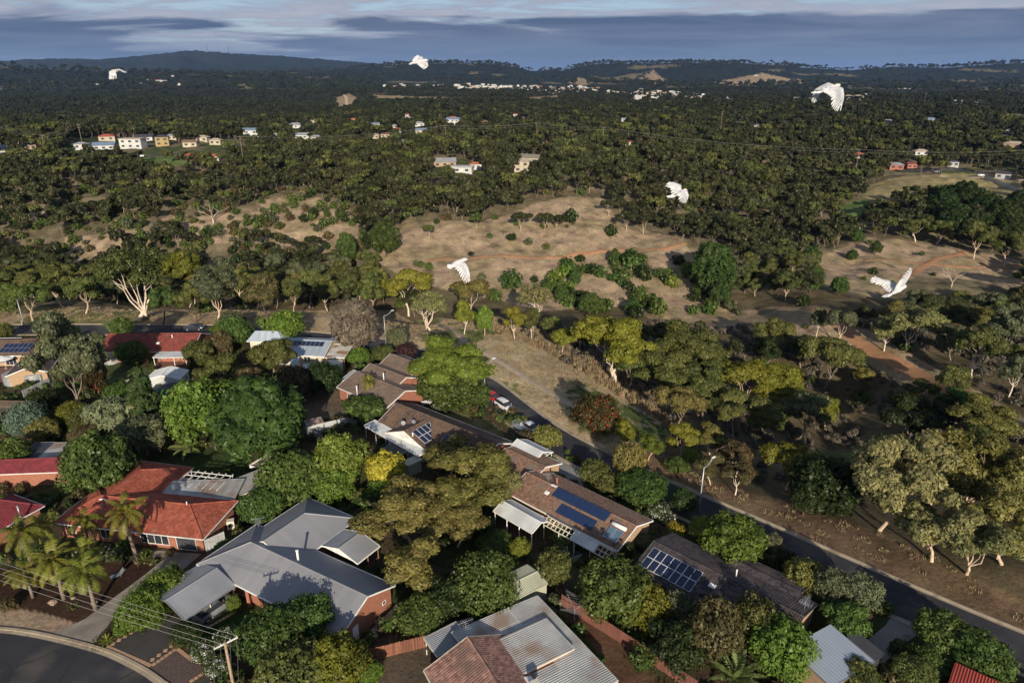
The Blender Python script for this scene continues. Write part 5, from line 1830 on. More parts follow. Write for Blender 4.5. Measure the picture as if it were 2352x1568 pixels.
for k in range(2):
    o_ = fm.p(s_ + 1.0 + k * 1.1, 0.75, fm.ze + .75 * math.tan(sl)); e2_ = fm.e2 * math.cos(sl) + Vector((0, 0, math.sin(sl))); n2_ = -fm.e2 * math.sin(sl) + Vector((0, 0, math.cos(sl)))
    mb = MB(); mb.box(o_ + n2_ * .08, fm.e1 * 1.03, e2_ * 1.95, n2_ * .09, 1); mb.face([o_ + n2_ * .175 + fm.e1 * .05 + e2_ * .05, o_ + n2_ * .175 + fm.e1 * .98 + e2_ * .05, o_ + n2_ * .175 + fm.e1 * .98 + e2_ * 1.9, o_ + n2_ * .175 + fm.e1 * .05 + e2_ * 1.9], 0)
    mb.build('collector', [mat('collector_glass', (.10, .16, .22), .2, spec=.6), ALU], wh)
skylight(h, fm, s_ - 10.6, 2.5, .7, .6); skylight(h, fm, 5.0, 4.0, .9, .6, 'b')
p_ = Z(7, 872, 425, 3.0); flue(h, (p_.x, p_.y, 2.8), .7, .06, DARK_METAL, cowl=False)
p_ = Z(3, 403, 1460, 4.0); flue(h, (p_.x, p_.y, 3.6), 1.2, .14, mat('terracotta', (.35, .13, .08)), cowl=False, name='chimney_pot')
antenna(h, Z(3, 330, 1470, 3.8), 1.7, .2)
t = thing('carport', 'white gabled carport sheltering the white caravan', 'carport')
rf = Roof('corr', METAL_WHITE, WHITE); fc2 = FrP((3, -10, 1195), (3, 205, 1305), (3, 430, 1240), 2.7, 1.1); CARPORT2 = fc2
roof_block(rf, fc2, 'gable'); rf.finish(t)
for a_, b_ in ((.2, .2), (fc2.L - .2, .2), (fc2.L - .2, fc2.W - .2), (.2, fc2.W - .2), (fc2.L - .2, fc2.W - 1.6)): post(t, fc2.p(a_, b_, 0), 0, 2.7, .12, CREAM)
mb = MB(); mb.bar(fc2.p(fc2.L - .1, 0, 2.68), fc2.p(fc2.L - .1, fc2.W, 2.68), .06, .12)
mb.bar(fc2.p(fc2.L - .1, fc2.W * .25, 2.7), fc2.p(fc2.L - .1, fc2.W / 2, 3.6), .05, .08); mb.bar(fc2.p(fc2.L - .1, fc2.W * .75, 2.7), fc2.p(fc2.L - .1, fc2.W / 2, 3.6), .05, .08)
mb.build('gable_truss', WHITE, t)
t = thing('verandah', 'white corrugated verandah roof under the gum beside the blue panels', 'verandah')
rf = Roof('corr', METAL_WHITE, WHITE); g_ = FrP((7, -120, 150), (7, 200, 335), (7, 345, 235), 2.4, .75); roof_block(rf, g_, 'gable'); rf.finish(t)
for k in range(4): post(t, g_.p(.2 + (g_.L - .4) * k / 3, .15, 0), 0, 2.4, .12)
t = thing('pergola', 'cream open-framed pergola along the front of the house with blue panels', 'pergola')
pg = FrP((7, 290, 262), (7, 815, 555), (7, 900, 492), 2.35, .7); pg.W = max(pg.W, 2.2)
for k in range(17):
    a_ = pg.L * k / 16
    if 7.5 < k < 12.5: continue
    for sgn in (0, 1):
        mb = MB(); mb.bar(pg.p(a_, pg.W * sgn, 2.35), pg.p(a_, pg.W / 2, 3.05), .06, .12); mb.build('rafter', CREAM, t)
for b_, z_ in ((0, 2.35), (pg.W, 2.35), (pg.W / 2, 3.08), (pg.W * .25, 2.72), (pg.W * .75, 2.72)):
    mb = MB(); mb.bar(pg.p(0, b_, z_), pg.p(pg.L, b_, z_), .07, .13); mb.build('beam', CREAM, t)
for k in range(5):
    for b_ in (0.05, pg.W - .05): post(t, pg.p(.1 + (pg.L - .2) * k / 4, b_, 0), 0, 2.3, .12, CREAM)
g_ = like(pg, pg.p(pg.L * .44, -.05, 0), pg.p(pg.L * .8, -.05, 0), 2.42, .72, pg.W + .1)
rf = Roof('corr', METAL_WHITE, WHITE); roof_block(rf, g_, 'gable', gut=False); rf.finish(t)

# --- charcoal roof with fourteen panels
h = house('house with charcoal tiled gable roof and fourteen white-framed solar panels')
rf = Roof('tile', TILE_DARK, METAL_CHAR)
_c1, _c2, _a = Z(7, 1385, 350, 2.6), Z(8, 455, 915, 2.6), Z(7, 1020, 620, 2.6); _e = (_c2 - _c1).normalized()
f = Frame(_a, _a + _e * 19.3, _c2, 2.6, 1.4); H10 = f
roof_block(rf, f, 'gable', singles=1); wall_block(h, f, BRICK_TAN, ohg=.25)
f2 = like(f, f.p(f.L * .45, f.W - 2.6, 0), f.p(f.L * .9, f.W - 2.6, 0), 2.45, .75, 5.0)
roof_block(rf, f2, 'gable', ('gable', 'gable'), singles=1); wall_block(h, f2, BRICK_TAN)
rf.finish(h, 260)
c_ = Z(7, 1075, 608, 2.95); s_ = (c_ - f.A).dot(f.e1)
solar(h, f, s_, .75, 7, 2, .97, 1.62, frame_m=WHITE)
skylight(h, f, s_ + 8.2, 2.6, .8, .6)
p_ = Z(7, 1880, 670, 4.0); flue(h, (p_.x, p_.y, 3.6), .9, .08); p_ = Z(7, 1520, 640, 4.2); flue(h, (p_.x, p_.y, 3.8), .6, .06, DARK_METAL, cowl=False)
mb = MB(); p_ = Z(7, 1598, 828, 3.2); mb.tube([p_ - Vector((0, 0, .2)), p_ + Vector((0, 0, .15)), p_ + Vector((0, 0, .35))], [.3, .34, .1], 12); mb.build('roof_vent', METAL_CHAR, h)
antenna(h, Z(8, 345, 985, 3.2), 1.7, .9)
window(h, f, 'r', 4.0, .3, .9, 1.9, 1)
t = thing('garage', 'garage with pale blue-grey ribbed roof in front of the concrete driveway', 'garage')
rf = Roof('box', METAL_BLUE, GREY_METAL); g_ = FrP((8, 310, 1335), (8, 570, 1610), (8, 925, 1385), 2.6, .3)
g_ = Frame(Z(8, 310, 1335, 2.6), Z(8, 480, 1150, 2.6), Z(8, 925, 1385, 2.6), 2.6, .1); g_.W = max(g_.W, 6.0)
g_ = Frame(Z(8, 570, 1600, 2.6), Z(8, 925, 1385, 2.6), Z(8, 480, 1150, 2.6), 2.6, .35)
roof_block(rf, g_, 'skillion'); rf.finish(t); wall_block(t, g_, BRICK_TAN, 'skillion', oh=.2, ohg=.2)
t = thing('shed', 'narrow black ribbed lean-to on the driveway side of the pale garage', 'shed')
rf = Roof('rib', METAL_CHAR, METAL_CHAR); k_ = like(g_, g_.p(1.0, -2.4, 0), g_.p(g_.L * .95, -2.4, 0), 2.2, .25, 2.35); k_.A = g_.A + g_.e1 * g_.L + g_.e2 * .3; k_.L = 2.2; k_.W = g_.W * .6
roof_block(rf, k_, 'skillion'); rf.finish(t); wall_block(t, k_, METAL_CHAR, 'skillion', oh=.05, ohg=.05)
t = thing('shed', 'red ribbed metal roof at the bottom right corner', 'shed')
rf = Roof('rib', METAL_RED, METAL_RED); A_ = Z(8, 1590, 1400, 3.2); B_ = Z(8, 2150, 1655, 3.2); C_ = Z(8, 2100, 1900, 3.2)
g_ = Frame(A_, B_, C_, 3.2, -.8); g_.W = 7.0; roof_block(rf, g_, 'skillion'); rf.finish(t); wall_block(t, Frame(A_, B_, C_, 2.6, 0), BRICK_RED, 'skillion')

# --- bottom centre: tiles and ribbed sheets
h = house('house with brown tiled gable and wide weathered ribbed patio roofs at the bottom centre')
rf = Roof('tile', mat('tile_brown_pink', (.24, .135, .105), .9, rnd=.35, col2=(.18, .10, .08), nscale=1.2, stain=(.13, .085, .07), stain_scale=.3, objr=.3), CREAM)
a0_ = Z(6, 1755, 1190, 4.6); a1_ = W(1141, 1568, 4.6); e_ = (a1_ - a0_); e_.z = 0; e_.normalize(); n_ = Vector((e_.y, -e_.x, 0))
cL = Z(6, 1385, 1435, 2.6); half = abs((cL - a0_).dot(n_)); print('H11 half', half, e_, n_)
A_ = a0_ + n_ * half
if (cL - a0_).dot(n_) < 0: A_ = a0_ - n_ * half
B_ = A_ + e_ * 13.0
C_ = a0_ * 2 - A_ + e_ * 13.0
ft = Frame(A_, B_, C_, 2.6, 2.05); roof_block(rf, ft, 'gable', singles=1); wall_block(h, ft, BRICK_TAN)
rf.finish(h, 300)
skylight(h, ft, 6.4, 1.0, .8, .9, 'b'); p_ = ft.p(8.2, ft.W - 1.5, 3.6)
mb = MB(); mb.cbox(p_, .9, .8, .7, .5); mb.build('air_conditioner', CREAM, h)
rf = Roof('rib', METAL_OLD, CREAM)
c1, c2 = Z(7, 240, 850, 2.4), Z(7, 800, 1440, 2.4)
g_ = Frame(c1, c2, Z(6, 1400, 1195, 2.4), 2.4, .25)
print('H11 patio', g_.L, g_.W)
g_.L += 2.0
g_.W = 4.2
roof_block(rf, g_, 'skillion')
fill = like(g_, g_.p(9.3, 4.22, 0), g_.p(g_.L, 4.22, 0), 2.66, .15, 3.6); roof_block(rf, fill, 'skillion')
top = like(g_, g_.p(0, 4.15, 0), g_.p(4.3, 4.15, 0), 2.62, .3, 7.3); roof_block(rf, top, 'skillion')
ft_c = Z(7, 350, 1020, 3.3); a_ = (ft_c - g_.A).dot(g_.e1); b_ = (ft_c - g_.A).dot(g_.e2); print('box', a_, b_)
bx = like(g_, g_.p(4.0, 1.6, 0), g_.p(9.2, 1.6, 0), 3.0, .3, 7.2); roof_block(rf, bx, 'skillion')
rf.finish(h)
wall_block(h, bx, BRICK_RED, 'skillion', oh=.12, ohg=.12, name='brick_wall')
for k in range(5): post(h, g_.p(.2 + (g_.L - 2.4) * k / 4, .15, 0), 0, 2.4, .1, CREAM)
antenna(h, Z(6, 1745, 1180, 3.0) - Vector((0, 0, .4)), 2.4, .5)
t = thing('patio_cover', 'grey ribbed lean-to on cream posts left of the brown tiled gable', 'patio cover')
rf = Roof('rib', METAL_GREY, CREAM); k_ = FrP((6, 1400, 1195), (6, 1510, 1350), (6, 1760, 1190), 2.35, .15); roof_block(rf, k_, 'skillion'); rf.finish(t)
for a_ in (.15, k_.L - .15): post(t, k_.p(a_, .15, 0), 0, 2.3, .1, CREAM)
t = thing('shed', 'pale green metal garden shed at the end of the back garden', 'shed')
rf = Roof('rib', METAL_CREAM, METAL_CREAM); g_ = FrP((7, 40, 890), (7, 325, 745), (7, 165, 592), 2.4, .35); print('H12', g_.L, g_.W); roof_block(rf, g_, 'gable'); rf.finish(t); wall_block(t, g_, METAL_CREAM, oh=.06, ohg=.06)

# ------------------------------------------------------------------ the suburb beyond and the far town
# (u, v of the walls, width on the print, roof, wall, storeys, phrase)
ROOFS = {'grey': (.26, .27, .29), 'blue': (.16, .22, .32), 'red': (.34, .09, .06), 'orange': (.36, .12, .06), 'brown': (.2, .13, .1), 'white': (.45, .45, .45), 'dark': (.05, .05, .06), 'tan': (.4, .33, .26), 'maroon': (.2, .06, .06), 'olive': (.2, .19, .14)}
WALLS = {'white': (.5, .5, .48), 'cream': (.44, .38, .28), 'tan': (.34, .25, .17), 'red': (.38, .14, .09), 'yellow': (.34, .25, .11), 'grey': (.4, .4, .4)}
FARH = [
    (10, 346, 34, 'blue', 'grey', 1, 'at the left edge of the suburb beyond'), (72, 340, 26, 'dark', 'tan', 1, 'among trees left of the hilltop terrace'),
    (190, 339, 36, 'grey', 'white', 1, 'leftmost of the hilltop terrace'), (242, 341, 56, 'blue', 'white', 1, 'with red brick base, second of the hilltop terrace'),
    (247, 320, 42, 'red', 'cream', 1, 'behind the hilltop terrace'), (308, 337, 62, 'tan', 'white', 2, 'modern, with white garage doors on the hilltop'),
    (335, 321, 48, 'dark', 'white', 1, 'flat, behind the modern one'), (375, 332, 36, 'dark', 'yellow', 2, 'tall, beside the modern one'),
    (395, 318, 24, 'grey', 'cream', 1, 'above the tall yellow one'), (440, 334, 40, 'brown', 'cream', 1, 'right of the tall yellow one'),
    (467, 322, 34, 'tan', 'cream', 1, 'second right of the tall yellow one'), (497, 329, 32, 'tan', 'cream', 1, 'gabled, at the steep little street'),
    (578, 314, 42, 'blue', 'white', 2, 'right of the steep little street'), (440, 365, 26, 'red', 'red', 1, 'below the hilltop street, left'),
    (493, 367, 32, 'orange', 'cream', 1, 'below the hilltop street, right'), (722, 287, 20, 'tan', 'cream', 2, 'pale, high in the middle left'),
    (680, 291, 44, 'grey', 'white', 1, 'long, high in the middle left'), (633, 315, 26, 'grey', 'cream', 1, 'half hidden left of a pair'),
    (693, 316, 44, 'grey', 'white', 1, 'wide, in front of the pale one'), (727, 321, 34, 'grey', 'cream', 1, 'right of the wide grey one'),
    (814, 278, 26, 'orange', 'cream', 1, 'upper left of the middle suburb'), (861, 289, 26, 'blue', 'cream', 1, 'left in the middle suburb'),
    (936, 273, 18, 'red', 'white', 2, 'small and high in the middle suburb'), (904, 291, 20, 'dark', 'white', 1, 'dark roofed in the middle suburb'),
    (911, 303, 30, 'red', 'cream', 1, 'bright roofed in the middle suburb'), (887, 314, 26, 'maroon', 'cream', 1, 'under the bright roofed one'),
    (862, 316, 24, 'tan', 'cream', 1, 'left under the bright roofed one'), (966, 304, 36, 'blue', 'cream', 1, 'slate roofed, centre of the middle suburb'),
    (964, 287, 30, 'grey', 'white', 1, 'above the slate roofed one'), (1041, 274, 28, 'orange', 'cream', 1, 'above the big blue roof'),
    (1042, 285, 38, 'blue', 'white', 2, 'with big blue roof'), (1007, 294, 12, 'tan', 'cream', 1, 'tiny cream one left of the big blue roof'),
    (1112, 283, 22, 'brown', 'tan', 1, 'brown, right of the big blue roof'), (1181, 273, 16, 'red', 'white', 2, 'small, high at centre'),
    (1204, 275, 20, 'grey', 'white', 1, 'beside the small high one'), (1361, 276, 10, 'red', 'red', 1, 'tiny, at the yellow tree'),
    (1429, 284, 14, 'blue', 'white', 2, 'tiny two-storeyed'), (1426, 292, 14, 'red', 'white', 1, 'tiny, under the two-storeyed one'),
    (1522, 294, 16, 'brown', 'white', 1, 'small, right of centre in the woods'), (1487, 303, 14, 'blue', 'white', 1, 'small gabled, in the woods'),
    (1444, 333, 20, 'maroon', 'cream', 1, 'lone in the woods right of centre'), (927, 329, 20, 'white', 'white', 1, 'small white, under the middle suburb'),
    (1021, 379, 64, 'grey', 'tan', 1, 'with chimney and panels, left of three in the near woods'), (1064, 393, 58, 'white', 'white', 1, 'long and white in the near woods'),
    (1092, 386, 34, 'orange', 'white', 1, 'behind the long white one'), (1217, 370, 62, 'olive', 'cream', 1, 'wide and low, right in the near woods'),
    (1200, 392, 44, 'tan', 'cream', 2, 'with balcony, right in the near woods'), (1251, 333, 20, 'maroon', 'cream', 1, 'half hidden above the near woods'),
    (1324, 314, 16, 'maroon', 'cream', 1, 'tiny, right of the wire pole'), (1693, 286, 18, 'blue', 'white', 1, 'hipped, in the right woods'),
    (1735, 291, 26, 'dark', 'grey', 1, 'long dark, in the right woods'), (1701, 302, 12, 'white', 'white', 1, 'tiny white, under the hipped one'),
    (1805, 286, 34, 'dark', 'cream', 1, 'low dark, middle of the right woods'), (1631, 286, 14, 'tan', 'white', 1, 'small, left of the right woods'),
    (2038, 281, 20, 'grey', 'white', 1, 'small, upper right'), (2136, 278, 34, 'blue', 'white', 1, 'with broad hipped roof, upper right'),
    (2091, 294, 20, 'grey', 'grey', 1, 'grey, upper right'), (2331, 271, 40, 'tan', 'white', 1, 'at the right edge, high'),
    (2315, 303, 18, 'grey', 'white', 1, 'small, at the right edge'), (2305, 318, 20, 'tan', 'white', 1, 'small, at the right edge, lower'),
    (2325, 336, 44, 'tan', 'tan', 1, 'wide tan, at the right edge'), (2113, 354, 38, 'tan', 'white', 1, 'pale, above the park'),
    (2058, 386, 36, 'grey', 'red', 1, 'left at the park street'), (2091, 384, 26, 'maroon', 'red', 1, 'maroon, at the park street'),
    (2188, 379, 24, 'dark', 'grey', 1, 'dark, at the park street'), (1973, 361, 18, 'red', 'cream', 1, 'red roofed, above the wires'),
    (2303, 407, 38, 'dark', 'grey', 1, 'dark roofed, at the right end of the park'),
    (115, 185, 16, 'white', 'white', 1, 'white hall on the far left plateau, left'), (372, 185, 34, 'white', 'white', 1, 'long white hall on the far left plateau'),
    (2078, 201, 34, 'white', 'white', 1, 'long white sheds on the far right slope'), (1736, 172, 12, 'white', 'white', 1, 'white house on the far right hilltop'),
]


def hmat(d, k, pre):
    return mat(pre + k, d[k], .75, nscale=.5)


WIN = mat('far_window', (.05, .06, .08), .2, spec=.6)


def small_house_meshes(Wd, D, st, roof, wall, form):
    """wall, window list and hip or gable roof for a house Wd wide"""
    h = 2.9 * st
    wb = MB(); wb.box((-Wd / 2, -D / 2, -2.5), (Wd, 0, 0), (0, D, 0), (0, 0, h + 2.5))
    rb = MB(); o = .5; a, b = Wd / 2 + o, D / 2 + o; rr = b * .42
    rx = a - b if form == 'hip' else a
    if form == 'flat':
        rb.box((-a, -b, h), (2 * a, 0, 0), (0, 2 * b, 0), (0, 0, .35))
    else:
        rx = max(rx, .3)
        A, B, C_, D_ = (-a, -b, h), (a, -b, h), (a, b, h), (-a, b, h); E_, F_ = (-rx, 0, h + rr), (rx, 0, h + rr)
        rb.face([A, B, F_, E_]); rb.face([C_, D_, E_, F_])
        rb.face([B, C_, F_] if form == 'hip' else [B, C_, F_]); rb.face([D_, A, E_])
        rb.face([D_, C_, B, A])
    wins = []
    n = max(2, int(Wd / 4))
    for s_ in range(st):
        for k in range(n):
            x_ = -Wd / 2 + Wd * (k + .5) / n
            wbm = MB(); wbm.box((x_ - .9, -D / 2 - .05, .9 + 2.9 * s_), (1.8, 0, 0), (0, .04, 0), (0, 0, 1.2))
            wins.append(wbm)
    return wb, rb, wins


FH = []
for n_, (u_, v_, w_, rc, wc, st, ph) in enumerate(FARH):
    p = G(u_, v_ + 2.5)
    dep = project(p.x, p.y, p.z)[2]
    Wm = float(np.clip(w_ * .78 * dep / 1568, 6, 26)) if dep < 1600 else w_ * .8 * dep / 1568
    rz = -math.atan2(p.x, p.y) * .6 + random.uniform(-.35, .35)
    form = 'flat' if (rc, st) in (('tan', 2), ('white', 1)) and n_ % 2 else ('hip' if n_ % 3 else 'gable')
    t = thing('house', f'{wc} walled house with {rc} roof, {ph}' if len(ph.split()) < 10 else f'{rc} roofed house {ph}', 'house', (p.x, p.y, p.z), rz)
    t['label'] = f'{wc} house with {rc} roof, {ph}'
    if len(t['label'].split()) > 16: t['label'] = f'{rc} roofed house {ph}'
    wb, rb, wins = small_house_meshes(Wm, min(Wm * .62, 11), st, rc, wc, form)
    wb.build('wall', hmat(WALLS, wc, 'wall_'), t); rb.build('roof', hmat(ROOFS, rc, 'roof_'), t)
    if dep < 900:
        for w in wins: w.build('window', WIN, t)
    FH.append((u_, v_, w_, dep))

# far town: pale houses in bands
TOWN = [((880, 1000), (197, 203), 26), ((985, 1130), (195, 205), 20), ((1070, 1140), (194, 201), 12), ((1125, 1240), (198, 209), 30), ((1225, 1345), (200, 214), 26), ((1330, 1380), (203, 212), 7),
        ((1395, 1480), (210, 224), 20), ((1455, 1560), (212, 229), 34), ((1545, 1625), (218, 233), 12), ((1640, 1680), (226, 240), 9), ((1920, 1990), (226, 233), 10), ((1740, 1900), (228, 238), 10),
        ((2190, 2260), (236, 244), 4), ((150, 420), (170, 200), 8)]
rt = np.random.default_rng(31)
tp = []
for k in range(6):
    wb, rb, _ = small_house_meshes(14 + 2 * k, 9, 1 + (k % 3 == 0), 0, 0, ['hip', 'gable', 'flat'][k % 3])
    m_ = MB(); m_.v = wb.v + rb.v; m_.f = wb.f + [tuple(i + len(wb.v) for i in f) for f in rb.f]; m_.m = [0] * len(wb.f) + [1] * len(rb.f); m_.r = [.5] * len(m_.f)
    wc = ['white', 'white', 'white', 'white', 'cream', 'grey'][k]; rc = ['white', 'grey', 'white', 'tan', 'orange', 'dark'][k]
    tp.append((m_.mesh('town_house', [hmat(WALLS, wc, 'wall_'), hmat(ROOFS, rc, 'roof_')]), wc, rc))
for (u0, u1), (v0, v1), n in TOWN:
    side = 'left plateau' if u1 < 500 else ('upper town' if u1 < 1150 else ('middle of the town' if u1 < 1400 else ('lower right town' if u1 < 1700 else 'right valley')))
    for i in range(n):
        p = G(rt.uniform(u0, u1), rt.uniform(v0, v1)); k = int(rt.integers(0, 6)) if rt.random() < .6 else int(rt.integers(0, 4))
        me, wc, rc = tp[k]
        o = link('town_house', me); o.location = (p.x, p.y, p.z + 1.5); o.rotation_euler = (0, 0, rt.uniform(-.8, .8)); s_ = rt.uniform(.65, 1.15); o.scale = (s_, s_, s_ * 1.1)
        o['label'] = f'tiny {wc} walled house with {rc} roof, {side}'; o['category'] = 'house'; o['group'] = f'{wc} and {rc} houses, {side}'

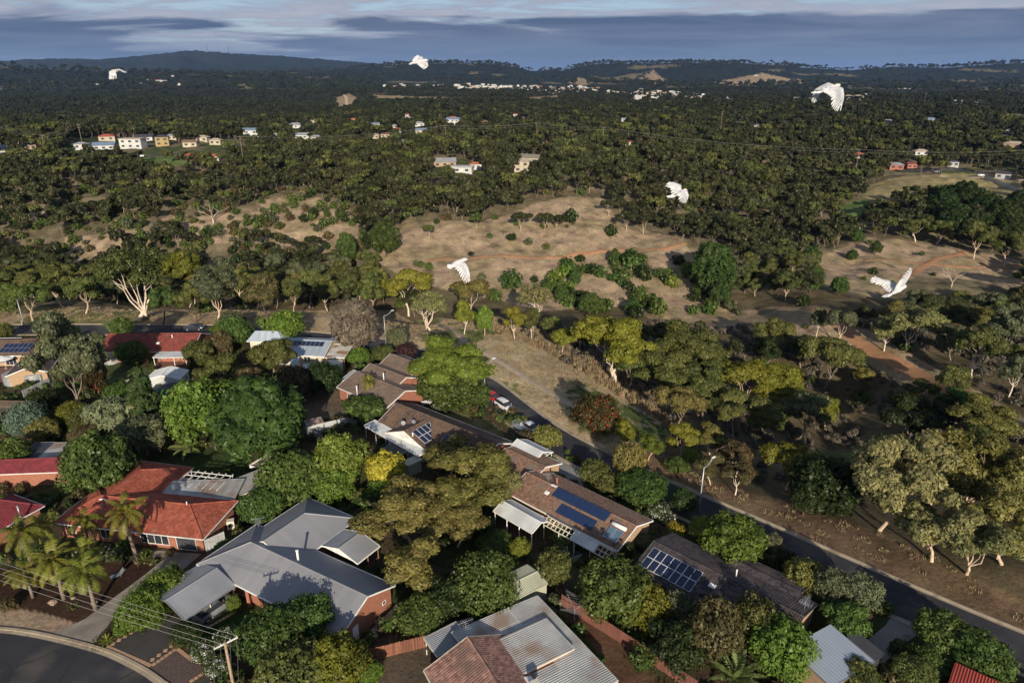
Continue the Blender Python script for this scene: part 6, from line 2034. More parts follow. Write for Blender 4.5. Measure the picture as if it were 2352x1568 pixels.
# ------------------------------------------------------------------ the trees one can pick out, one by one
# (u, v, crown width) on the print, kind, foliage, label, height/width ratio
NEAR = [
    (150, 800, 165, 'biggum', 'grey', 'tall grey-olive gum with bare limbs by the outbuilding at left', 1.55, BARK_GREY),
    (218, 868, 50, 'round', 'red', 'slim tree with coral-red flowers right of the tall grey gum', 1.7, BARK_PALE),
    (302, 812, 68, 'round', 'green', 'dense dark green tree under the maroon roof', 0.85, None),
    (322, 908, 72, 'conifer', 'cypress', 'tall drooping conifer with orange tips in the left garden', 2.1, None),
    (276, 905, 62, 'round', 'green', 'broad green tree beside the conifer with orange tips', 0.9, None),
    (392, 942, 42, 'round', 'dark', 'dark tree right of the conifer with orange tips', 1.1, None),
    (60, 962, 72, 'clipped', 'blue', 'rounded blue-green tree at left above the black shed roof', 1.0, None),
    (98, 986, 62, 'round', 'gumgold', 'rounded olive-gold shrub right of the blue-green tree', 0.8, None),
    (100, 920, 60, 'round', 'dark', 'dark shrubbery behind the blue-green tree', 0.8, None),
    (166, 950, 60, 'clipped', 'yellowgreen', 'smooth bright green hedge mound below the tall grey gum', 0.8, None),
    (190, 962, 62, 'round', 'olive', 'olive shrub in front of the green hedge mound', 0.9, None),
    (255, 955, 105, 'feathery', 'silver', 'pale silvery wattle with open crown, left of a pair', 0.8, BARK_GREY),
    (330, 1000, 115, 'feathery', 'grey', 'open grey-green wattle, right of a pair', 0.8, BARK_GREY),
    (192, 1003, 62, 'round', 'brown', 'brownish shrub under the silvery wattle', 0.8, None),
    (218, 1072, 150, 'round', 'green', 'big dark green rounded tree between crimson and red roofs', 1.0, None),
    (25, 1045, 90, 'round', 'green', 'green bushes left of the black flat shed roof', 0.8, None),
    (458, 945, 150, 'round', 'bright', 'large lime-green tree left of the big pine', 1.0, None),
    (600, 965, 205, 'pine', 'pine', 'large spreading pine in the middle of the left gardens', 1.05, None),
    (455, 812, 62, 'round', 'olive', 'olive tree at the right end of the maroon roof', 1.0, None),
    (508, 790, 52, 'round', 'brown', 'brownish tree between the maroon roof and blue-grey roof', 1.2, None),
    (498, 850, 92, 'gum', 'olive', 'loose olive tree right of the white gabled shed', 1.0, None),
    (560, 868, 70, 'gum', 'brown', 'dull olive tree above the lime-green tree', 1.1, None),
    (620, 815, 105, 'gum', 'olive', 'grey-olive gum in front of the blue-grey roof', 1.05, BARK_GREY),
    (742, 868, 78, 'round', 'dark', 'dark green tree left of the stepped brown roof', 1.0, None),
    (667, 885, 95, 'feathery', 'brown', 'brown thin-leaved tree behind the big pine', 0.85, BARK_GREY),
    (708, 880, 60, 'feathery', 'brown', 'sparse brown bush left of the dark green tree', 0.85, BARK_GREY),
    (650, 750, 96, 'round', 'bright', 'wide rounded green tree by the street behind the blue-grey roof', 0.72, None),
    (540, 765, 78, 'round', 'green', 'dark green tree at the street behind the maroon roof', 0.9, None),
    (532, 738, 55, 'round', 'grey', 'pale drooping tree by the left street', 0.9, None),
    (508, 760, 45, 'round', 'bright', 'light green bush beside the dark parked car', 0.8, None),
    (275, 752, 55, 'round', 'green', 'bushy green tree by the street at the maroon roof left end', 0.8, None),
    (10, 760, 40, 'round', 'olive', 'small olive tree by the street at the left edge', 0.9, None),
    (810, 750, 102, 'sheoak', 'sheoak', 'tall grey-brown she-oak at the bend of the street', 1.2, BARK_GREY),
    (913, 775, 46, 'round', 'grey', 'light green rounded tree right of the lamp post at the bend', 1.1, None),
    (932, 808, 42, 'round', 'purple', 'purple-leaved small tree above the yellow bush', 0.9, None),
    (926, 829, 30, 'shrub', 'gold', 'bright yellow-green bush above the red car in the driveway', 0.6, None),
    (882, 812, 50, 'round', 'olive', 'olive-yellow bush left of the purple tree', 0.75, None),
    (825, 818, 52, 'round', 'bright', 'fern-like green shrub by the rusty white roof', 0.7, None),
    (1040, 842, 178, 'biggum', 'bright', 'large yellow and green leafy tree at the park path', 0.9, BARK_DARK),
    (1030, 880, 130, 'round', 'green', 'dark green tree at the foot of the large yellow-green tree', 0.8, None),
    (1095, 905, 60, 'round', 'green', 'green tree by the lamp post at the red parked car', 0.9, None),
    (1010, 935, 40, 'round', 'white', 'green shrub with white roses left of the round lawn', 0.7, None),
    (838, 940, 95, 'feathery', 'green', 'spreading feathery green shrub in front of the stepped brown roof', 0.6, None),
    (780, 1062, 120, 'round', 'bright', 'tall bright green tree left of the golden bush', 1.1, None),
    (765, 1115, 95, 'round', 'bright', 'bright green lower tree beside the tall bright one', 0.9, None),
    (668, 1100, 135, 'round', 'green', 'dark green leafy tree over the pale shed roof', 0.9, None),
    (602, 1166, 95, 'round', 'green', 'dark green tree at the corner of the slate rear wing', 0.9, None),
    (885, 1083, 90, 'feathery', 'gold', 'golden-yellow leafy bush beside the gum trees', 0.9, None),
    (875, 1122, 70, 'round', 'bright', 'lime-green foliage under the golden bush', 0.7, None),
    (1085, 1090, 215, 'biggum', 'gumgold', 'wide olive-gold gum, rearmost of the group in the middle garden', 0.75, BARK_PALE),
    (940, 1170, 215, 'biggum', 'gumgold', 'wide olive-gold gum left over the slate patio cover', 0.72, BARK_PALE),
    (960, 1285, 150, 'gum', 'gumgold', 'olive-gold gum, lowest of the middle garden group', 0.85, BARK_PALE),
    (1050, 1200, 120, 'gum', 'gumgold', 'olive-gold gum between the two widest ones', 0.85, BARK_PALE),
    (1035, 1045, 120, 'gum', 'gumgold', 'olive-gold gum crown against the brown roof with panels', 0.75, BARK_PALE),
    (1160, 1120, 95, 'gum', 'palegum', 'pale olive gum leaning over the white verandah', 0.9, BARK_PALE),
    (1115, 1338, 135, 'clipped', 'green', 'dense rounded green tree left of the pale green shed', 0.95, None),
    (1035, 1375, 100, 'round', 'dark', 'dark green tree below the olive-gold gums', 0.9, None),
    (965, 1412, 115, 'round', 'green', 'leafy green tree over the brown paling fence', 0.7, None),
    (1196, 1258, 48, 'round', 'yellowgreen', 'lime-yellow small tree in front of the white verandah', 1.0, None),
    (1272, 1305, 80, 'feathery', 'olive', 'wispy olive tree beside the pale green shed', 1.0, None),
    (1105, 1205, 70, 'round', 'dark', 'dark shrubs under the rearmost olive-gold gum', 0.7, None),
    (1135, 1245, 80, 'round', 'green', 'green shrub mass left of the lime-yellow small tree', 0.5, None),
    (1300, 1240, 60, 'shrub', 'green', 'mixed green shrubs along the cream pergola', 0.5, None),
    (1370, 1290, 40, 'shrub', 'brown', 'brownish round shrub by the rotary clothes line', 0.7, None),
    (700, 1428, 120, 'round', 'green', 'broad green tree in front of the slate roof eave', 1.0, None),
    (625, 1465, 145, 'round', 'green', 'yellowish green tree behind the power pole', 1.0, None),
    (668, 1545, 150, 'round', 'olive', 'olive green tree at the bottom edge by the power pole', 0.9, None),
    (770, 1528, 150, 'round', 'yellowgreen', 'yellow-green tree at the bottom edge left of the paling fence', 0.8, None),
    (850, 1545, 60, 'round', 'bright', 'small bright green tree at the bottom edge', 0.9, None),
    (328, 1395, 100, 'clipped', 'bright', 'dense clipped hedge, lower mound beside the carport', 0.75, None),
    (378, 1348, 100, 'clipped', 'bright', 'dense clipped hedge, upper mound beside the carport', 0.65, None),
    (427, 1455, 62, 'round', 'dark', 'dark rounded shrub at the patterned driveway', 0.9, None),
    (537, 1385, 30, 'round', 'bright', 'upright climber on the post next to the silver car', 1.6, None),
    (278, 1445, 36, 'shrub', 'bright', 'bright green bush between the two driveways', 0.6, None),
    (519, 1468, 62, 'round', 'white', 'white-flowering rose bush, upper of two by the power pole', 0.9, None),
    (472, 1495, 55, 'round', 'white', 'white-flowering rose bush, lower of two by the power pole', 0.9, None),
    (500, 1528, 55, 'round', 'white', 'sparse white-flowering bush at the pole foot', 0.8, None),
    (1412, 1354, 150, 'round', 'green', 'large leafy green tree below the charcoal roof', 0.95, BARK_GREY),
    (1483, 1392, 95, 'round', 'yellowgreen', 'yellow-green tree in front of the large leafy one', 1.2, BARK_GREY),
    (1556, 1400, 80, 'round', 'grey', 'dark grey-green tree touching the charcoal roof edge', 1.1, None),
    (1640, 1448, 135, 'round', 'brown', 'large brown-green tree left below the charcoal roof', 1.1, None),
    (1738, 1435, 115, 'round', 'olive', 'large olive tree hiding the middle of the charcoal roof', 1.1, None),
    (1560, 1480, 130, 'round', 'dark', 'dark tree mass in the shade by the red fence', 0.8, None),
    (1640, 1475, 95, 'round', 'dark', 'dark tree behind the large cycad', 0.8, None),
    (1796, 1488, 128, 'round', 'bright', 'bright green tree left of the pale garage roof', 1.1, None),
    (1474, 1513, 52, 'shrub', 'green', 'low green bush on the brown yard by the red fence', 0.75, None),
    (1685, 1240, 125, 'round', 'bright', 'fresh light green rounded tree at the street kerb', 0.95, None),
    (1615, 1215, 65, 'round', 'bright', 'light green shrub left of the fresh green kerb tree', 0.85, None),
    (1552, 1215, 40, 'shrub', 'gold', 'golden low bush at the gable end of the blue-panel house', 0.6, None),
    (1477, 1242, 44, 'round', 'grey', 'silver-grey bush at the gable end', 0.75, None),
    (1440, 1264, 50, 'round', 'dark', 'dark green bush at the end of the pergola', 0.8, None),
    (1520, 1235, 44, 'shrub', 'brown', 'reddish-brown low shrub beside the golden bush', 0.5, None),
    (1446, 1062, 72, 'round', 'gumgold', 'tall olive-gold leafy tree at the kerb by the driveway', 1.35, None),
    (1365, 1082, 62, 'round', 'olive', 'olive shrub right of the caravan driveway', 0.9, None),
    (1474, 1118, 110, 'round', 'green', 'green shrubbery along the front garden by the street', 0.6, None),
    (1400, 1108, 70, 'round', 'olive', 'olive bushes in front of the driveway shrub', 0.6, None),
    (1256, 1003, 62, 'round', 'gumgold', 'olive tree behind the white gabled carport', 0.8, None),
    (1210, 1005, 40, 'shrub', 'brown', 'brownish hedge by the trailer', 0.7, None),
    (1568, 1152, 60, 'round', 'dark', 'dark tree at the kerb below the right lamp post', 1.0, None),
    (1512, 1170, 50, 'round', 'white', 'hydrangea bush with white heads in the front garden', 0.6, None),
    (1535, 1190, 36, 'shrub', 'white', 'small bush with cream flowers beside the hydrangea', 0.6, None),
    (1370, 950, 98, 'round', 'red', 'round tree with dense orange-red flowers in the park', 0.95, BARK_GREY),
    (1322, 958, 26, 'round', 'red', 'small red-flowering sapling left of the flowering tree', 0.9, BARK_GREY),
    (1434, 985, 58, 'gum', 'yellowgreen', 'yellow-green gum right of the red-flowering tree', 1.1, BARK_PALE),
    (1492, 1018, 62, 'gum', 'bright', 'green gum second right of the red-flowering tree', 1.1, BARK_PALE),
    (1568, 998, 66, 'gum', 'yellowgreen', 'yellow-green gum with dense crown above the street', 1.1, BARK_PALE),
    (1635, 1000, 68, 'gum', 'gumgold', 'olive-gold gum right of the dense yellow-green one', 1.1, BARK_PALE),
    (1585, 1048, 38, 'round', 'bright', 'small bright green sapling on the brown verge', 1.0, None),
    (1556, 1068, 52, 'round', 'green', 'low green bushes on the brown verge', 0.6, None),
    (1637, 1068, 72, 'gum', 'brown', 'brown-olive gum on the verge, left of two', 1.1, BARK_PALE),
    (1697, 1045, 80, 'gum', 'brown', 'brown-olive gum on the verge, right of two', 1.1, BARK_PALE),
    (1695, 1092, 78, 'gum', 'brown', 'brown gum with pale bare branches near the kerb', 1.0, BARK_WHITE),
    (1418, 782, 172, 'biggum', 'yellowgreen', 'big yellow-green gum with white limbs above the park strip', 0.85, BARK_WHITE),
    (1445, 838, 80, 'gum', 'olive', 'olive gum below the big yellow-green one', 1.0, BARK_PALE),
    (1292, 775, 52, 'gum', 'yellowgreen', 'small yellow-green gum on the slope edge', 1.15, BARK_PALE),
    (1334, 765, 40, 'gum', 'yellowgreen', 'slender yellow-green gum beside the big one', 1.5, BARK_PALE),
    (1588, 800, 142, 'biggum', 'olive', 'wide grey-green gum in the gully, upper middle', 0.85, BARK_GREY),
    (1535, 852, 110, 'gum', 'olive', 'olive gum left under the wide grey-green one', 0.95, BARK_GREY),
    (1620, 858, 80, 'gum', 'olive', 'olive gum right under the wide grey-green one', 0.95, BARK_GREY),
    (1562, 925, 88, 'gum', 'gumgold', 'khaki gum at the lower edge of the gully', 1.0, BARK_GREY),
    (1620, 900, 90, 'gum', 'olive', 'olive gum right of the khaki gum', 1.0, BARK_GREY),
    (1715, 862, 125, 'biggum', 'yellowgreen', 'bright yellow-green gum in the gully, left of two', 0.9, BARK_PALE),
    (1785, 880, 120, 'biggum', 'yellowgreen', 'bright yellow-green gum in the gully, right of two', 0.9, BARK_PALE),
    (1690, 940, 100, 'gum', 'olive', 'shaded olive gum below the bright pair', 0.9, BARK_GREY),
    (1770, 960, 90, 'gum', 'olive', 'dark olive gum right below the bright pair', 0.9, BARK_GREY),
    (1848, 940, 92, 'gum', 'grey', 'grey-green gum standing over the dark gully', 1.1, BARK_GREY),
    (1903, 938, 50, 'gum', 'yellowgreen', 'slim yellow-green gum beside the grey-green one', 1.5, BARK_PALE),
    (1909, 818, 108, 'gum', 'olive', 'round-headed green gum on the slope below the spur track', 1.0, BARK_GREY),
    (1786, 762, 76, 'gum', 'olive', 'olive gum on the bare spur, left', 1.0, BARK_GREY),
    (1765, 800, 60, 'gum', 'dark', 'dark gum under the spur, left', 1.0, BARK_GREY),
    (1845, 800, 62, 'gum', 'dark', 'dark gum between the spur gums', 1.0, BARK_GREY),
    (1981, 864, 52, 'gum', 'gumgold', 'khaki gum at the right of the round-headed one', 1.0, BARK_GREY),
    (1882, 728, 44, 'gum', 'grey', 'narrow green gum on the spur track, left of two', 1.6, BARK_WHITE),
    (1932, 740, 56, 'gum', 'grey', 'grey-green gum on the spur track, right of two', 1.4, BARK_WHITE),
    (2095, 738, 112, 'biggum', 'palegum', 'pale grey-green gum beyond the spur track', 0.9, BARK_WHITE),
    (2040, 760, 60, 'gum', 'palegum', 'pale khaki gum at the bend of the spur track', 1.1, BARK_WHITE),
    (2196, 775, 62, 'gum', 'grey', 'grey-green gum left of the tall pale-limbed one', 1.2, BARK_GREY),
    (2252, 790, 92, 'biggum', 'olive', 'tall olive gum with white limbs at right', 1.3, BARK_WHITE),
    (2312, 745, 95, 'biggum', 'grey', 'grey-green gum at the right edge above the track', 1.2, BARK_GREY),
    (2335, 850, 60, 'gum', 'grey', 'slender gum with white trunk at the right edge', 1.5, BARK_WHITE),
    (2107, 960, 118, 'gum', 'dark', 'dark olive gum at the lower spur', 0.95, BARK_GREY),
    (2205, 925, 80, 'gum', 'green', 'dark green gum crossing the track end', 0.95, BARK_GREY),
    (2268, 962, 120, 'biggum', 'gumgold', 'khaki gum with pale limbs by the track end', 0.8, BARK_PALE),
    (2260, 1020, 110, 'gum', 'olive', 'green-khaki gum below the track end', 0.9, BARK_GREY),
    (1816, 1062, 118, 'gum', 'yellowgreen', 'yellowish gum above the brown verge', 0.95, BARK_PALE),
    (1895, 1112, 150, 'round', 'dark', 'very dark spreading tree on the brown verge', 0.85, None),
    (1850, 1150, 70, 'round', 'dark', 'dark brown-green tree left half of the dark group', 1.0, None),
    (2052, 1085, 225, 'biggum', 'palegum', 'huge pale gum with thick trunk beside the street', 1.15, BARK_PALE),
    (2160, 1060, 200, 'biggum', 'gumgold', 'huge khaki gum right behind the pale one', 1.05, BARK_PALE),
    (2268, 1080, 205, 'biggum', 'gumgold', 'huge khaki gum, second behind the pale one', 1.05, BARK_PALE),
    (2165, 1195, 185, 'biggum', 'palegum', 'drooping pale gum beside the street, left of three', 1.0, BARK_PALE),
    (2245, 1235, 175, 'biggum', 'palegum', 'drooping pale gum beside the street, middle of three', 0.95, BARK_PALE),
    (2330, 1200, 190, 'biggum', 'gumgold', 'drooping khaki gum at the right edge', 1.0, BARK_PALE),
    (1848, 1325, 85, 'round', 'gumgold', 'olive-gold garden tree at the kerb behind the charcoal roof', 1.0, None),
    (1912, 1352, 82, 'round', 'grey', 'grey-green birch-like tree, middle of the kerb group', 1.2, BARK_WHITE),
    (1975, 1365, 85, 'round', 'grey', 'light grey-green tree, right of the kerb group', 1.2, BARK_WHITE),
    (1945, 1425, 100, 'round', 'green', 'dark lower tree in front of the kerb group', 0.8, None),
    (1775, 1250, 46, 'round', 'grey', 'dull green conifer-like bush by the street', 1.1, None),
    (1805, 1283, 42, 'round', 'dark', 'dark bush by the street behind the charcoal roof', 1.0, None),
    (2168, 1455, 115, 'round', 'green', 'dark green tree below the driveway kerb, left', 0.8, None),
    (2250, 1505, 125, 'round', 'green', 'dark green tree above the red ribbed roof', 0.8, None),
    (2073, 1495, 55, 'round', 'dark', 'dark round bush at the driveway edge', 0.8, None),
    (2135, 1520, 80, 'clipped', 'green', 'smooth vivid green mound near the driveway', 0.75, None),
    (2100, 1545, 90, 'round', 'olive', 'olive tree at the bottom edge right of the garage', 0.8, None),
    (1975, 1555, 95, 'round', 'olive', 'olive tree at the bottom edge under the garage roof', 0.7, None),
    # the row between the left street and the gully
    (300, 640, 170, 'whitegum', 'olive', 'great white-limbed gum with spreading bare branches on the left verge', 1.0, BARK_WHITE),
    (240, 625, 90, 'gum', 'olive', 'olive gum behind the left of the white-limbed one', 1.0, BARK_GREY),
    (408, 612, 90, 'gum', 'yellowgreen', 'bright-topped gum right of the white-limbed one', 1.2, BARK_DARK),
    (440, 680, 70, 'gum', 'olive', 'dark-trunked gum on the left verge', 1.4, BARK_DARK),
    (365, 690, 75, 'gum', 'green', 'dark green gum at the foot of the white-limbed one', 1.2, BARK_DARK),
    (487, 650, 112, 'biggum', 'grey', 'grey-leaved gum with pale trunk on the left verge', 1.3, BARK_PALE),
    (607, 668, 90, 'gum', 'brown', 'grey-brown gum in the verge row', 1.15, BARK_DARK),
    (668, 665, 50, 'gum', 'olive', 'slender olive gum right of the grey-brown one', 1.8, BARK_PALE),
    (748, 660, 62, 'gum', 'olive', 'olive gum with forked pale trunks in the verge row', 1.5, BARK_PALE),
    (705, 650, 60, 'gum', 'olive', 'olive gum in the middle of the verge row', 1.5, BARK_PALE),
    (800, 650, 62, 'gum', 'olive', 'olive gum behind the she-oak', 1.3, BARK_PALE),
    (852, 665, 62, 'gum', 'olive', 'olive gum right behind the she-oak', 1.3, BARK_PALE),
    (935, 660, 105, 'gum', 'yellowgreen', 'yellow-green gum above the park path', 1.0, BARK_WHITE),
    (985, 705, 95, 'whitegum', 'palegum', 'thin-leaved gum with bare white branches at the path', 1.0, BARK_WHITE),
    (1078, 672, 88, 'gum', 'gumgold', 'khaki gum behind the park path', 1.0, BARK_PALE),
    (1065, 715, 60, 'gum', 'yellowgreen', 'yellow-green slim gum at the path', 1.4, BARK_WHITE),
    (1113, 735, 38, 'round', 'bright', 'narrow bright green tree between path and gully', 1.8, BARK_PALE),
    (1182, 730, 52, 'gum', 'yellowgreen', 'yellow-green gum pair at the slope edge, left', 1.5, BARK_WHITE),
    (1222, 735, 46, 'gum', 'olive', 'pale-trunked gum pair at the slope edge, right', 1.6, BARK_WHITE),
    (1235, 690, 85, 'whitegum', 'palegum', 'thin gum with white branches in front of the bare hill', 1.0, BARK_WHITE),
    (1268, 745, 40, 'gum', 'olive', 'small gum right of the white-branched one', 1.3, BARK_PALE),
    (60, 680, 90, 'gum', 'green', 'green gum near the left edge behind the street', 1.0, BARK_PALE),
    (130, 650, 90, 'gum', 'olive', 'olive gum, second from the left edge behind the street', 1.0, BARK_PALE),
    (185, 665, 80, 'gum', 'olive', 'olive gum left of the white-limbed one', 1.1, BARK_PALE),
    (15, 700, 55, 'round', 'green', 'low green tree at the left edge behind the street', 0.8, None),
    (550, 640, 70, 'gum', 'olive', 'olive gum between grey-leaved and grey-brown gums', 1.3, BARK_PALE),
    (470, 705, 40, 'shrub', 'green', 'green shrub under the dark-trunked gum', 0.6, None),
    # pines on the slopes
    (884, 545, 66, 'pine', 'pine', 'large green pine on the left of the bare hill', 1.25, None),
    (797, 566, 44, 'pine', 'pine', 'green pine left of the large hill pine', 1.6, None),
    (1640, 615, 98, 'pine', 'pine', 'tall dense green pine in the gully right of the hill', 1.3, None),
    (1655, 670, 50, 'pine', 'pine', 'green pine at the foot of the tall dense one', 1.3, None),
    (1290, 672, 32, 'pine', 'pine', 'small pine on the lower bare hill, left', 1.2, None),
    (1355, 695, 55, 'pine', 'pine', 'rounded pine on the lower bare hill', 0.9, None),
    (1320, 637, 28, 'pine', 'pine', 'narrow pine among hill bushes', 1.4, None),
    (1412, 585, 24, 'pine', 'pine', 'small pine above the dirt track', 1.3, None),
    (1865, 640, 50, 'pine', 'pine', 'green pine in the right gully, upper', 1.2, None),
    (1862, 590, 45, 'pine', 'pine', 'green pine in the right gully, topmost', 1.2, None),
    (1905, 540, 32, 'pine', 'pine', 'green pine below the oval green patch', 1.2, None),
    (2010, 495, 32, 'pine', 'pine', 'pine on the slope under the park', 1.2, None),
    (1968, 540, 30, 'pine', 'pine', 'small pine left of the right bare hill', 1.0, None),
    (2013, 568, 28, 'pine', 'pine', 'dark pine on the right bare hill', 1.1, None),
    (1958, 585, 26, 'pine', 'pine', 'small pine at the left of the right bare hill', 1.0, None),
    (1930, 655, 40, 'pine', 'pine', 'green pine under the right bare hill', 1.1, None),
    (2165, 465, 70, 'pine', 'dark', 'very dark pine below the park, leftmost of the dark group', 1.0, None),
    (2215, 450, 75, 'pine', 'dark', 'very dark pine below the park, second of the dark group', 1.0, None),
    (2195, 500, 70, 'pine', 'dark', 'very dark pine in front of the dark group, left', 1.0, None),
    (2262, 480, 75, 'pine', 'dark', 'very dark pine in the middle of the dark group', 1.0, None),
    (2245, 515, 70, 'pine', 'dark', 'very dark pine in front of the dark group, middle', 1.0, None),
    (2305, 490, 70, 'pine', 'dark', 'very dark pine below the park, right of the dark group', 1.0, None),
    (2340, 470, 60, 'pine', 'dark', 'very dark pine at the right edge of the dark group', 1.1, None),
    (2320, 530, 70, 'pine', 'dark', 'very dark pine in front of the dark group, right', 1.0, None),
    (2250, 540, 70, 'gum', 'olive', 'gum in front of the dark pine clump', 1.2, BARK_PALE),
    (2320, 560, 70, 'gum', 'olive', 'gum right in front of the dark pine clump', 1.2, BARK_PALE),
    (2110, 520, 60, 'gum', 'olive', 'flat-topped gum at the edge of the right bare hill, left', 0.9, BARK_WHITE),
    (2160, 525, 60, 'gum', 'olive', 'flat-topped gum at the edge of the right bare hill, right', 0.9, BARK_WHITE),
    (487, 492, 50, 'dead', None, 'white dead tree with bare branches on the left slope', 0.8, None),
    (1075, 470, 26, 'dead', None, 'white dead tree at the top left of the bare hill', 1.3, None),
    (48, 735, 20, 'dead', None, 'bare pale snag beside the left street', 1.2, None),
    (1800, 525, 22, 'dead', None, 'bare pale snag in the right woods', 1.2, None),
    (2190, 640, 40, 'dead', None, 'white bare branches beside the right lower wood', 1.0, None),
    (1197, 500, 42, 'midgum', 'forest', 'dark gum clump on the upper bare hill, left', 1.1, BARK_PALE),
    (1250, 500, 42, 'midgum', 'forest', 'dark gum clump on the upper bare hill, middle', 1.0, BARK_PALE),
    (1276, 502, 36, 'midgum', 'forest', 'dark gum beside the middle clump on the upper bare hill', 1.0, BARK_PALE),
    (1311, 498, 30, 'midbush', 'dark', 'dark bushy growth right of the clump on the upper bare hill', 0.9, None),
    (1094, 503, 26, 'midgum', 'green', 'small round gum at the upper left of the bare hill', 1.2, BARK_PALE),
    (984, 524, 30, 'midgum', 'olive', 'small gum at the left shoulder of the bare hill', 1.1, BARK_PALE),
    (1404, 530, 24, 'midbush', 'dark', 'dark bush at the right shoulder of the bare hill', 1.0, None),
    (1400, 470, 36, 'midgum', 'forest', 'dark gum at the top right of the bare hill', 1.1, BARK_PALE),
    (1440, 498, 44, 'midgum', 'forest', 'dark gum pair right of the bare hill, left', 1.1, BARK_PALE),
    (1480, 505, 44, 'midgum', 'forest', 'dark gum pair right of the bare hill, right', 1.1, BARK_PALE),
    (1174, 645, 44, 'midbush', 'pine', 'large round green bush on the lower hill, left', 0.8, None),
    (1257, 655, 24, 'midbush', 'pine', 'small round green bush right of the large one', 0.9, None),
    (1137, 680, 30, 'midbush', 'green', 'green bush at the foot of the bare hill', 0.9, None),
    (987, 613, 16, 'midbush', 'green', 'small green bush just below the dirt track', 1.0, None),
    (968, 608, 16, 'midbush', 'green', 'tiny green bush left below the dirt track', 0.8, None),
    (1175, 545, 20, 'shrub', 'dark', 'dark bush alone on the upper bare hill', 0.7, None),
]
for (u_, v_, w_, kd, lf, lb, ar, bk) in NEAR:
    if 1250 < u_ < 2340 and 735 < v_ < 1000 and kd in ('gum', 'biggum'): w_ *= 1.16
    tree_at(u_, v_, w_, kd, lf, lb, ar, bk)

# palms by the corner of the side street
for (u_, v_, w_, lb, ar) in [
        (52, 1232, 105, 'tall palm at the far left of the palm group', 1.15), (98, 1212, 80, 'palm behind, second from the left of the group', 1.1),
        (192, 1205, 85, 'palm close against the red tiled house', 1.1), (290, 1193, 118, 'tallest palm standing alone right of the palm group', 1.15),
        (123, 1292, 110, 'palm in the middle of the group with hanging yellow fronds', 1.05), (198, 1318, 120, 'palm nearest the concrete driveway', 0.95),
        (60, 1320, 90, 'low palm at the left behind the wires', 0.8), (195, 1268, 90, 'short palm between the middle ones and the house', 0.9)]:
    tree_at(u_, v_, w_, 'palm', 'palm', lb, ar)
tree_at(848, 880, 44, 'palm', 'palm', 'slender palm in front of the stepped brown roof', 1.3)
tree_at(1112, 352, 16, 'palm', 'olive', 'palm standing over the middle houses beyond', 2.0)
tree_at(430, 1018, 80, 'cycad', 'cycad', 'large arching cycad on the lawn under the lime-green tree', 0.7)
tree_at(1690, 1545, 135, 'cycad', 'cycad', 'large pale green cycad at the bottom edge', 0.75)
tree_at(245, 1470, 36, 'cycad', 'yellowgreen', 'strappy yellow-green plant at the patterned driveway', 0.7)
tree_at(330, 1285, 36, 'cycad', 'olive', 'clump of strappy leaves under the tallest palm', 0.7)

# ------------------------------------------------------------------ scattered growth: bushes, woods, grass
OPEN_ = BARE
_hy = None


def scatter(n, ymin, ymax, lo=-0.72, hi=0.72, seed=1, mind=0.0, power=1.0):
    r_ = np.random.default_rng(seed)
    y = ymin * (ymax / ymin) ** r_.random(n) if power == 0 else np.sqrt(ymin ** 2 + (ymax ** 2 - ymin ** 2) * r_.random(n))
    a = r_.uniform(lo, hi, n)
    x = y * np.tan(a)
    if mind > 0:
        keep = []; cell = {}
        for i in range(n):
            k = (int(x[i] // mind), int(y[i] // mind))
            ok = True
            for dx in (-1, 0, 1):
                for dy in (-1, 0, 1):
                    for j in cell.get((k[0] + dx, k[1] + dy), ()):
                        if (x[i] - x[j]) ** 2 + (y[i] - y[j]) ** 2 < mind * mind: ok = False; break
                    if not ok: break
                if not ok: break
            if ok: keep.append(i); cell.setdefault(k, []).append(i)
        x, y = x[keep], y[keep]
    return x, y, ground(x, y)


def masks(x, y, z):
    u, v, d = project(x, y, z)
    bare = np.zeros(len(x), bool)
    for b_ in BARE: bare |= in_poly(u, v, b_)
    for b_ in GREEN: bare |= in_poly(u, v, b_)
    pad = np.zeros(len(x), bool)
    for b_ in PADDOCK: pad |= in_poly(u, v, b_)
    hp = 1568 * 8.5 / d
    for b_ in (BARE[0], BARE[1], BARE[8]): bare |= in_poly(u, v - hp, b_) & (y < 300)
    for b_ in [PARK] + GREEN: bare |= in_poly(u, v - hp * .7, b_) & (y < 600) & (y > 300)
    clear = in_poly(u, v, PARK) | in_poly(u, v, STRIP) | in_poly(u, v, VERGE_L) | in_poly(u, v, VERGE_R) | in_poly(u, v, SLOPE_GREEN)
    return u, v, bare, pad, clear


# woods of the gully sides and beyond: nearer ones as single trees
x, y, z = scatter(110000, 130, 1250, seed=3, mind=4.2)
u, v, bare, pad, clear = masks(x, y, z)
sub = np.zeros(len(x), bool)
for b_ in SUB: sub |= in_poly(u, v + 2, b_)
dens = _waves(x, y, 91, 60.0, 3)
beyond = (y > kerbY(x) + 9)
slope_left = in_poly(u, v, [(-100, 465), (400, 475), (860, 485), (870, 620), (700, 600), (-100, 640)])
hill = in_poly(u, v, BARE[0])
low = in_poly(u, v, [(1250, 580), (1640, 580), (1640, 735), (1150, 735), (1150, 660)])
spur = in_poly(u, v, [(1480, 700), (1900, 690), (1990, 790), (1880, 860), (1700, 800), (1500, 780)])
gull = in_poly(u, v, [(1920, 850), (2100, 850), (2200, 920), (2130, 1010), (2060, 1060), (1920, 1010)])
keep = beyond & ~clear & ~bare & ~pad & ~sub & (y > 175) & (u > -80) & (u < 2430) & ~spur
keep &= ~(slope_left & (dens < -0.08)) & ~gull
keep |= beyond & gull & (dens > 0.45)
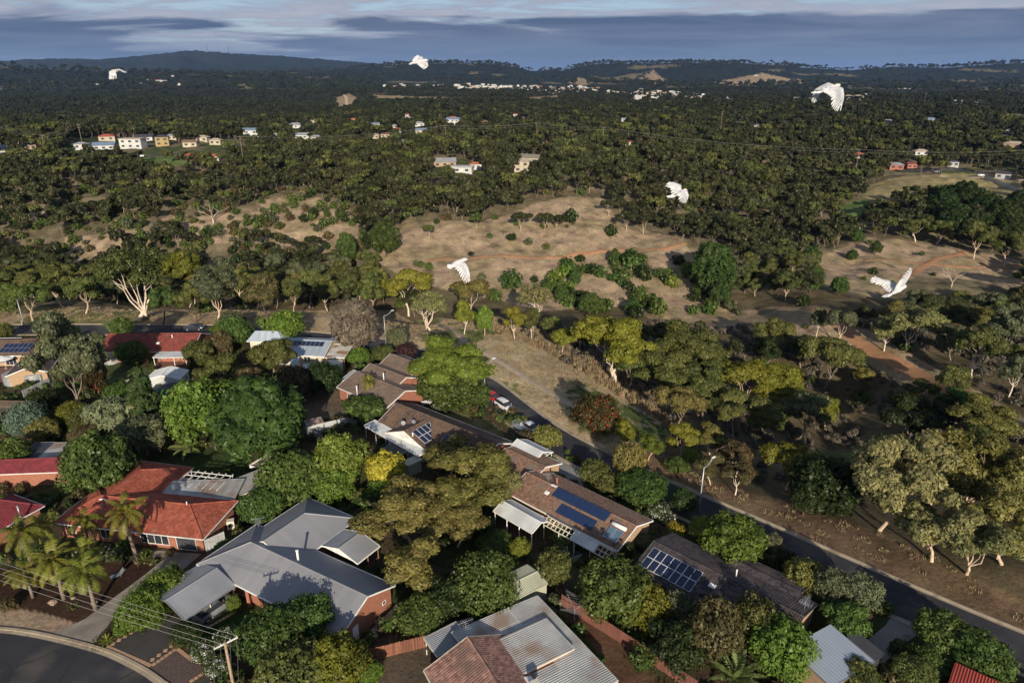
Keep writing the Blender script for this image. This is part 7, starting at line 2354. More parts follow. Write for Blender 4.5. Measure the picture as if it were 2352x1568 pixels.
# thin ahead of the front rows that were placed one by one
keep &= ~((y < 205) & (u < 1300))
keep &= (dens > -0.62) | (y > 360)
vis = np.zeros(len(x), bool)
dd_ = project(x, y, z)[2]
for (hu, hv, hw, hd) in FH:
    top = 1568 * 9.5 / dd_
    vis |= (np.abs(u - hu) < hw * .45 + 2) & (v > hv - 3) & (v < hv + top * 0.8) & (dd_ < hd + 8) | ((np.abs(u - hu) < hw * .62) & (np.abs(dd_ - hd) < 9))
keep &= ~vis
idx = np.nonzero(keep)[0]
r_ = np.random.default_rng(77)
near_i = idx[np.argsort(y[idx])]
singles, rest = near_i[:230], near_i[230:]


def woods_label(uu, vv, leaf):
    tone = {'olive': 'olive', 'forest': 'dark olive', 'green': 'green', 'gumgold': 'khaki', 'grey': 'grey-green', 'brown': 'brownish'}[leaf]
    if uu > 1700: where = 'in the wooded gully at right'
    elif uu > 1450: where = 'in the woods right of the bare hill'
    elif uu > 850: where = 'around the bare hill'
    else: where = 'on the scrubby slope beyond the left street'
    return f'{tone} gum tree {where}', 'gum trees ' + where


for i in singles:
    leaf = ['olive', 'forest', 'forest', 'gumgold', 'grey', 'olive', 'olive'][r_.integers(0, 7)]
    lb, gp = woods_label(u[i], v[i], leaf)
    w_ = r_.uniform(5.2, 8.6); h_ = w_ * r_.uniform(0.95, 1.3)
    put_tree('gum' if y[i] < 300 else 'midgum', (x[i], y[i], z[i]), h_, w_, leaf, lb, gp + ', ' + leaf, bark=[BARK_PALE, BARK_GREY, BARK_DARK, BARK_GREY][r_.integers(0, 4)])

pts = [(x[rest], y[rest], z[rest], r_.uniform(0.5, 0.92, len(rest)))]
x2, y2, z2 = scatter(50000, 1250, 2600, seed=5, lo=-.68, hi=.68, mind=7.5)
u2, v2, b2, p2, c2 = masks(x2, y2, z2)
tw = in_poly(u2, v2, [(870, 196), (1250, 198), (1350, 205), (1500, 205), (1620, 215), (1660, 235), (1500, 238), (1300, 215), (1000, 208), (870, 206)])
k2 = ~p2 & (_waves(x2, y2, 92, 300.0, 3) > -0.7) & (~tw | (r_.random(len(x2)) < .35))
pts.append((x2[k2], y2[k2], z2[k2], r_.uniform(0.7, 1.2, k2.sum())))
x3, y3, z3 = scatter(16000, 2600, 7000, seed=6, lo=-.66, hi=.66, mind=17.0)
u3, v3, b3, p3, c3 = masks(x3, y3, z3)
tw = in_poly(u3, v3, [(870, 190), (1250, 192), (1350, 198), (1500, 205), (1620, 215), (1660, 235), (1500, 238), (1300, 215), (1000, 208), (870, 206)])
k3 = ~p3 & (_waves(x3, y3, 61, 900.0, 4) < 0.62) & ~tw & ((y3 < 3900) | (v3 < 158 + 6 * _waves(x3, y3, 66, 400.0, 3)) | (r_.random(len(x3)) < .25))
pts.append((x3[k3], y3[k3], z3[k3], r_.uniform(1.4, 2.6, k3.sum())))
wx = np.concatenate([p[0] for p in pts]); wy = np.concatenate([p[1] for p in pts]); wz = np.concatenate([p[2] for p in pts]); ws = np.concatenate([p[3] for p in pts])
print('wood trees', len(wx), 'singles', len(singles))


def instancer(name, P_, S_, meshes, mats_, label, category='trees', seed=3, flat=0.9):
    """one object: points carrying instanced light trees"""
    src = []
    for k, (me, mt) in enumerate(zip(meshes, mats_)):
        o = bpy.data.objects.new(name + '_source', me)
        o.material_slots[0].link = 'OBJECT'; o.material_slots[0].material = mt
        src.append(o)
    me = bpy.data.meshes.new(name)
    me.vertices.add(len(P_)); me.vertices.foreach_set('co', np.asarray(P_, dtype=np.float32).ravel())
    rr_ = np.random.default_rng(seed)
    at = me.attributes.new('siz', 'FLOAT', 'POINT'); at.data.foreach_set('value', S_.astype(np.float32))
    at = me.attributes.new('turn', 'FLOAT', 'POINT'); at.data.foreach_set('value', rr_.uniform(0, 6.28, len(P_)).astype(np.float32))
    at = me.attributes.new('tall', 'FLOAT', 'POINT'); at.data.foreach_set('value', rr_.uniform(.75, 1.35, len(P_)).astype(np.float32))
    at = me.attributes.new('pick', 'INT', 'POINT'); at.data.foreach_set('value', rr_.integers(0, len(src), len(P_)).astype(np.int32))
    o = link(name, me, kind='stuff', label=label)
    ng = bpy.data.node_groups.new(name + '_nodes', 'GeometryNodeTree')
    ng.interface.new_socket('Geometry', in_out='INPUT', socket_type='NodeSocketGeometry')
    ng.interface.new_socket('Geometry', in_out='OUTPUT', socket_type='NodeSocketGeometry')
    N = ng.nodes.new; L = ng.links.new
    gi = N('NodeGroupInput'); go = N('NodeGroupOutput')
    jn = N('GeometryNodeJoinGeometry')
    for s_ in src:
        inf = N('GeometryNodeObjectInfo'); inf.inputs['Object'].default_value = s_; inf.inputs['As Instance'].default_value = True
        L(inf.outputs['Geometry'], jn.inputs[0])
    mp = N('GeometryNodeMeshToPoints'); L(gi.outputs[0], mp.inputs[0])
    ins = N('GeometryNodeInstanceOnPoints')
    L(mp.outputs[0], ins.inputs['Points']); L(jn.outputs[0], ins.inputs['Instance'])
    ins.inputs['Pick Instance'].default_value = True

    def attr(nm, tp):
        a = N('GeometryNodeInputNamedAttribute'); a.data_type = tp; a.inputs['Name'].default_value = nm
        return a.outputs['Attribute']
    L(attr('pick', 'INT'), ins.inputs['Instance Index'])
    cb = N('ShaderNodeCombineXYZ'); L(attr('turn', 'FLOAT'), cb.inputs[2]); L(cb.outputs[0], ins.inputs['Rotation'])
    c3 = N('ShaderNodeCombineXYZ'); ml = N('ShaderNodeMath'); ml.operation = 'MULTIPLY'
    s3 = attr('siz', 'FLOAT'); L(s3, ml.inputs[0]); L(attr('tall', 'FLOAT'), ml.inputs[1]); L(s3, c3.inputs[0]); L(s3, c3.inputs[1]); L(ml.outputs[0], c3.inputs[2]); L(c3.outputs[0], ins.inputs['Scale'])
    L(ins.outputs[0], go.inputs[0])
    md = o.modifiers.new('growth', 'NODES'); md.node_group = ng
    return o


wood_src = [PROTO['woodgum'][k][1] for k in range(7)] + [PROTO['midgum'][k][1] for k in range(1)]
near_m = wy < 520
# crowns with their trunks joined for the woods
def join_tree(k, kind='woodgum'):
    tm, cm = PROTO[kind][k][0], PROTO[kind][k][1]
    return cm
trunk_src = [PROTO['woodgum'][k][0] for k in range(5)]


def merged(kind, k, leafm, bark):
    tm, cm = PROTO[kind][k][0], PROTO[kind][k][1]
    def arr(me):
        V = np.empty(len(me.vertices) * 3, np.float32); me.vertices.foreach_get('co', V)
        return V.reshape(-1, 3)
    Vt, Vc = arr(tm), arr(cm)
    fs = [tuple(p.vertices) for p in tm.polygons]
    me = bpy.data.meshes.new('wood_tree')
    nf = len(cm.polygons)
    quads = np.arange(nf * 4).reshape(-1, 4) + len(Vt)
    quads_t = [f for f in fs if len(f) == 4]
    F = np.concatenate([np.array(quads_t), quads])
    rn = np.empty(nf, np.float32); cm.attributes['rnd'].data.foreach_get('value', rn)
    me = npmesh('wood_tree', np.concatenate([Vt, Vc]), F, [leafm, bark], np.concatenate([np.full(len(quads_t), .5), rn]))
    mi = np.zeros(len(F), np.int32); mi[:len(quads_t)] = 1
    me.polygons.foreach_set('material_index', mi)
    return me


ms = []; mts = []
for k in range(7):
    lf = LM[['forest', 'forest', 'olive', 'forest', 'forest', 'forest', 'forest'][k]]
    ms.append(merged('woodgum', k, lf, BARK_GREY if k != 1 else BARK_PALE)); mts.append(lf)
# near woods keep fuller tones; far woods carry cloud shade in their leaf colour
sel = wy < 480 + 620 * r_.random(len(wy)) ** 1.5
instancer('gum_wood', np.stack([wx, wy, wz], -1)[sel], ws[sel], ms, mts, 'gum woods on the plateau and valley sides', seed=4)
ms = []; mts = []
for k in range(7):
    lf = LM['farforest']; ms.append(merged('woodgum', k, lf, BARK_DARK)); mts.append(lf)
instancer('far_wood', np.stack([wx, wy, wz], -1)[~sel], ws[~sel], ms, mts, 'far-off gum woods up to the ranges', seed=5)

# bushes on the slopes
xb, yb, zb = scatter(16000, 150, 420, seed=9, mind=3.4)
ub, vb, bb, pb, cbb = masks(xb, yb, zb)
db = _waves(xb, yb, 93, 26.0, 3)
byd = yb > kerbY(xb) + 12
lowhill = in_poly(ub, vb, [(1300, 590), (1560, 585), (1640, 690), (1640, 730), (1400, 730), (1230, 690), (1280, 640)])
leftslope = in_poly(ub, vb, [(-60, 430), (860, 450), (860, 620), (-60, 650)])
righth = in_poly(ub, vb, BARE[1]) | in_poly(ub, vb, BARE[7]) | in_poly(ub, vb, BARE[8])
uphill = in_poly(ub, vb, BARE[0]) & ~lowhill
rand = r_.random(len(xb))
kb = byd & ((lowhill & (db > -0.05)) | (leftslope & (db > -0.35)) | (righth & (rand < 0.05)) | (uphill & (rand < 0.05)) | (~bb & ~cbb & ~leftslope & (rand < .22)))
# keep the tracks clear
for trk in ([(960, 590), (1280, 584), (1580, 550), (1580, 566), (1480, 584), (1330, 594), (1280, 600), (1000, 608)], [(1960, 592), (2352, 600), (2352, 620), (1960, 606)], [(2050, 645), (2160, 582), (2250, 572), (2250, 586), (2180, 596), (2090, 650)]):
    kb &= ~in_poly(ub, vb, trk)
ib = np.nonzero(kb)[0]
print('bushes', len(ib))
score = np.where(lowhill[ib] | righth[ib] | uphill[ib], 0, 60) + yb[ib] * 0.5
ib = ib[np.argsort(score)]
for n_, i in enumerate(ib[:230]):
    zone = 'lower' if lowhill[i] else ('upper' if uphill[i] else ('right' if righth[i] else ('left' if leftslope[i] else 'gully')))
    place = {'lower': 'on the lower part of the bare hill', 'upper': 'dotted over the upper bare hill', 'right': 'on the bare ground at right',
             'left': 'on the scrubby left slope', 'gully': 'in the gully undergrowth'}[zone]
    leaf = ['green', 'pine', 'green', 'bright', 'dark'][r_.integers(0, 5)] if zone == 'lower' else ['green', 'olive', 'dark', 'grey'][r_.integers(0, 4)]
    tone = {'green': 'green', 'pine': 'pine-green', 'bright': 'light green', 'dark': 'dark green', 'olive': 'olive', 'grey': 'grey-green'}[leaf]
    w_ = r_.uniform(2.4, 5.4) if zone == 'lower' else (r_.uniform(1.4, 3.0) if zone in ('upper', 'right') else r_.uniform(2.2, 4.5))
    put_tree('midbush', (xb[i], yb[i], zb[i] - .1), w_ * r_.uniform(.6, .95), w_, leaf, f'{tone} rounded bush {place}', f'{tone} bushes {place}')
rem = ib[230:]
bm = [PROTO['midbush'][k][1] for k in range(2)] * 3
bt = [LM['green'], LM['olive'], LM['dark'], LM['grey'], LM['brown'], LM['green']]
bsrc = []
for me_, mt_ in zip(bm, bt):
    c_ = me_.copy(); c_.materials[0] = mt_; bsrc.append(c_)
instancer('undergrowth', np.stack([xb[rem], yb[rem], zb[rem] - .1], -1), r_.uniform(.45, 1.2, len(rem)), bsrc, bt, 'bushes covering the slopes', seed=6)

# bare twiggy scrub on the shaded spur and gully
twig = [PROTO['midbush'][k][1].copy() for k in range(2)]
for t_ in twig: t_.materials[0] = LM['twig']
xs_, ys_, zs_ = scatter(9000, 95, 235, seed=12, mind=1.7, lo=.02, hi=.72)
us_, vs_, bs_, ps_, cs_ = masks(xs_, ys_, zs_)
dz_ = _waves(xs_, ys_, 94, 18.0, 3)
k_ = (ys_ > kerbY(xs_) + 14) & ~in_poly(us_, vs_, STRIP) & ~in_poly(us_, vs_, VERGE_R) & ~in_poly(us_, vs_, SLOPE_GREEN) & (dz_ > -0.1) & ~in_poly(us_, vs_, BARE[8]) & (vs_ > 745) & ~in_poly(us_, vs_, BARE[0])
instancer('twiggy_scrub', np.stack([xs_[k_], ys_[k_], zs_[k_] - .05], -1), r_.uniform(.2, .6, k_.sum()), twig, [LM['twig']] * 2, 'bare grey twiggy scrub on the shaded slope', seed=7)


# garden undergrowth under the trees of the terrace
def tuft(seed, n=60, r0=.5, h=.6, m='drygrass', w=.06):
    q_ = np.random.default_rng(seed); V = np.empty((n, 4, 3)); 
    a = q_.uniform(0, 6.28, n); rr = r0 * np.sqrt(q_.random(n)); x_ = np.cos(a) * rr; y_ = np.sin(a) * rr
    hh = h * q_.uniform(.5, 1.2, n); lx = q_.normal(0, .22, n) * h; ly = q_.normal(0, .22, n) * h
    t = q_.uniform(0, 3.14, n); ox = np.cos(t) * w; oy = np.sin(t) * w; zz = np.zeros(n)
    V[:, 0] = np.stack([x_ - ox, y_ - oy, zz - .05], -1); V[:, 1] = np.stack([x_ + ox, y_ + oy, zz - .05], -1)
    V[:, 2] = np.stack([x_ + lx + ox * .3, y_ + ly + oy * .3, hh], -1); V[:, 3] = np.stack([x_ + lx - ox * .3, y_ + ly - oy * .3, hh], -1)
    return npmesh('grass_tuft', V.reshape(-1, 3), np.arange(n * 4).reshape(-1, 4), LM[m], q_.random(n))


LM['lawn'] = leaf_mat('leaf_lawn', (0.045, 0.062, 0.018), (0.11, 0.13, 0.04))
xg, yg, zg = scatter(52000, 60, 200, seed=21, mind=0.7, lo=-.78, hi=.78)
ug, vg, _, _, _ = masks(xg, yg, zg)
dry_edge = in_poly(ug, vg, [(1100, 728), (1230, 755), (1330, 815), (1440, 870), (1560, 960), (1620, 1010), (1600, 1040), (1500, 960), (1400, 895), (1300, 830), (1180, 775), (1080, 745)])
in_strip = in_poly(ug, vg, STRIP) & (yg > kerbY(xg) + 1.2)
vr = in_poly(ug, vg, VERGE_R) & (yg > kerbY(xg) + 1.2)
vl = in_poly(ug, vg, VERGE_L) & (yg > kerbY(xg) + 1.2)
path = in_poly(ug, vg, [(1000, 735), (1100, 795), (1167, 838), (1270, 900), (1335, 935), (1325, 945), (1260, 910), (1160, 848), (1090, 802), (1000, 745)])
kd = dry_edge & (yg > kerbY(xg) + 3)
q1 = r_.random(len(xg))
sd = [tuft(500 + k, 70, .6, 1.0) for k in range(3)]
instancer('dry_grass', np.stack([xg[kd], yg[kd], zg[kd]], -1), r_.uniform(.5, 1.15, kd.sum()), sd, [LM['drygrass']] * 3, 'tall dry grass along the top of the slope', seed=8)
LM['shortdry'] = leaf_mat('leaf_short_dry', (0.22, 0.17, 0.095), (0.42, 0.33, 0.19))
ks = (in_strip & ~path & ~dry_edge & (q1 < .6)) | (vl & (q1 < .4)) | (vr & (q1 < .3))
gr = in_poly(ug, vg, GRASSY) | (in_strip & (_waves(xg, yg, 51, 30.0, 4) > 0.4))
for nm, mk, mt in (('short_dry_grass', ks & ~gr, 'shortdry'), ('short_green_grass', ks & gr, 'lawn')):
    sd = [tuft(520 + k, 46, .75, .22, mt, .05) for k in range(3)]
    instancer(nm, np.stack([xg[mk], yg[mk], zg[mk]], -1), r_.uniform(.6, 1.2, mk.sum()), sd, [LM[mt]] * 3, 'short patchy grass of the park strip', seed=9)

# ------------------------------------------------------------------ paving
SLABS = []


def slab(name, pts, m, z=0.03, label=None, kind='structure', parent=None):
    P_ = [Z(*k, 0) if len(k) == 3 else W(*k, 0) for k in pts]; SLABS.append([(p.x, p.y) for p in P_])
    mb = MB(); mb.face([(p.x, p.y, z) for p in P_])
    n = len(P_)
    for i in range(n):
        a, b = P_[i], P_[(i + 1) % n]
        mb.face([(a.x, a.y, z), (b.x, b.y, z), (b.x, b.y, -.1), (a.x, a.y, -.1)])
    return link(name, mb.mesh(name, m), parent, kind=kind)


DRIVE = mat('driveway_concrete', (.27, .24, .20), .95, nscale=.5, bump=.006, stain=(.13, .115, .10), stain_scale=.3, stain_at=(.45, .7), col2=(.2, .175, .15))
BITUMEN = mat('driveway_bitumen', (.055, .05, .048), .9, nscale=.6, bump=.006)
PAVER_TAN = mat('paver_tan', (.42, .27, .17), .9, nscale=2.0, rnd=.2)
GRAVEL = mat('gravel_bed', (.12, .085, .075), 1.0, nscale=5.0, bump=.05, bscale=12, col2=(.07, .05, .045))
slab('driveway', [(5, 1440, 490), (5, 1660, 505), (5, 1490, 650), (5, 1180, 760), (5, 1040, 900), (5, 770, 1240), (5, 440, 1165), (5, 700, 1040), (5, 1000, 820), (5, 1200, 670), (5, 1360, 540)], DRIVE, .035)
slab('driveway', [(5, 1350, 965), (5, 1520, 1060), (5, 1900, 850), (5, 1960, 900), (5, 1700, 1100), (5, 1440, 1262), (5, 1245, 1420), (5, 880, 1262), (5, 1200, 1060)], BITUMEN, .03)
slab('gravel_bed', [(5, 1460, 1290), (5, 1590, 1390), (5, 1690, 1440), (5, 1540, 1568), (5, 1370, 1600), (5, 1225, 1450)], GRAVEL, .028)
slab('driveway', [(5, 1800, 1410), (5, 1860, 1450), (5, 1700, 1640), (5, 1540, 1640)], BITUMEN, .034)
slab('driveway', [(8, 690, 1240), (8, 880, 1205), (8, 1020, 1090), (8, 1075, 1000), (8, 1345, 1115), (8, 1190, 1235), (8, 1010, 1400), (8, 900, 1420)], mat('grey_concrete', (.24, .235, .22), .95, nscale=.4, stain=(.16, .155, .145), stain_scale=.2, bump=.004), .035)
slab('driveway', [(3, 300, 1290), (3, 425, 1262), (3, 620, 1345), (3, 590, 1400), (3, 620, 1490), (3, 540, 1480), (3, 440, 1400), (3, 340, 1390)], mat('grey_concrete', None) if False else MATS['grey_concrete'], .035)
slab('courtyard', [(1, -60, 520), (1, 130, 510), (1, 60, 640), (1, -60, 640)], mat('brick_paving', (.2, .1, .08), .9, nscale=2.0), .03)
slab('patio', [(1, 1240, 520), (1, 1530, 520), (1, 1560, 440), (1, 1300, 440)], MATS['brick_paving'], .03)
slab('garden_path', [(1, 80, 1050), (1, 180, 1060), (1, 310, 1110), (1, 290, 1135), (1, 150, 1110)], MATS['brick_paving'], .03)
slab('patio', [(5, 960, 480), (5, 1440, 480), (5, 1360, 530), (5, 1000, 520)], DRIVE, .04)


def paver_row(label, a, b, step, size, z=.045, diamond=True, m=PAVER_TAN):
    t = thing('paver_border', label, 'paving'); d = b - a; n = max(1, int(d.length / step)); u_ = d.normalized()
    ang = math.atan2(u_.y, u_.x) + (math.pi / 4 if diamond else 0)
    mb = MB(); s = size; mb.cbox((0, 0, 0), s, s, .05)
    me = mb.mesh('paver', m)
    for i in range(n):
        o = link('paver', me, t); p = a + d * ((i + .5) / n); o.location = (p.x, p.y, z - .03); o.rotation_euler = (0, 0, ang + random.uniform(-.03, .03))


paver_row('row of tan diamond pavers on the left edge of the patterned driveway', Z(5, 905, 1262), Z(5, 1385, 965), .62, .42)
paver_row('row of tan diamond pavers on the right edge of the patterned driveway', Z(5, 1228, 1395), Z(5, 1440, 1245), .62, .42)
paver_row('border of square tan pavers across the foot of the patterned driveway', Z(5, 878, 1268), Z(5, 1245, 1428), .46, .42, diamond=False)
paver_row('border of tan pavers along the gravel bed', Z(5, 1250, 1425), Z(5, 1450, 1285), .42, .38, diamond=False)
paver_row('border of tan pavers between lawn and gravel bed', Z(5, 1460, 1285), Z(5, 1590, 1385), .42, .38, diamond=False)
paver_row('border of tan pavers between carport and lawn', Z(5, 1700, 1120), Z(5, 1950, 975), .46, .38, diamond=False)
paver_row('border of tan pavers at the second dark driveway', Z(5, 1560, 1560), Z(5, 1800, 1405), .42, .38, diamond=False)

# ------------------------------------------------------------------ fences
fence('long rust-red sheet fence stepping down the right back garden', [Z(7, 445, 840, 1.8) - Vector((0, 0, 1.8)), Z(7, 860, 1090, 1.8) - Vector((0, 0, 1.8)), Z(7, 1330, 1400, 1.8) - Vector((0, 0, 1.8)), Z(7, 1560, 1550, 1.8) - Vector((0, 0, 1.8))], 1.8, FENCE_RED)
a_, b_ = Z(6, 900, 1300, 1.7), Z(6, 1410, 1175, 1.7)
t = thing('paling_fence', 'brown timber paling fence between slate-roofed house and tiled house', 'fence')
d_ = b_ - a_; n_ = int(d_.length / .16)
mb = MB(); mb.box((0, 0, 0), (.14, 0, 0), (0, .02, 0), (0, 0, 1.7)); pale = mb.mesh('paling', mat('paling', (.20, .085, .055), .9, nscale=3.0, objr=.3))
for i in range(n_):
    o = link('paling', pale, t); p = a_ + d_ * (i / n_); o.location = (p.x, p.y, random.uniform(-.04, .03)); o.rotation_euler = (0, random.uniform(-.01, .01), math.atan2(d_.y, d_.x))
fence('dark brown back fence behind the tall grey gum', [Z(1, -50, 850), Z(1, 60, 850), Z(1, 420, 862), Z(1, 800, 862)], 1.7, mat('fence_brown', (.09, .065, .05), .9))
fence('grey sheet fence beside the two water tanks', [Z(1, 200, 770), Z(1, 420, 660)], 1.7, FENCE_GREY)
fence('white pool fence beside the conifer and teal enclosure', [Z(1, 1330, 830), Z(1, 1480, 720)], 1.5, mat('fence_tan', (.3, .2, .15), .9))
fence('dark sheet fence behind the rotary clothes line', [Z(7, 480, 800, 1.6) - Vector((0, 0, 1.6)), Z(7, 740, 940, 1.6) - Vector((0, 0, 1.6))], 1.6, FENCE_DARK)
fence('white front wall in front of the stepped brown gables', [Z(2, 1380, 840), Z(2, 1570, 795)], 1.2, FENCE_GREY)
fence('pale wall at the right end of the park street', [G(2260, 410), G(2352, 448)], 2.2, FENCE_GREY, panel=5)


# ------------------------------------------------------------------ cars
def car_mesh_parts(t, L_=4.4, Wd=1.8, H_=1.5, kind='hatch', paint=None):
    hw = Wd / 2
    # stations along the length: x, belt height, roof height
    if kind == 'suv':
        st = [(-.5, .62, .62), (-.495, .95, .95), (-.47, 1.0, 1.0), (-.455, 1.03, 1.08), (-.40, 1.02, 1.50), (-.2, 1.0, 1.62), (.02, .98, 1.60), (.12, .97, 1.50), (.27, .97, 1.0), (.40, .92, .93), (.48, .82, .83), (.5, .6, .6)]
    elif kind == 'sedan':
        st = [(-.5, .6, .6), (-.49, .9, .9), (-.42, .95, .95), (-.36, .96, .98), (-.22, .95, 1.36), (-.05, .94, 1.42), (.06, .93, 1.38), (.24, .92, .95), (.38, .86, .87), (.48, .76, .77), (.5, .55, .55)]
    else:
        st = [(-.5, .6, .6), (-.49, .92, .92), (-.46, .98, 1.02), (-.38, .97, 1.40), (-.2, .95, 1.48), (.0, .94, 1.46), (.1, .93, 1.38), (.28, .92, .95), (.40, .86, .87), (.48, .75, .76), (.5, .55, .55)]
    hs = H_ / max(s[2] for s in st)
    body = MB(); gl = MB(); rf = MB()
    def ring(s):
        x, b, r_ = s[0] * L_, s[1] * hs, s[2] * hs
        tp_ = 1 - max(0, (abs(s[0]) - .38)) * 1.1
        w = hw * tp_
        c_ = [(x, w * .94, .24), (x, w, .45), (x, w * .99, b * .82), (x, w * .94, b)]
        k = (r_ - b) > .12
        top = [(x, w * .76, r_)] if k else [(x, w * .90, b + .015)]
        return c_, top, [(x, 0, r_ + (.03 if k else .035))], k
    R_ = [ring(s) for s in st]
    for a, b in zip(R_[:-1], R_[1:]):
        for sg in (1, -1):
            f = lambda p: (p[0], p[1] * sg, p[2])
            for i in range(3): body.face([f(a[0][i]), f(b[0][i]), f(b[0][i + 1]), f(a[0][i + 1])])
            (gl if (a[3] or b[3]) and (a[3] and b[3]) else (gl if (a[3] or b[3]) else body)).face([f(a[0][3]), f(b[0][3]), f(b[1][0]), f(a[1][0])])
            screen = (a[3] != b[3])
            (gl if screen else body).face([f(a[1][0]), f(b[1][0]), f(b[2][0]), f(a[2][0])])
    for e in (R_[0], R_[-1]):
        pts = e[0] + e[1]; body.face([p for p in pts] + [(p[0], -p[1], p[2]) for p in reversed(pts)])
    body.face([(-L_ / 2, -hw * .8, .24), (L_ / 2, -hw * .8, .24), (L_ / 2, hw * .8, .24), (-L_ / 2, hw * .8, .24)])
    body.build('body', paint, t); gl.build('windows', GLASS, t)
    for x_ in (-.30 * L_, .31 * L_):
        for sg in (-1, 1):
            w = MB(); w.tube([(x_, sg * (hw - .2), .33), (x_, sg * (hw + .015), .33)], .33, 16, m=0)
            wo = w.build('wheel', RUBBER, t)
            r2 = MB(); r2.tube([(x_, sg * (hw - .1), .33), (x_, sg * (hw + .025), .33)], .2, 12); r2.build('rim', ALU, wo)
    for sg in (-1, 1):
        h_ = MB(); h_.box((L_ * .475, sg * hw * .55 - .17, .60 * hs), (.10, 0, 0), (0, .34, 0), (0, 0, .14)); h_.build('headlight', mat('lamp_glass', (.7, .7, .7), .15), t)
        h_ = MB(); h_.box((-L_ * .505, sg * hw * .62 - .15, .72 * hs), (.08, 0, 0), (0, .3, 0), (0, 0, .2)); h_.build('tail_light', mat('red_lamp', (.4, .02, .02), .3), t)
        m_ = MB(); m_.box((L_ * .17, sg * (hw + .02) - .07, .93 * hs), (.12, 0, 0), (0, .16, 0), (0, 0, .12)); m_.build('mirror', paint, t)


P_WHITE = mat('car_white', (.75, .75, .75), .25, spec=.6); P_RED = mat('car_red', (.5, .02, .03), .25, spec=.6)
P_SILVER = mat('car_silver', (.42, .44, .48), .25, .5, spec=.6); P_DARK = mat('car_dark', (.03, .035, .05), .2, spec=.6); P_BLUE = mat('car_pale_blue', (.35, .42, .5), .25, .3)


def car(label, p, heading, kind, paint, L_=4.4, H_=1.5):
    t = thing('parked_car', label, 'car', (p.x, p.y, p.z + (.03 if p.z == 0 else 0)), heading)
    car_mesh_parts(t, L_, 1.8, H_, kind, paint); return t


road_dir = math.atan2(-4.5, 3.3)
car('silver wagon parked under the grey ribbed carport', Z(5, 1765, 985), math.atan2(CARPORT.e1.y, CARPORT.e1.x), 'suv', P_SILVER, 4.8, 1.65)
car('white wagon with dark sunroof parked by the kerb', Z(2, 2062, 850), road_dir, 'suv', P_WHITE, 4.7, 1.6)
car('red hatchback at the kerb behind the white wagon', Z(2, 1965, 778), road_dir, 'hatch', P_RED, 4.0, 1.45)
car('white sedan with a cage trailer parked at the kerb', Z(3, 190, 1035), road_dir, 'sedan', P_WHITE, 4.6, 1.42)
car('bright red hatchback in the driveway of the stepped brown house', Z(2, 1235, 560), R(35), 'hatch', P_RED, 4.0, 1.5)
car('white car behind the roof ridge beside the yellow bush', Z(2, 1175, 505), R(150), 'sedan', P_WHITE, 4.4, 1.45)
car('dark sedan parked on the left street', W(447, 757), R(2), 'sedan', P_DARK, 4.7, 1.45)
car('pale blue car behind the blue-grey roof', Z(2, 690, 312), R(170), 'hatch', P_BLUE, 4.4, 1.5)
for (u_, v_, hd, lb, pt) in ((287, 362, .1, 'small silver car on the hilltop street', P_SILVER), (323, 361, .1, 'small white car on the hilltop street', P_WHITE), (2151, 397, .5, 'small pale car on the park street, left', P_SILVER), (2252, 405, .1, 'small white car on the park street, right', P_WHITE)):
    car(lb, G(u_, v_) + Vector((0, 0, .2)), hd, 'sedan', pt)
# cage trailer
p = Z(3, 92, 1020); t = thing('trailer', 'galvanised cage trailer behind the white sedan', 'trailer', (p.x, p.y, .03), road_dir)
mb = MB(); mb.box((-1.2, -.75, .45), (2.4, 0, 0), (0, 1.5, 0), (0, 0, .06)); mb.build('tray', GALV, t)
for k in range(6):
    for s_ in (0, 1):
        mb = MB(); mb.bar((-1.2 + .48 * k, -.75 + 1.5 * s_, .5), (-1.2 + .48 * k, -.75 + 1.5 * s_, 1.3), .03, .03); mb.build('upright', GALV, t)
for z_ in (.75, 1.0, 1.3):
    mb = MB(); mb.bar((-1.2, -.75, z_), (1.2, -.75, z_), .03, .03); mb.bar((-1.2, .75, z_), (1.2, .75, z_), .03, .03); mb.bar((-1.2, -.75, z_), (-1.2, .75, z_), .03, .03); mb.bar((1.2, -.75, z_), (1.2, .75, z_), .03, .03); mb.build('rail', GALV, t)
for s_ in (-1, 1):
    mb = MB(); mb.tube([(0, s_ * .8, .3), (0, s_ * .95, .3)], .3, 12); mb.build('wheel', RUBBER, t)
mb = MB(); mb.bar((1.2, 0, .45), (2.1, 0, .4), .08, .08); mb.build('drawbar', GALV, t)
# caravan
c_ = CARPORT2; p = c_.p(c_.L - .6, c_.W * .42, 0)
t = thing('caravan', 'white caravan with a green stripe under the white gabled carport', 'caravan', (p.x, p.y, .03), math.atan2(c_.e1.y, c_.e1.x))
mb = MB(); prof = [(-2.6, .5), (2.0, .5), (2.5, .9), (2.6, 1.4), (2.2, 2.2), (1.9, 2.3), (-2.4, 2.3), (-2.6, 2.1)]
for a, b in zip(prof, prof[1:] + prof[:1]): mb.face([(a[0], -1.1, a[1]), (b[0], -1.1, b[1]), (b[0], 1.1, b[1]), (a[0], 1.1, a[1])])
for y_ in (-1.1, 1.1): mb.face([(x_, y_, z_) for x_, z_ in prof])
mb.build('body', P_WHITE, t)
mb = MB(); mb.box((2.30, -.8, 1.0), (.32, 0, -.0), (0, 1.6, 0), (0, 0, .12)); mb.build('stripe', mat('green_stripe', (.03, .3, .12)), t)
mb = MB(); mb.box((2.35, -.8, 1.3), (.22, 0, 0), (0, 1.6, 0), (0, 0, .5)); mb.build('window', GLASS, t)
for s_ in (-1, 1): mb = MB(); mb.tube([(-.3, s_ * .9, .33), (-.3, s_ * 1.12, .33)], .33, 14); mb.build('wheel', RUBBER, t)


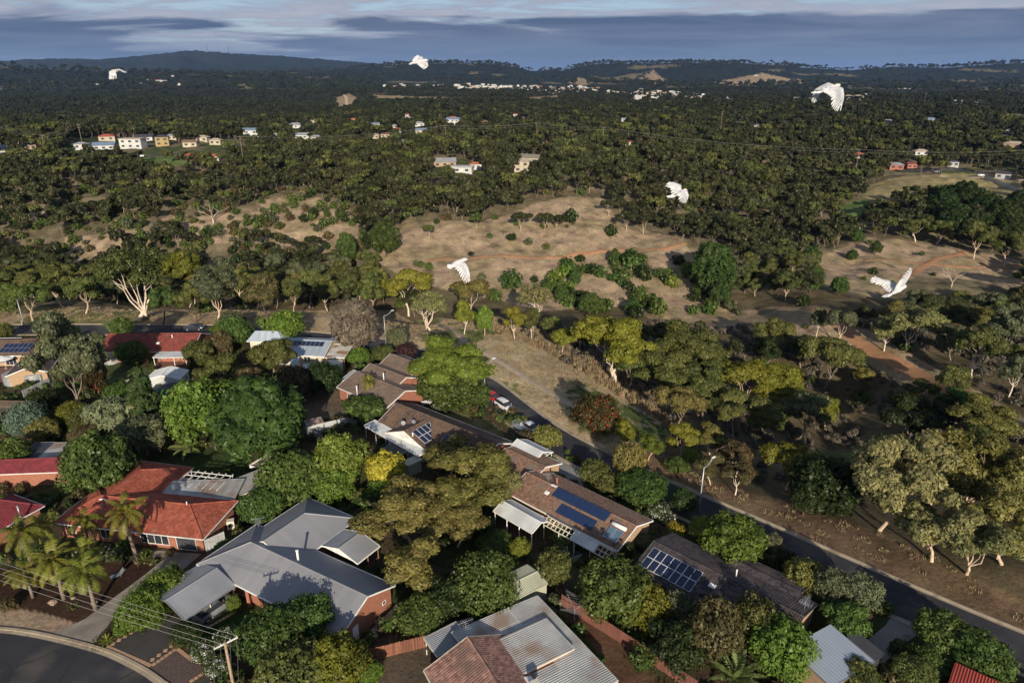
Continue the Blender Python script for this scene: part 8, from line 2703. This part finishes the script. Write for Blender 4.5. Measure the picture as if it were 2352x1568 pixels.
# ------------------------------------------------------------------ lamp posts, poles, wires
def lamp_post(label, p, h, arm, m=GALV):
    t = thing('street_lamp', label, 'street lamp', (p.x, p.y, p.z)); a = Vector((arm[0], arm[1], 0)).normalized()
    mb = MB(); mb.tube([(0, 0, -.2), (0, 0, h * .5), (0, 0, h - .6)], [.13, .10, .075], 8); mb.build('pole', m, t, True)
    pts = [Vector((0, 0, h - .65)) + a * (1.9 * math.sin(k / 5 * 1.4)) + Vector((0, 0, 1.1 * (1 - math.cos(k / 5 * 1.5)) * .9)) for k in range(6)]
    mb = MB(); mb.tube(pts, .05, 6); mb.build('arm', m, t, True)
    e = pts[-1]; s_ = Vector((-a.y, a.x, 0))
    mb = MB(); mb.box(e - s_ * .14 - Vector((0, 0, .06)), a * .65, s_ * .28, (0, 0, .13)); mb.build('lamp_head', WHITE, t)


lamp_post('tall street lamp at the bend by the she-oak', W(887, 799), 8.6, (.6, .4))
lamp_post('street lamp beside the red car at the kerb', Z(2, 1900, 805), 8.6, (.7, .5))
lamp_post('street lamp over the road right of the front garden', Z(7, 1570, 165), 8.2, (.7, .6))
lamp_post('street lamp at the left street near the frame edge', W(57, 753), 8.0, (-.1, .9))
t = thing('bollard', 'short white post on the verge of the left street', 'post', tuple(W(252, 762))); mb = MB(); mb.tube([(0, 0, 0), (0, 0, 1.5)], .12, 8); mb.build('shaft', WHITE, t)
t = thing('bollard', 'small white post between the trees of the left verge', 'post', tuple(W(529, 732))); mb = MB(); mb.tube([(0, 0, 0), (0, 0, 1.4)], .12, 8); mb.build('shaft', WHITE, t)

# wooden power pole at the bottom with its crossarm
zt = 9.4
A1, A2 = Z(5, 1752, 1302, zt), Z(5, 1950, 1203, zt)
pc = Z(5, 1852, 1245, zt)
t = thing('power_pole', 'timber power pole with white crossarm at the bottom left', 'power pole', (pc.x, pc.y, 0))
mb = MB(); mb.tube([(0, 0, -.5), (0, 0, zt + .2)], [.17, .12], 10); mb.build('pole', mat('pole_timber', (.36, .25, .17), .9, nscale=4.0), t, True)
ad = (A2 - A1); ad.z = 0; al = ad.length; ad.normalize()
mb = MB(); mb.bar(tuple(-ad * al / 2 + Vector((0, .14, zt - .05))), tuple(ad * al / 2 + Vector((0, .14, zt - .05))), .1, .12); mb.build('crossarm', WHITE, t)
ends = []
for k, f_ in enumerate((-.47, -.2, .2, .47)):
    q_ = ad * al * f_ + Vector((0, .14, zt + .02)); mb = MB(); mb.tube([q_, q_ + Vector((0, 0, .08)), q_ + Vector((0, 0, .18))], [.03, .06, .04], 8); mb.build('insulator', WHITE, t)
    ends.append(Vector((pc.x, pc.y, 0)) + q_ + Vector((0, 0, .18)))
WIRE = mat('wire', (.45, .43, .40), .4, .4)


def wires(label, pairs, rad, sag=.4, m=WIRE):
    t = thing('power_line', label, 'power line')
    for a, b in pairs:
        pts = []
        for k in range(15):
            f_ = k / 14; p = a.lerp(b, f_); p.z -= sag * 4 * f_ * (1 - f_); pts.append(p)
        mb = MB(); mb.tube(pts, rad, 4); mb.build('wire', m, t)


prs = []
for e, y_ in zip(ends, (712, 660, 610, 565)):
    b = Z(5, 0, y_, 8.7); d = b - e; prs.append((e, e + d * 1.35))
wires('four pale overhead wires running left from the timber power pole', prs, .016, .25)
far = [Z(5, 1752, 1900, 9.2), Z(5, 1820, 1900, 9.2), Z(5, 1880, 1900, 9.2), Z(5, 1945, 1900, 9.2)]
wires('overhead wires running down out of the picture from the power pole', list(zip(ends, [f_ + Vector((4 * (i - 1.5) * 0 + 6, -14, 0)) for i, f_ in enumerate(far)])), .012, .25)
wires('service wire from the power pole to the carport house', [(Vector((pc.x, pc.y, 7.6)), Z(5, 950, 1045, .4))], .01, .1) if False else None


def tall_pole(label, p, h, arms=2):
    t = thing('power_pole', label, 'power pole', (p.x, p.y, p.z)); mb = MB(); mb.tube([(0, 0, -1), (0, 0, h)], [.22, .14], 6); mb.build('pole', BARK_GREY, t)
    for k in range(arms):
        mb = MB(); mb.bar((-1.2, 0, h - .6 - 1.5 * k), (1.2, 0, h - .6 - 1.5 * k), .12, .12); mb.build('crossarm', BARK_GREY, t)
    return Vector((p.x, p.y, p.z + h - .4))


ch = [[(6, 350, 18, 'at the left frame edge beyond'), (108, 362, 13, 'at the hilltop street, left'), (197, 366, 20, 'dark and tall at the hilltop street')],
      [(560, 380, 16, 'in the left middle woods'), (1024, 345, 17, 'in the middle woods, left'), (1233, 338, 17, 'in the middle woods, centre'), (1384, 352, 17, 'in the middle woods, right'), (1960, 420, 20, 'over the right woods'), (2420, 420, 20, 'beyond the park at right')],
      [(1653, 318, 20, 'pale, in the right upper woods'), (2120, 252, 26, 'far off at the upper right')]]
for c in ch:
    tops = [tall_pole('power pole ' + l_, G(u_, v_), h_) for (u_, v_, h_, l_) in c]
    for i, (a, b) in enumerate(zip(tops[:-1], tops[1:])):
        if c is ch[2]: continue
        wires(f'distant overhead wires between the poles {c[i][3]} and onward', [(a + Vector((o_, 0, -dz)), b + Vector((o_, 0, -dz))) for o_, dz in ((-1.4, 0), (1.4, 0), (0, 1.6))], .02, (b - a).length * .02)
for u_, lb in ((484, 'left of two thin masts on the far mountain'), (532, 'right of two thin masts on the far mountain')):
    Y_ = 9700.0; X_ = (u_ - 1176) / 1685 * Y_; g0 = gz(X_, Y_)
    t = thing('radio_mast', lb, 'mast', (X_, Y_, g0)); mb = MB(); mb.tube([(0, 0, -5), (0, 0, 105)], [3, 1.5], 5); mb.build('lattice', DARK_METAL, t)


# ------------------------------------------------------------------ garden things
def hoist(label, p, h=2.0, r_=1.7, rz=.4):
    t = thing('rotary_clothes_line', label, 'clothes line', (p.x, p.y, 0), rz); mb = MB(); mb.tube([(0, 0, 0), (0, 0, h)], .03, 6); mb.build('mast', GALV, t)
    tips = []
    for k in range(4):
        a = math.pi / 2 * k; e = Vector((math.cos(a) * r_, math.sin(a) * r_, h + .45)); tips.append(e); mb = MB(); mb.tube([(0, 0, h - .25), e], .022, 5); mb.build('arm', GALV, t)
    for j in range(1, 7):
        for k in range(4):
            f_ = j / 6; a, b = Vector((0, 0, h - .25)).lerp(tips[k], f_), Vector((0, 0, h - .25)).lerp(tips[(k + 1) % 4], f_); mb = MB(); mb.tube([a, b], .008, 3, cap=False); mb.build('line', GALV, t)


hoist('rotary clothes line on the brown yard by the red fence', Z(7, 545, 1060), 2.0, 1.9)
hoist('rotary clothes line behind the wispy olive tree', Z(7, 500, 640), 2.0, 1.7, .1)
hoist('rotary clothes line at the left edge by the blue-green tree', Z(1, 20, 950), 1.9, 1.8, .7)


def bin_(label, p, m, rz=.5):
    t = thing('wheelie_bin', label, 'bin', (p.x, p.y, 0), rz); mb = MB(); b = len(mb.v)
    mb.box((-.25, -.3, .05), (.5, 0, 0), (0, .55, 0), (0, 0, .9)); mb.build('body', m, t); mb = MB(); mb.box((-.29, -.34, .96), (.58, 0, 0), (0, .66, 0), (0, 0, .07)); mb.build('lid', m, t)
    for s_ in (-1, 1): mb = MB(); mb.tube([(s_ * .22, .3, .1), (s_ * .28, .3, .1)], .1, 8); mb.build('wheel', RUBBER, t)


bin_('green-lidded wheelie bin by the slate-roofed brick gable', Z(6, 1255, 985), PLASTIC_GREEN)
bin_('red-lidded bin on the left street by the green tree', Z(1, 2075, 270), mat('bin_red', (.4, .03, .03), .5))
p = Z(5, 1905, 290); t = thing('air_conditioner', 'beige air conditioner box beside the porch of the red tiled house', 'air conditioner', (p.x, p.y, 0), .3)
mb = MB(); mb.box((-.5, -.4, 0), (1.0, 0, 0), (0, .8, 0), (0, 0, 1.3)); mb.build('case', CREAM, t); mb = MB(); mb.tube([(0, -.41, .65), (0, -.46, .65)], .35, 14); mb.build('fan_grille', DARK_METAL, t)
p = Z(5, 1085, 1075); t = thing('letterbox', 'pale brick letterbox at the foot of the clipped hedge', 'letterbox', (p.x, p.y, 0), .5)
mb = MB(); mb.box((-.3, -.2, 0), (.6, 0, 0), (0, .4, 0), (0, 0, 1.1)); mb.build('pillar', RENDER_CREAM, t); mb = MB(); mb.box((-.34, -.24, 1.1), (.68, 0, 0), (0, .48, 0), (0, 0, .07)); mb.build('cap', CONCRETE, t)
p = Z(5, 975, 690); t = thing('sun_lounge', 'old grey outdoor lounge chair among the palms', 'lounge chair', (p.x, p.y, 0), .8)
mb = MB(); mb.box((-.9, -.35, .3), (1.2, 0, 0), (0, .7, 0), (0, 0, .06)); mb.build('seat', GREY_METAL, t); mb = MB(); mb.box((.3, -.35, .3), (.5, 0, .5), (0, .7, 0), (-.04, 0, .04)); mb.build('backrest', GREY_METAL, t)
for x_ in (-.8, .2):
    for y_ in (-.3, .3): mb = MB(); mb.tube([(x_, y_, 0), (x_, y_, .3)], .025, 5); mb.build('leg', GREY_METAL, t)
p = Z(2, 50, 1350); t = thing('trailer', 'loaded crate trailer beside the big pine', 'trailer', (p.x, p.y, 0), 1.1)
mb = MB(); mb.box((-1.3, -.8, .5), (2.6, 0, 0), (0, 1.6, 0), (0, 0, .08)); mb.build('tray', GREY_METAL, t)
for x0, y0, dx, dy in ((-1.3, -.8, 2.6, .05), (-1.3, .75, 2.6, .05), (-1.3, -.8, .05, 1.6), (1.25, -.8, .05, 1.6)): mb = MB(); mb.box((x0, y0, .58), (dx, 0, 0), (0, dy, 0), (0, 0, .7)); mb.build('side_panel', WHITE, t)
for s_ in (-1, 1): mb = MB(); mb.tube([(0, s_ * .85, .3), (0, s_ * 1.0, .3)], .3, 12); mb.build('wheel', RUBBER, t)
mb = MB(); mb.box((-1.1, -.6, .6), (1.8, 0, 0), (0, 1.2, 0), (0, 0, .5)); mb.build('load', TIMBER_GREY, t)
ROCKM = mat('rock', (.3, .22, .16), .95, bump=.05, bscale=3)
for n_, (zx, zy, w_) in enumerate(((440, 905, .55), (600, 870, .3), (650, 745, .4), (780, 915, .45), (1030, 640, .3), (1240, 590, .25))):
    p = Z(5, zx, zy); mb = MB(); q_ = np.random.default_rng(600 + n_); mb.tube([(0, 0, -.05), (q_.normal() * .05, 0, w_ * .3), (0, 0, w_ * .62)], [w_ * .9, w_, w_ * .35], 7)
    mb.v = [(a + q_.normal() * w_ * .1, b + q_.normal() * w_ * .1, c) for a, b, c in mb.v]
    o = mb.build('garden_rock', ROCKM, None, False); o.location = (p.x, p.y, 0)
    o['label'] = ['largest pale boulder at the front of the palm bed', 'small stone beside the largest boulder', 'stone between the palm trunks', 'stone next to the palm nearest the driveway', 'small stone at the lounge chair', 'small stone at the upper driveway edge'][n_]; o['category'] = 'rock'


# low growth filling the gardens between houses, paths and streets
xq, yq, zq = scatter(26000, 48, 165, seed=41, mind=.95, lo=-.9, hi=.9)
okq = (yq < kerbY(xq) - 8.6)
for f in FOOT:
    a_ = (xq - f.A.x) * f.e1.x + (yq - f.A.y) * f.e1.y; b_ = (xq - f.A.x) * f.e2.x + (yq - f.A.y) * f.e2.y
    okq &= ~((a_ > -.7) & (a_ < f.L + .7) & (b_ > -.7) & (b_ < f.W + .7))
for s_ in SLABS: okq &= ~in_poly(xq, yq, s_)
okq &= ~in_poly(xq, yq, [(p.x, p.y) for p in ck] + [(0, -10), (-120, -10), (-130, 60)])
uq, vq, _ = project(xq, yq, zq)
for b_, c_ in YARDS: okq &= ~(in_poly(uq, vq, b_) & (rng.random(len(xq)) < .96))
dq = _waves(xq, yq, 95, 16.0, 3)
bush = okq & (dq > -.05); turf = okq & ~bush
instancer('garden_undergrowth', np.stack([xq[bush], yq[bush], zq[bush] - .05], -1), rng.uniform(.18, .5, bush.sum()), bsrc, bt, 'low mixed shrubs filling the gardens', seed=12)
instancer('rough_lawn', np.stack([xq[turf], yq[turf], zq[turf]], -1), rng.uniform(.7, 1.3, turf.sum()), sd, [LM['lawn']] * 3, 'rough tufted grass in the gardens', seed=13)

# ------------------------------------------------------------------ the white cockatoos on the wing
FEATHER = mat('white_feather', (.52, .52, .52), .7, nscale=25.0, col2=(.40, .40, .42))
YELLOW_F = mat('yellow_feather', (.80, .66, .12), .7)
BEAK = mat('dark_beak', (.03, .03, .035), .35)
EYE = mat('dark_eye', (.02, .015, .01), .1)


def bird(label, ox, oy, zs, D, body, tail_root, tail_tips, wings, head=True, beak=True, crest=True):
    """ox, oy: corner on the 4032 px photo of the close-up used for measuring; zs: its pixels per print pixel; D: metres away"""
    cxm = np.mean([b_[0] for b_ in body]); cym = np.mean([b_[1] for b_ in body])
    u0, v0 = ox / 1.7143 + cxm / zs, oy / 1.7143 + cym / zs
    d = ray(u0, v0); pos = Vector((d[0] * D, d[1] * D, CAM_H + d[2] * D))
    t = thing('cockatoo', label, 'bird', pos)
    t.rotation_euler = cam.rotation_euler
    k = D / 1568.0 / zs
    U0, V0 = (u0 - 1176) / 1568, (784 - v0) / 1568

    def L3(x, y, z=0.0):
        return Vector(((U0 + (x - cxm) * k / D) * (D - z) - U0 * D, (V0 - (y - cym) * k / D) * (D - z) - V0 * D, z))
    mb = MB(); pts = [L3(b_[0], b_[1], 0) for b_ in body]; rad = [b_[2] * k for b_ in body]
    # finer spine for a smooth body, rounded ends
    sp, sr = [], []
    n = len(pts)
    for i in range(n - 1):
        for j in range(6):
            f_ = j / 6; g_ = f_ * f_ * (3 - 2 * f_)
            p0, p1, p2, p3 = pts[max(i - 1, 0)], pts[i], pts[i + 1], pts[min(i + 2, n - 1)]
            sp.append(.5 * ((2 * p1) + (p2 - p0) * f_ + (2 * p0 - 5 * p1 + 4 * p2 - p3) * f_ ** 2 + (3 * p1 - p0 - 3 * p2 + p3) * f_ ** 3)); sr.append(rad[i] + (rad[i + 1] - rad[i]) * g_)
    dirh = (pts[-1] - pts[-2]).normalized()
    for a in (0, 25, 50, 70, 85):
        sp.append(pts[-1] + dirh * rad[-1] * math.sin(R(a))); sr.append(rad[-1] * math.cos(R(a)))
    mb.tube(sp, sr, 14); mb.build('body', FEATHER, t, True)
    if beak:
        b0 = pts[-1] + dirh * rad[-1] * .75; dn = Vector((0, -1, 0)) * rad[-1]
        b_ = MB(); b_.tube([b0 - dirh * rad[-1] * .2 + dn * .15, b0 + dirh * rad[-1] * .35 + dn * .45, b0 + dirh * rad[-1] * .25 + dn * .95], [rad[-1] * .38, rad[-1] * .26, rad[-1] * .04], 8); b_.build('beak', BEAK, t, True)
        for s_ in (-1, 1):
            e0 = pts[-1] + dirh * rad[-1] * .35 + Vector((0, rad[-1] * .15, s_ * rad[-1] * .86)); b_ = MB(); b_.tube([e0 - Vector((0, 0, s_ * .006)), e0 + Vector((0, 0, s_ * .004))], [.009, .005], 8); b_.build('eye', EYE, t)
    if crest:
        for j in range(3):
            b_ = MB(); s0 = pts[-1] + Vector((0, rad[-1] * .8, 0)); e_ = s0 - dirh * rad[-1] * (1.6 + .5 * j) + Vector((0, rad[-1] * (.35 + .12 * j), 0)); b_.tube([s0, s0.lerp(e_, .6) + Vector((0, .004, 0)), e_], [rad[-1] * .22, rad[-1] * .14, .002], 5); b_.build('crest_feather', YELLOW_F, t)

    def feather(parent, a, b, w, nrm, name='feather'):
        d_ = (b - a); Lf = d_.length
        if Lf < 1e-4: return
        u_ = d_ / Lf; s_ = u_.cross(nrm).normalized(); n_ = s_.cross(u_)
        prof = [(0, .45), (.25, .8), (.6, 1.0), (.85, .85), (.96, .5), (1.0, .12)]
        m_ = MB(); th = n_ * .0025
        L_, R_, M_ = [], [], []
        for f_, ww in prof:
            c = a + d_ * f_ - n_ * .03 * Lf * f_ * f_
            L_.append(c - s_ * w * ww * .5); R_.append(c + s_ * w * ww * .5); M_.append(c + n_ * w * .05 * ww)
        for i in range(len(prof) - 1):
            m_.face([L_[i] + th, M_[i] + th, M_[i + 1] + th, L_[i + 1] + th]); m_.face([M_[i] + th, R_[i] + th, R_[i + 1] + th, M_[i + 1] + th])
            m_.face([L_[i] - th, L_[i + 1] - th, M_[i + 1], M_[i]]); m_.face([M_[i], M_[i + 1], R_[i + 1] - th, R_[i] - th])
            m_.face([L_[i] + th, L_[i + 1] + th, L_[i + 1] - th, L_[i] - th]); m_.face([R_[i] + th, R_[i] - th, R_[i + 1] - th, R_[i + 1] + th])
        m_.build(name, FEATHER, parent, True)
    V3 = Vector((0, 0, 1))
    tr = L3(*tail_root); tl = bpy.data.objects.new('tail', None); C.objects.link(tl); tl.parent = t
    tips = [L3(*x_) for x_ in tail_tips]
    for i in range(7):
        f_ = i / 6 * (len(tips) - 1); j = min(int(f_), len(tips) - 2); e_ = tips[j].lerp(tips[j + 1], f_ - j); feather(tl, tr + Vector((0, 0, (i - 3) * .004)), e_ + Vector((0, 0, (i - 3) * .012)), (tips[0] - tips[-1]).length / 3.2 + .018, V3, 'tail_feather')

    def interp(poly, f_):
        ts = [p_[0] for p_ in poly]; j = 0
        while j < len(ts) - 2 and f_ > ts[j + 1]: j += 1
        g_ = (f_ - ts[j]) / (ts[j + 1] - ts[j]); a, b = L3(*poly[j][1:]), L3(*poly[j + 1][1:]); return a.lerp(b, g_)
    for wi, (lead, trail, n) in enumerate(wings):
        wo = bpy.data.objects.new('wing', None); C.objects.link(wo); wo.parent = t
        rows = 9; cols = 26; grid = []
        for c in range(cols):
            f_ = c / (cols - 1); a, b = interp(lead, f_), interp(trail, f_)
            dd = b - a; nn = Vector((0, 0, 1)); grid.append([a + dd * (r_ / (rows - 1)) * .56 + nn * (.022 * math.sin(math.pi * min(1, .15 + r_ / (rows - 1))) + .004) for r_ in range(rows)])
        m_ = MB()
        for c in range(cols - 1):
            for r_ in range(rows - 1): m_.face([grid[c][r_], grid[c + 1][r_], grid[c + 1][r_ + 1], grid[c][r_ + 1]])
        lo = Vector((0, 0, .014))
        for c in range(cols - 1):
            for r_ in range(rows - 1): m_.face([grid[c][r_] - lo, grid[c][r_ + 1] - lo, grid[c + 1][r_ + 1] - lo, grid[c + 1][r_] - lo])
            m_.face([grid[c][0], grid[c][0] - lo, grid[c + 1][0] - lo, grid[c + 1][0]])
        m_.build('coverts', FEATHER, wo, True)
        ld = [interp(lead, i / 20) for i in range(21)]
        m_ = MB(); m_.tube(ld, [.022 * (1 - .6 * i / 20) for i in range(21)], 8); m_.build('wing_arm', FEATHER, wo, True)
        n = int(n * .7)
        for i in range(n):
            f_ = i / (n - 1); a, b = interp(lead, f_), interp(trail, f_)
            e0, e1 = interp(trail, max(0, f_ - .5 / n)), interp(trail, min(1, f_ + .5 / n)); w_ = min(max((e1 - e0).length * (.52 if f_ > .42 else 1.15), .016), .05)
            feather(wo, a.lerp(b, .25) - Vector((0, 0, .004 + .0015 * (i % 3))), b, w_, V3)


bird('largest white cockatoo, wings sweeping down, at upper right', 3180, 310, 19.2, 13.0,
     [(600, 575, 28), (760, 500, 72), (960, 420, 88), (1180, 345, 75), (1300, 310, 58), (1385, 290, 62)], (640, 580, 0), [(190, 598, 0), (240, 640, 0), (360, 655, 0)],
     [([(0, 1000, 420, .04), (.25, 1380, 385, .12), (.45, 1530, 450, .18), (.7, 1578, 700, .24), (1, 1575, 900, .28)],
       [(0, 640, 565, .0), (.25, 880, 690, .06), (.42, 1040, 830, .12), (.55, 1045, 1180, .18), (.66, 1090, 1310, .22), (.76, 1170, 1390, .25), (.84, 1230, 1435, .27), (.92, 1300, 1445, .29), (1, 1440, 1430, .3)], 20),
      ([(0, 1120, 300, -.04), (.3, 900, 212, -.12), (.65, 600, 340, -.2), (1, 330, 490, -.26)], [(0, 760, 540, -.02), (.3, 620, 545, -.08), (.65, 500, 545, -.14), (1, 430, 520, -.2)], 12),
      ([(0, 590, 560, -.2), (.5, 450, 530, -.25), (1, 300, 500, -.27)], [(0, 345, 1050, -.35), (.35, 268, 1085, -.36), (.6, 225, 1055, -.36), (1, 180, 1010, -.36)], 6)])
bird('white cockatoo with both wings raised, above the right track', 3410, 1040, 19.2, 14.0,
     [(1080, 1330, 30), (1240, 1230, 90), (1420, 1120, 135), (1570, 1040, 110), (1700, 985, 88)], (1160, 1300, 0), [(740, 1432, 0), (800, 1455, 0), (900, 1440, 0)],
     [([(0, 1620, 940, .06), (.4, 1800, 690, .16), (.75, 1960, 420, .26), (1, 2010, 270, .3)],
       [(0, 1250, 1100, .04), (.3, 1400, 850, .12), (.5, 1570, 600, .18), (.65, 1650, 480, .22), (.8, 1790, 330, .27), (.9, 1900, 190, .3), (1, 1970, 145, .32)], 18),
      ([(0, 1300, 950, -.06), (.3, 1150, 790, -.14), (.6, 800, 710, -.22), (.8, 650, 660, -.26), (1, 560, 620, -.28)],
       [(0, 1080, 1280, -.02), (.2, 900, 1200, -.1), (.4, 680, 960, -.18), (.52, 470, 880, -.22), (.6, 210, 830, -.25), (.7, 175, 755, -.27), (.8, 175, 700, -.28), (.9, 200, 625, -.29), (1, 370, 530, -.3)], 20)], crest=False)
bird('white cockatoo against the sky, left of centre, with black beak', 1600, 205, 19.2, 17.0,
     [(330, 505, 22), (480, 455, 78), (660, 405, 92), (800, 380, 62), (890, 372, 60)], (360, 500, 0), [(95, 512, 0), (115, 540, 0), (200, 500, 0)],
     [([(0, 700, 440, .05), (.4, 900, 460, .12), (.7, 945, 560, .18), (1, 945, 640, .22)], [(0, 480, 560, .02), (.3, 650, 690, .1), (.48, 690, 700, .14), (.6, 705, 770, .16), (.75, 790, 755, .19), (.88, 860, 710, .2), (1, 930, 665, .22)], 13),
      ([(0, 700, 360, -.05), (.5, 722, 255, -.14), (1, 600, 200, -.2)], [(0, 285, 480, -.04), (.3, 255, 370, -.1), (.5, 310, 240, -.14), (.7, 420, 185, -.18), (1, 470, 145, -.22)], 12)], crest=False)
bird('white cockatoo over the woods right of centre', 2610, 705, 14.63, 17.0,
     [(430, 565, 18), (530, 490, 52), (640, 425, 60), (720, 385, 44), (780, 365, 40)], (450, 555, 0), [(130, 578, 0), (165, 615, 0), (240, 625, 0)],
     [([(0, 600, 440, .05), (.4, 800, 402, .12), (.7, 850, 540, .18), (1, 825, 690, .22)], [(0, 440, 530, .02), (.28, 520, 580, .08), (.42, 535, 740, .12), (.58, 590, 782, .15), (.73, 650, 800, .18), (.87, 700, 815, .2), (1, 760, 802, .22)], 14),
      ([(0, 600, 380, -.05), (.3, 590, 222, -.12), (.6, 450, 150, -.18), (1, 330, 110, -.22)], [(0, 280, 540, -.03), (.3, 250, 300, -.1), (.5, 120, 268, -.15), (.65, 80, 235, -.18), (.8, 120, 160, -.2), (1, 190, 110, -.22)], 15)])
bird('white cockatoo in front of the bare hill, wing hanging down', 1750, 1005, 13.96, 16.0,
     [(250, 335, 45), (400, 250, 82), (560, 185, 82), (640, 145, 58), (700, 132, 48)], (300, 320, 0), [(75, 325, 0), (95, 390, 0), (150, 425, 0), (250, 372, 0)],
     [([(0, 560, 220, .05), (.3, 660, 270, .12), (.55, 740, 400, .18), (.8, 800, 600, .22), (1, 815, 720, .25)], [(0, 290, 385, .02), (.25, 450, 550, .1), (.45, 540, 740, .16), (.58, 600, 830, .19), (.7, 650, 840, .21), (.8, 700, 880, .23), (.9, 770, 862, .24), (1, 815, 820, .25)], 17),
      ([(0, 520, 200, -.05), (.5, 420, 160, -.12), (1, 300, 215, -.15)], [(0, 380, 330, -.04), (.5, 300, 330, -.08), (1, 240, 290, -.1)], 8)])
bird('white cockatoo seen edge on at upper left, one wing folded down', 420, 260, 18.07, 17.0,
     [(130, 235, 14), (230, 232, 32), (330, 235, 36), (400, 240, 30)], (140, 235, 0), [(90, 250, 0), (110, 265, 0), (140, 270, 0)],
     [([(0, 210, 200, .02), (.5, 520, 150, -.1), (1, 700, 200, -.2)], [(0, 300, 205, .02), (.5, 560, 205, -.12), (.8, 730, 280, -.2), (1, 820, 280, -.24)], 10),
      ([(0, 130, 250, .05), (.5, 270, 250, .08), (1, 405, 250, .1)], [(0, 95, 525, .15), (.2, 135, 565, .16), (.4, 190, 550, .17), (.6, 240, 565, .17), (.8, 330, 545, .18), (1, 395, 520, .18)], 10)], beak=False, crest=False)

# ------------------------------------------------------------------ the air
hz = MB(); hz.box((-29000, -29000, -45), (58000, 0, 0), (0, 58000, 0), (0, 0, 445))
hm = bpy.data.materials.new('air'); hm.use_nodes = True; hn = hm.node_tree; hn.nodes.clear()
ho = hn.nodes.new('ShaderNodeOutputMaterial'); hv = hn.nodes.new('ShaderNodeVolumePrincipled')
hv.inputs['Color'].default_value = (.33, .54, 1.0, 1); hv.inputs['Density'].default_value = 2.8e-5; hv.inputs['Anisotropy'].default_value = .2
hn.links.new(hv.outputs[0], ho.inputs['Volume'])
hz.build('haze', hm, kind='stuff')


# ------------------------------------------------------------------ alike things are told apart by their order across the view
def _ordinal(n):
    return f"{n}{'th' if 10 <= n % 100 <= 20 else {1: 'st', 2: 'nd', 3: 'rd'}.get(n % 10, 'th')}"


_by = {}
for o in C.objects:
    if o.parent is None and 'label' in o and 'category' in o: _by.setdefault(o['label'], []).append(o)
for lb, os_ in _by.items():
    if len(os_) < 2: continue
    os_.sort(key=lambda o: o.location.x / max(o.location.y, 1))
    for i, o in enumerate(os_): o['label'] = f'{lb}, {_ordinal(i + 1)} from the left'
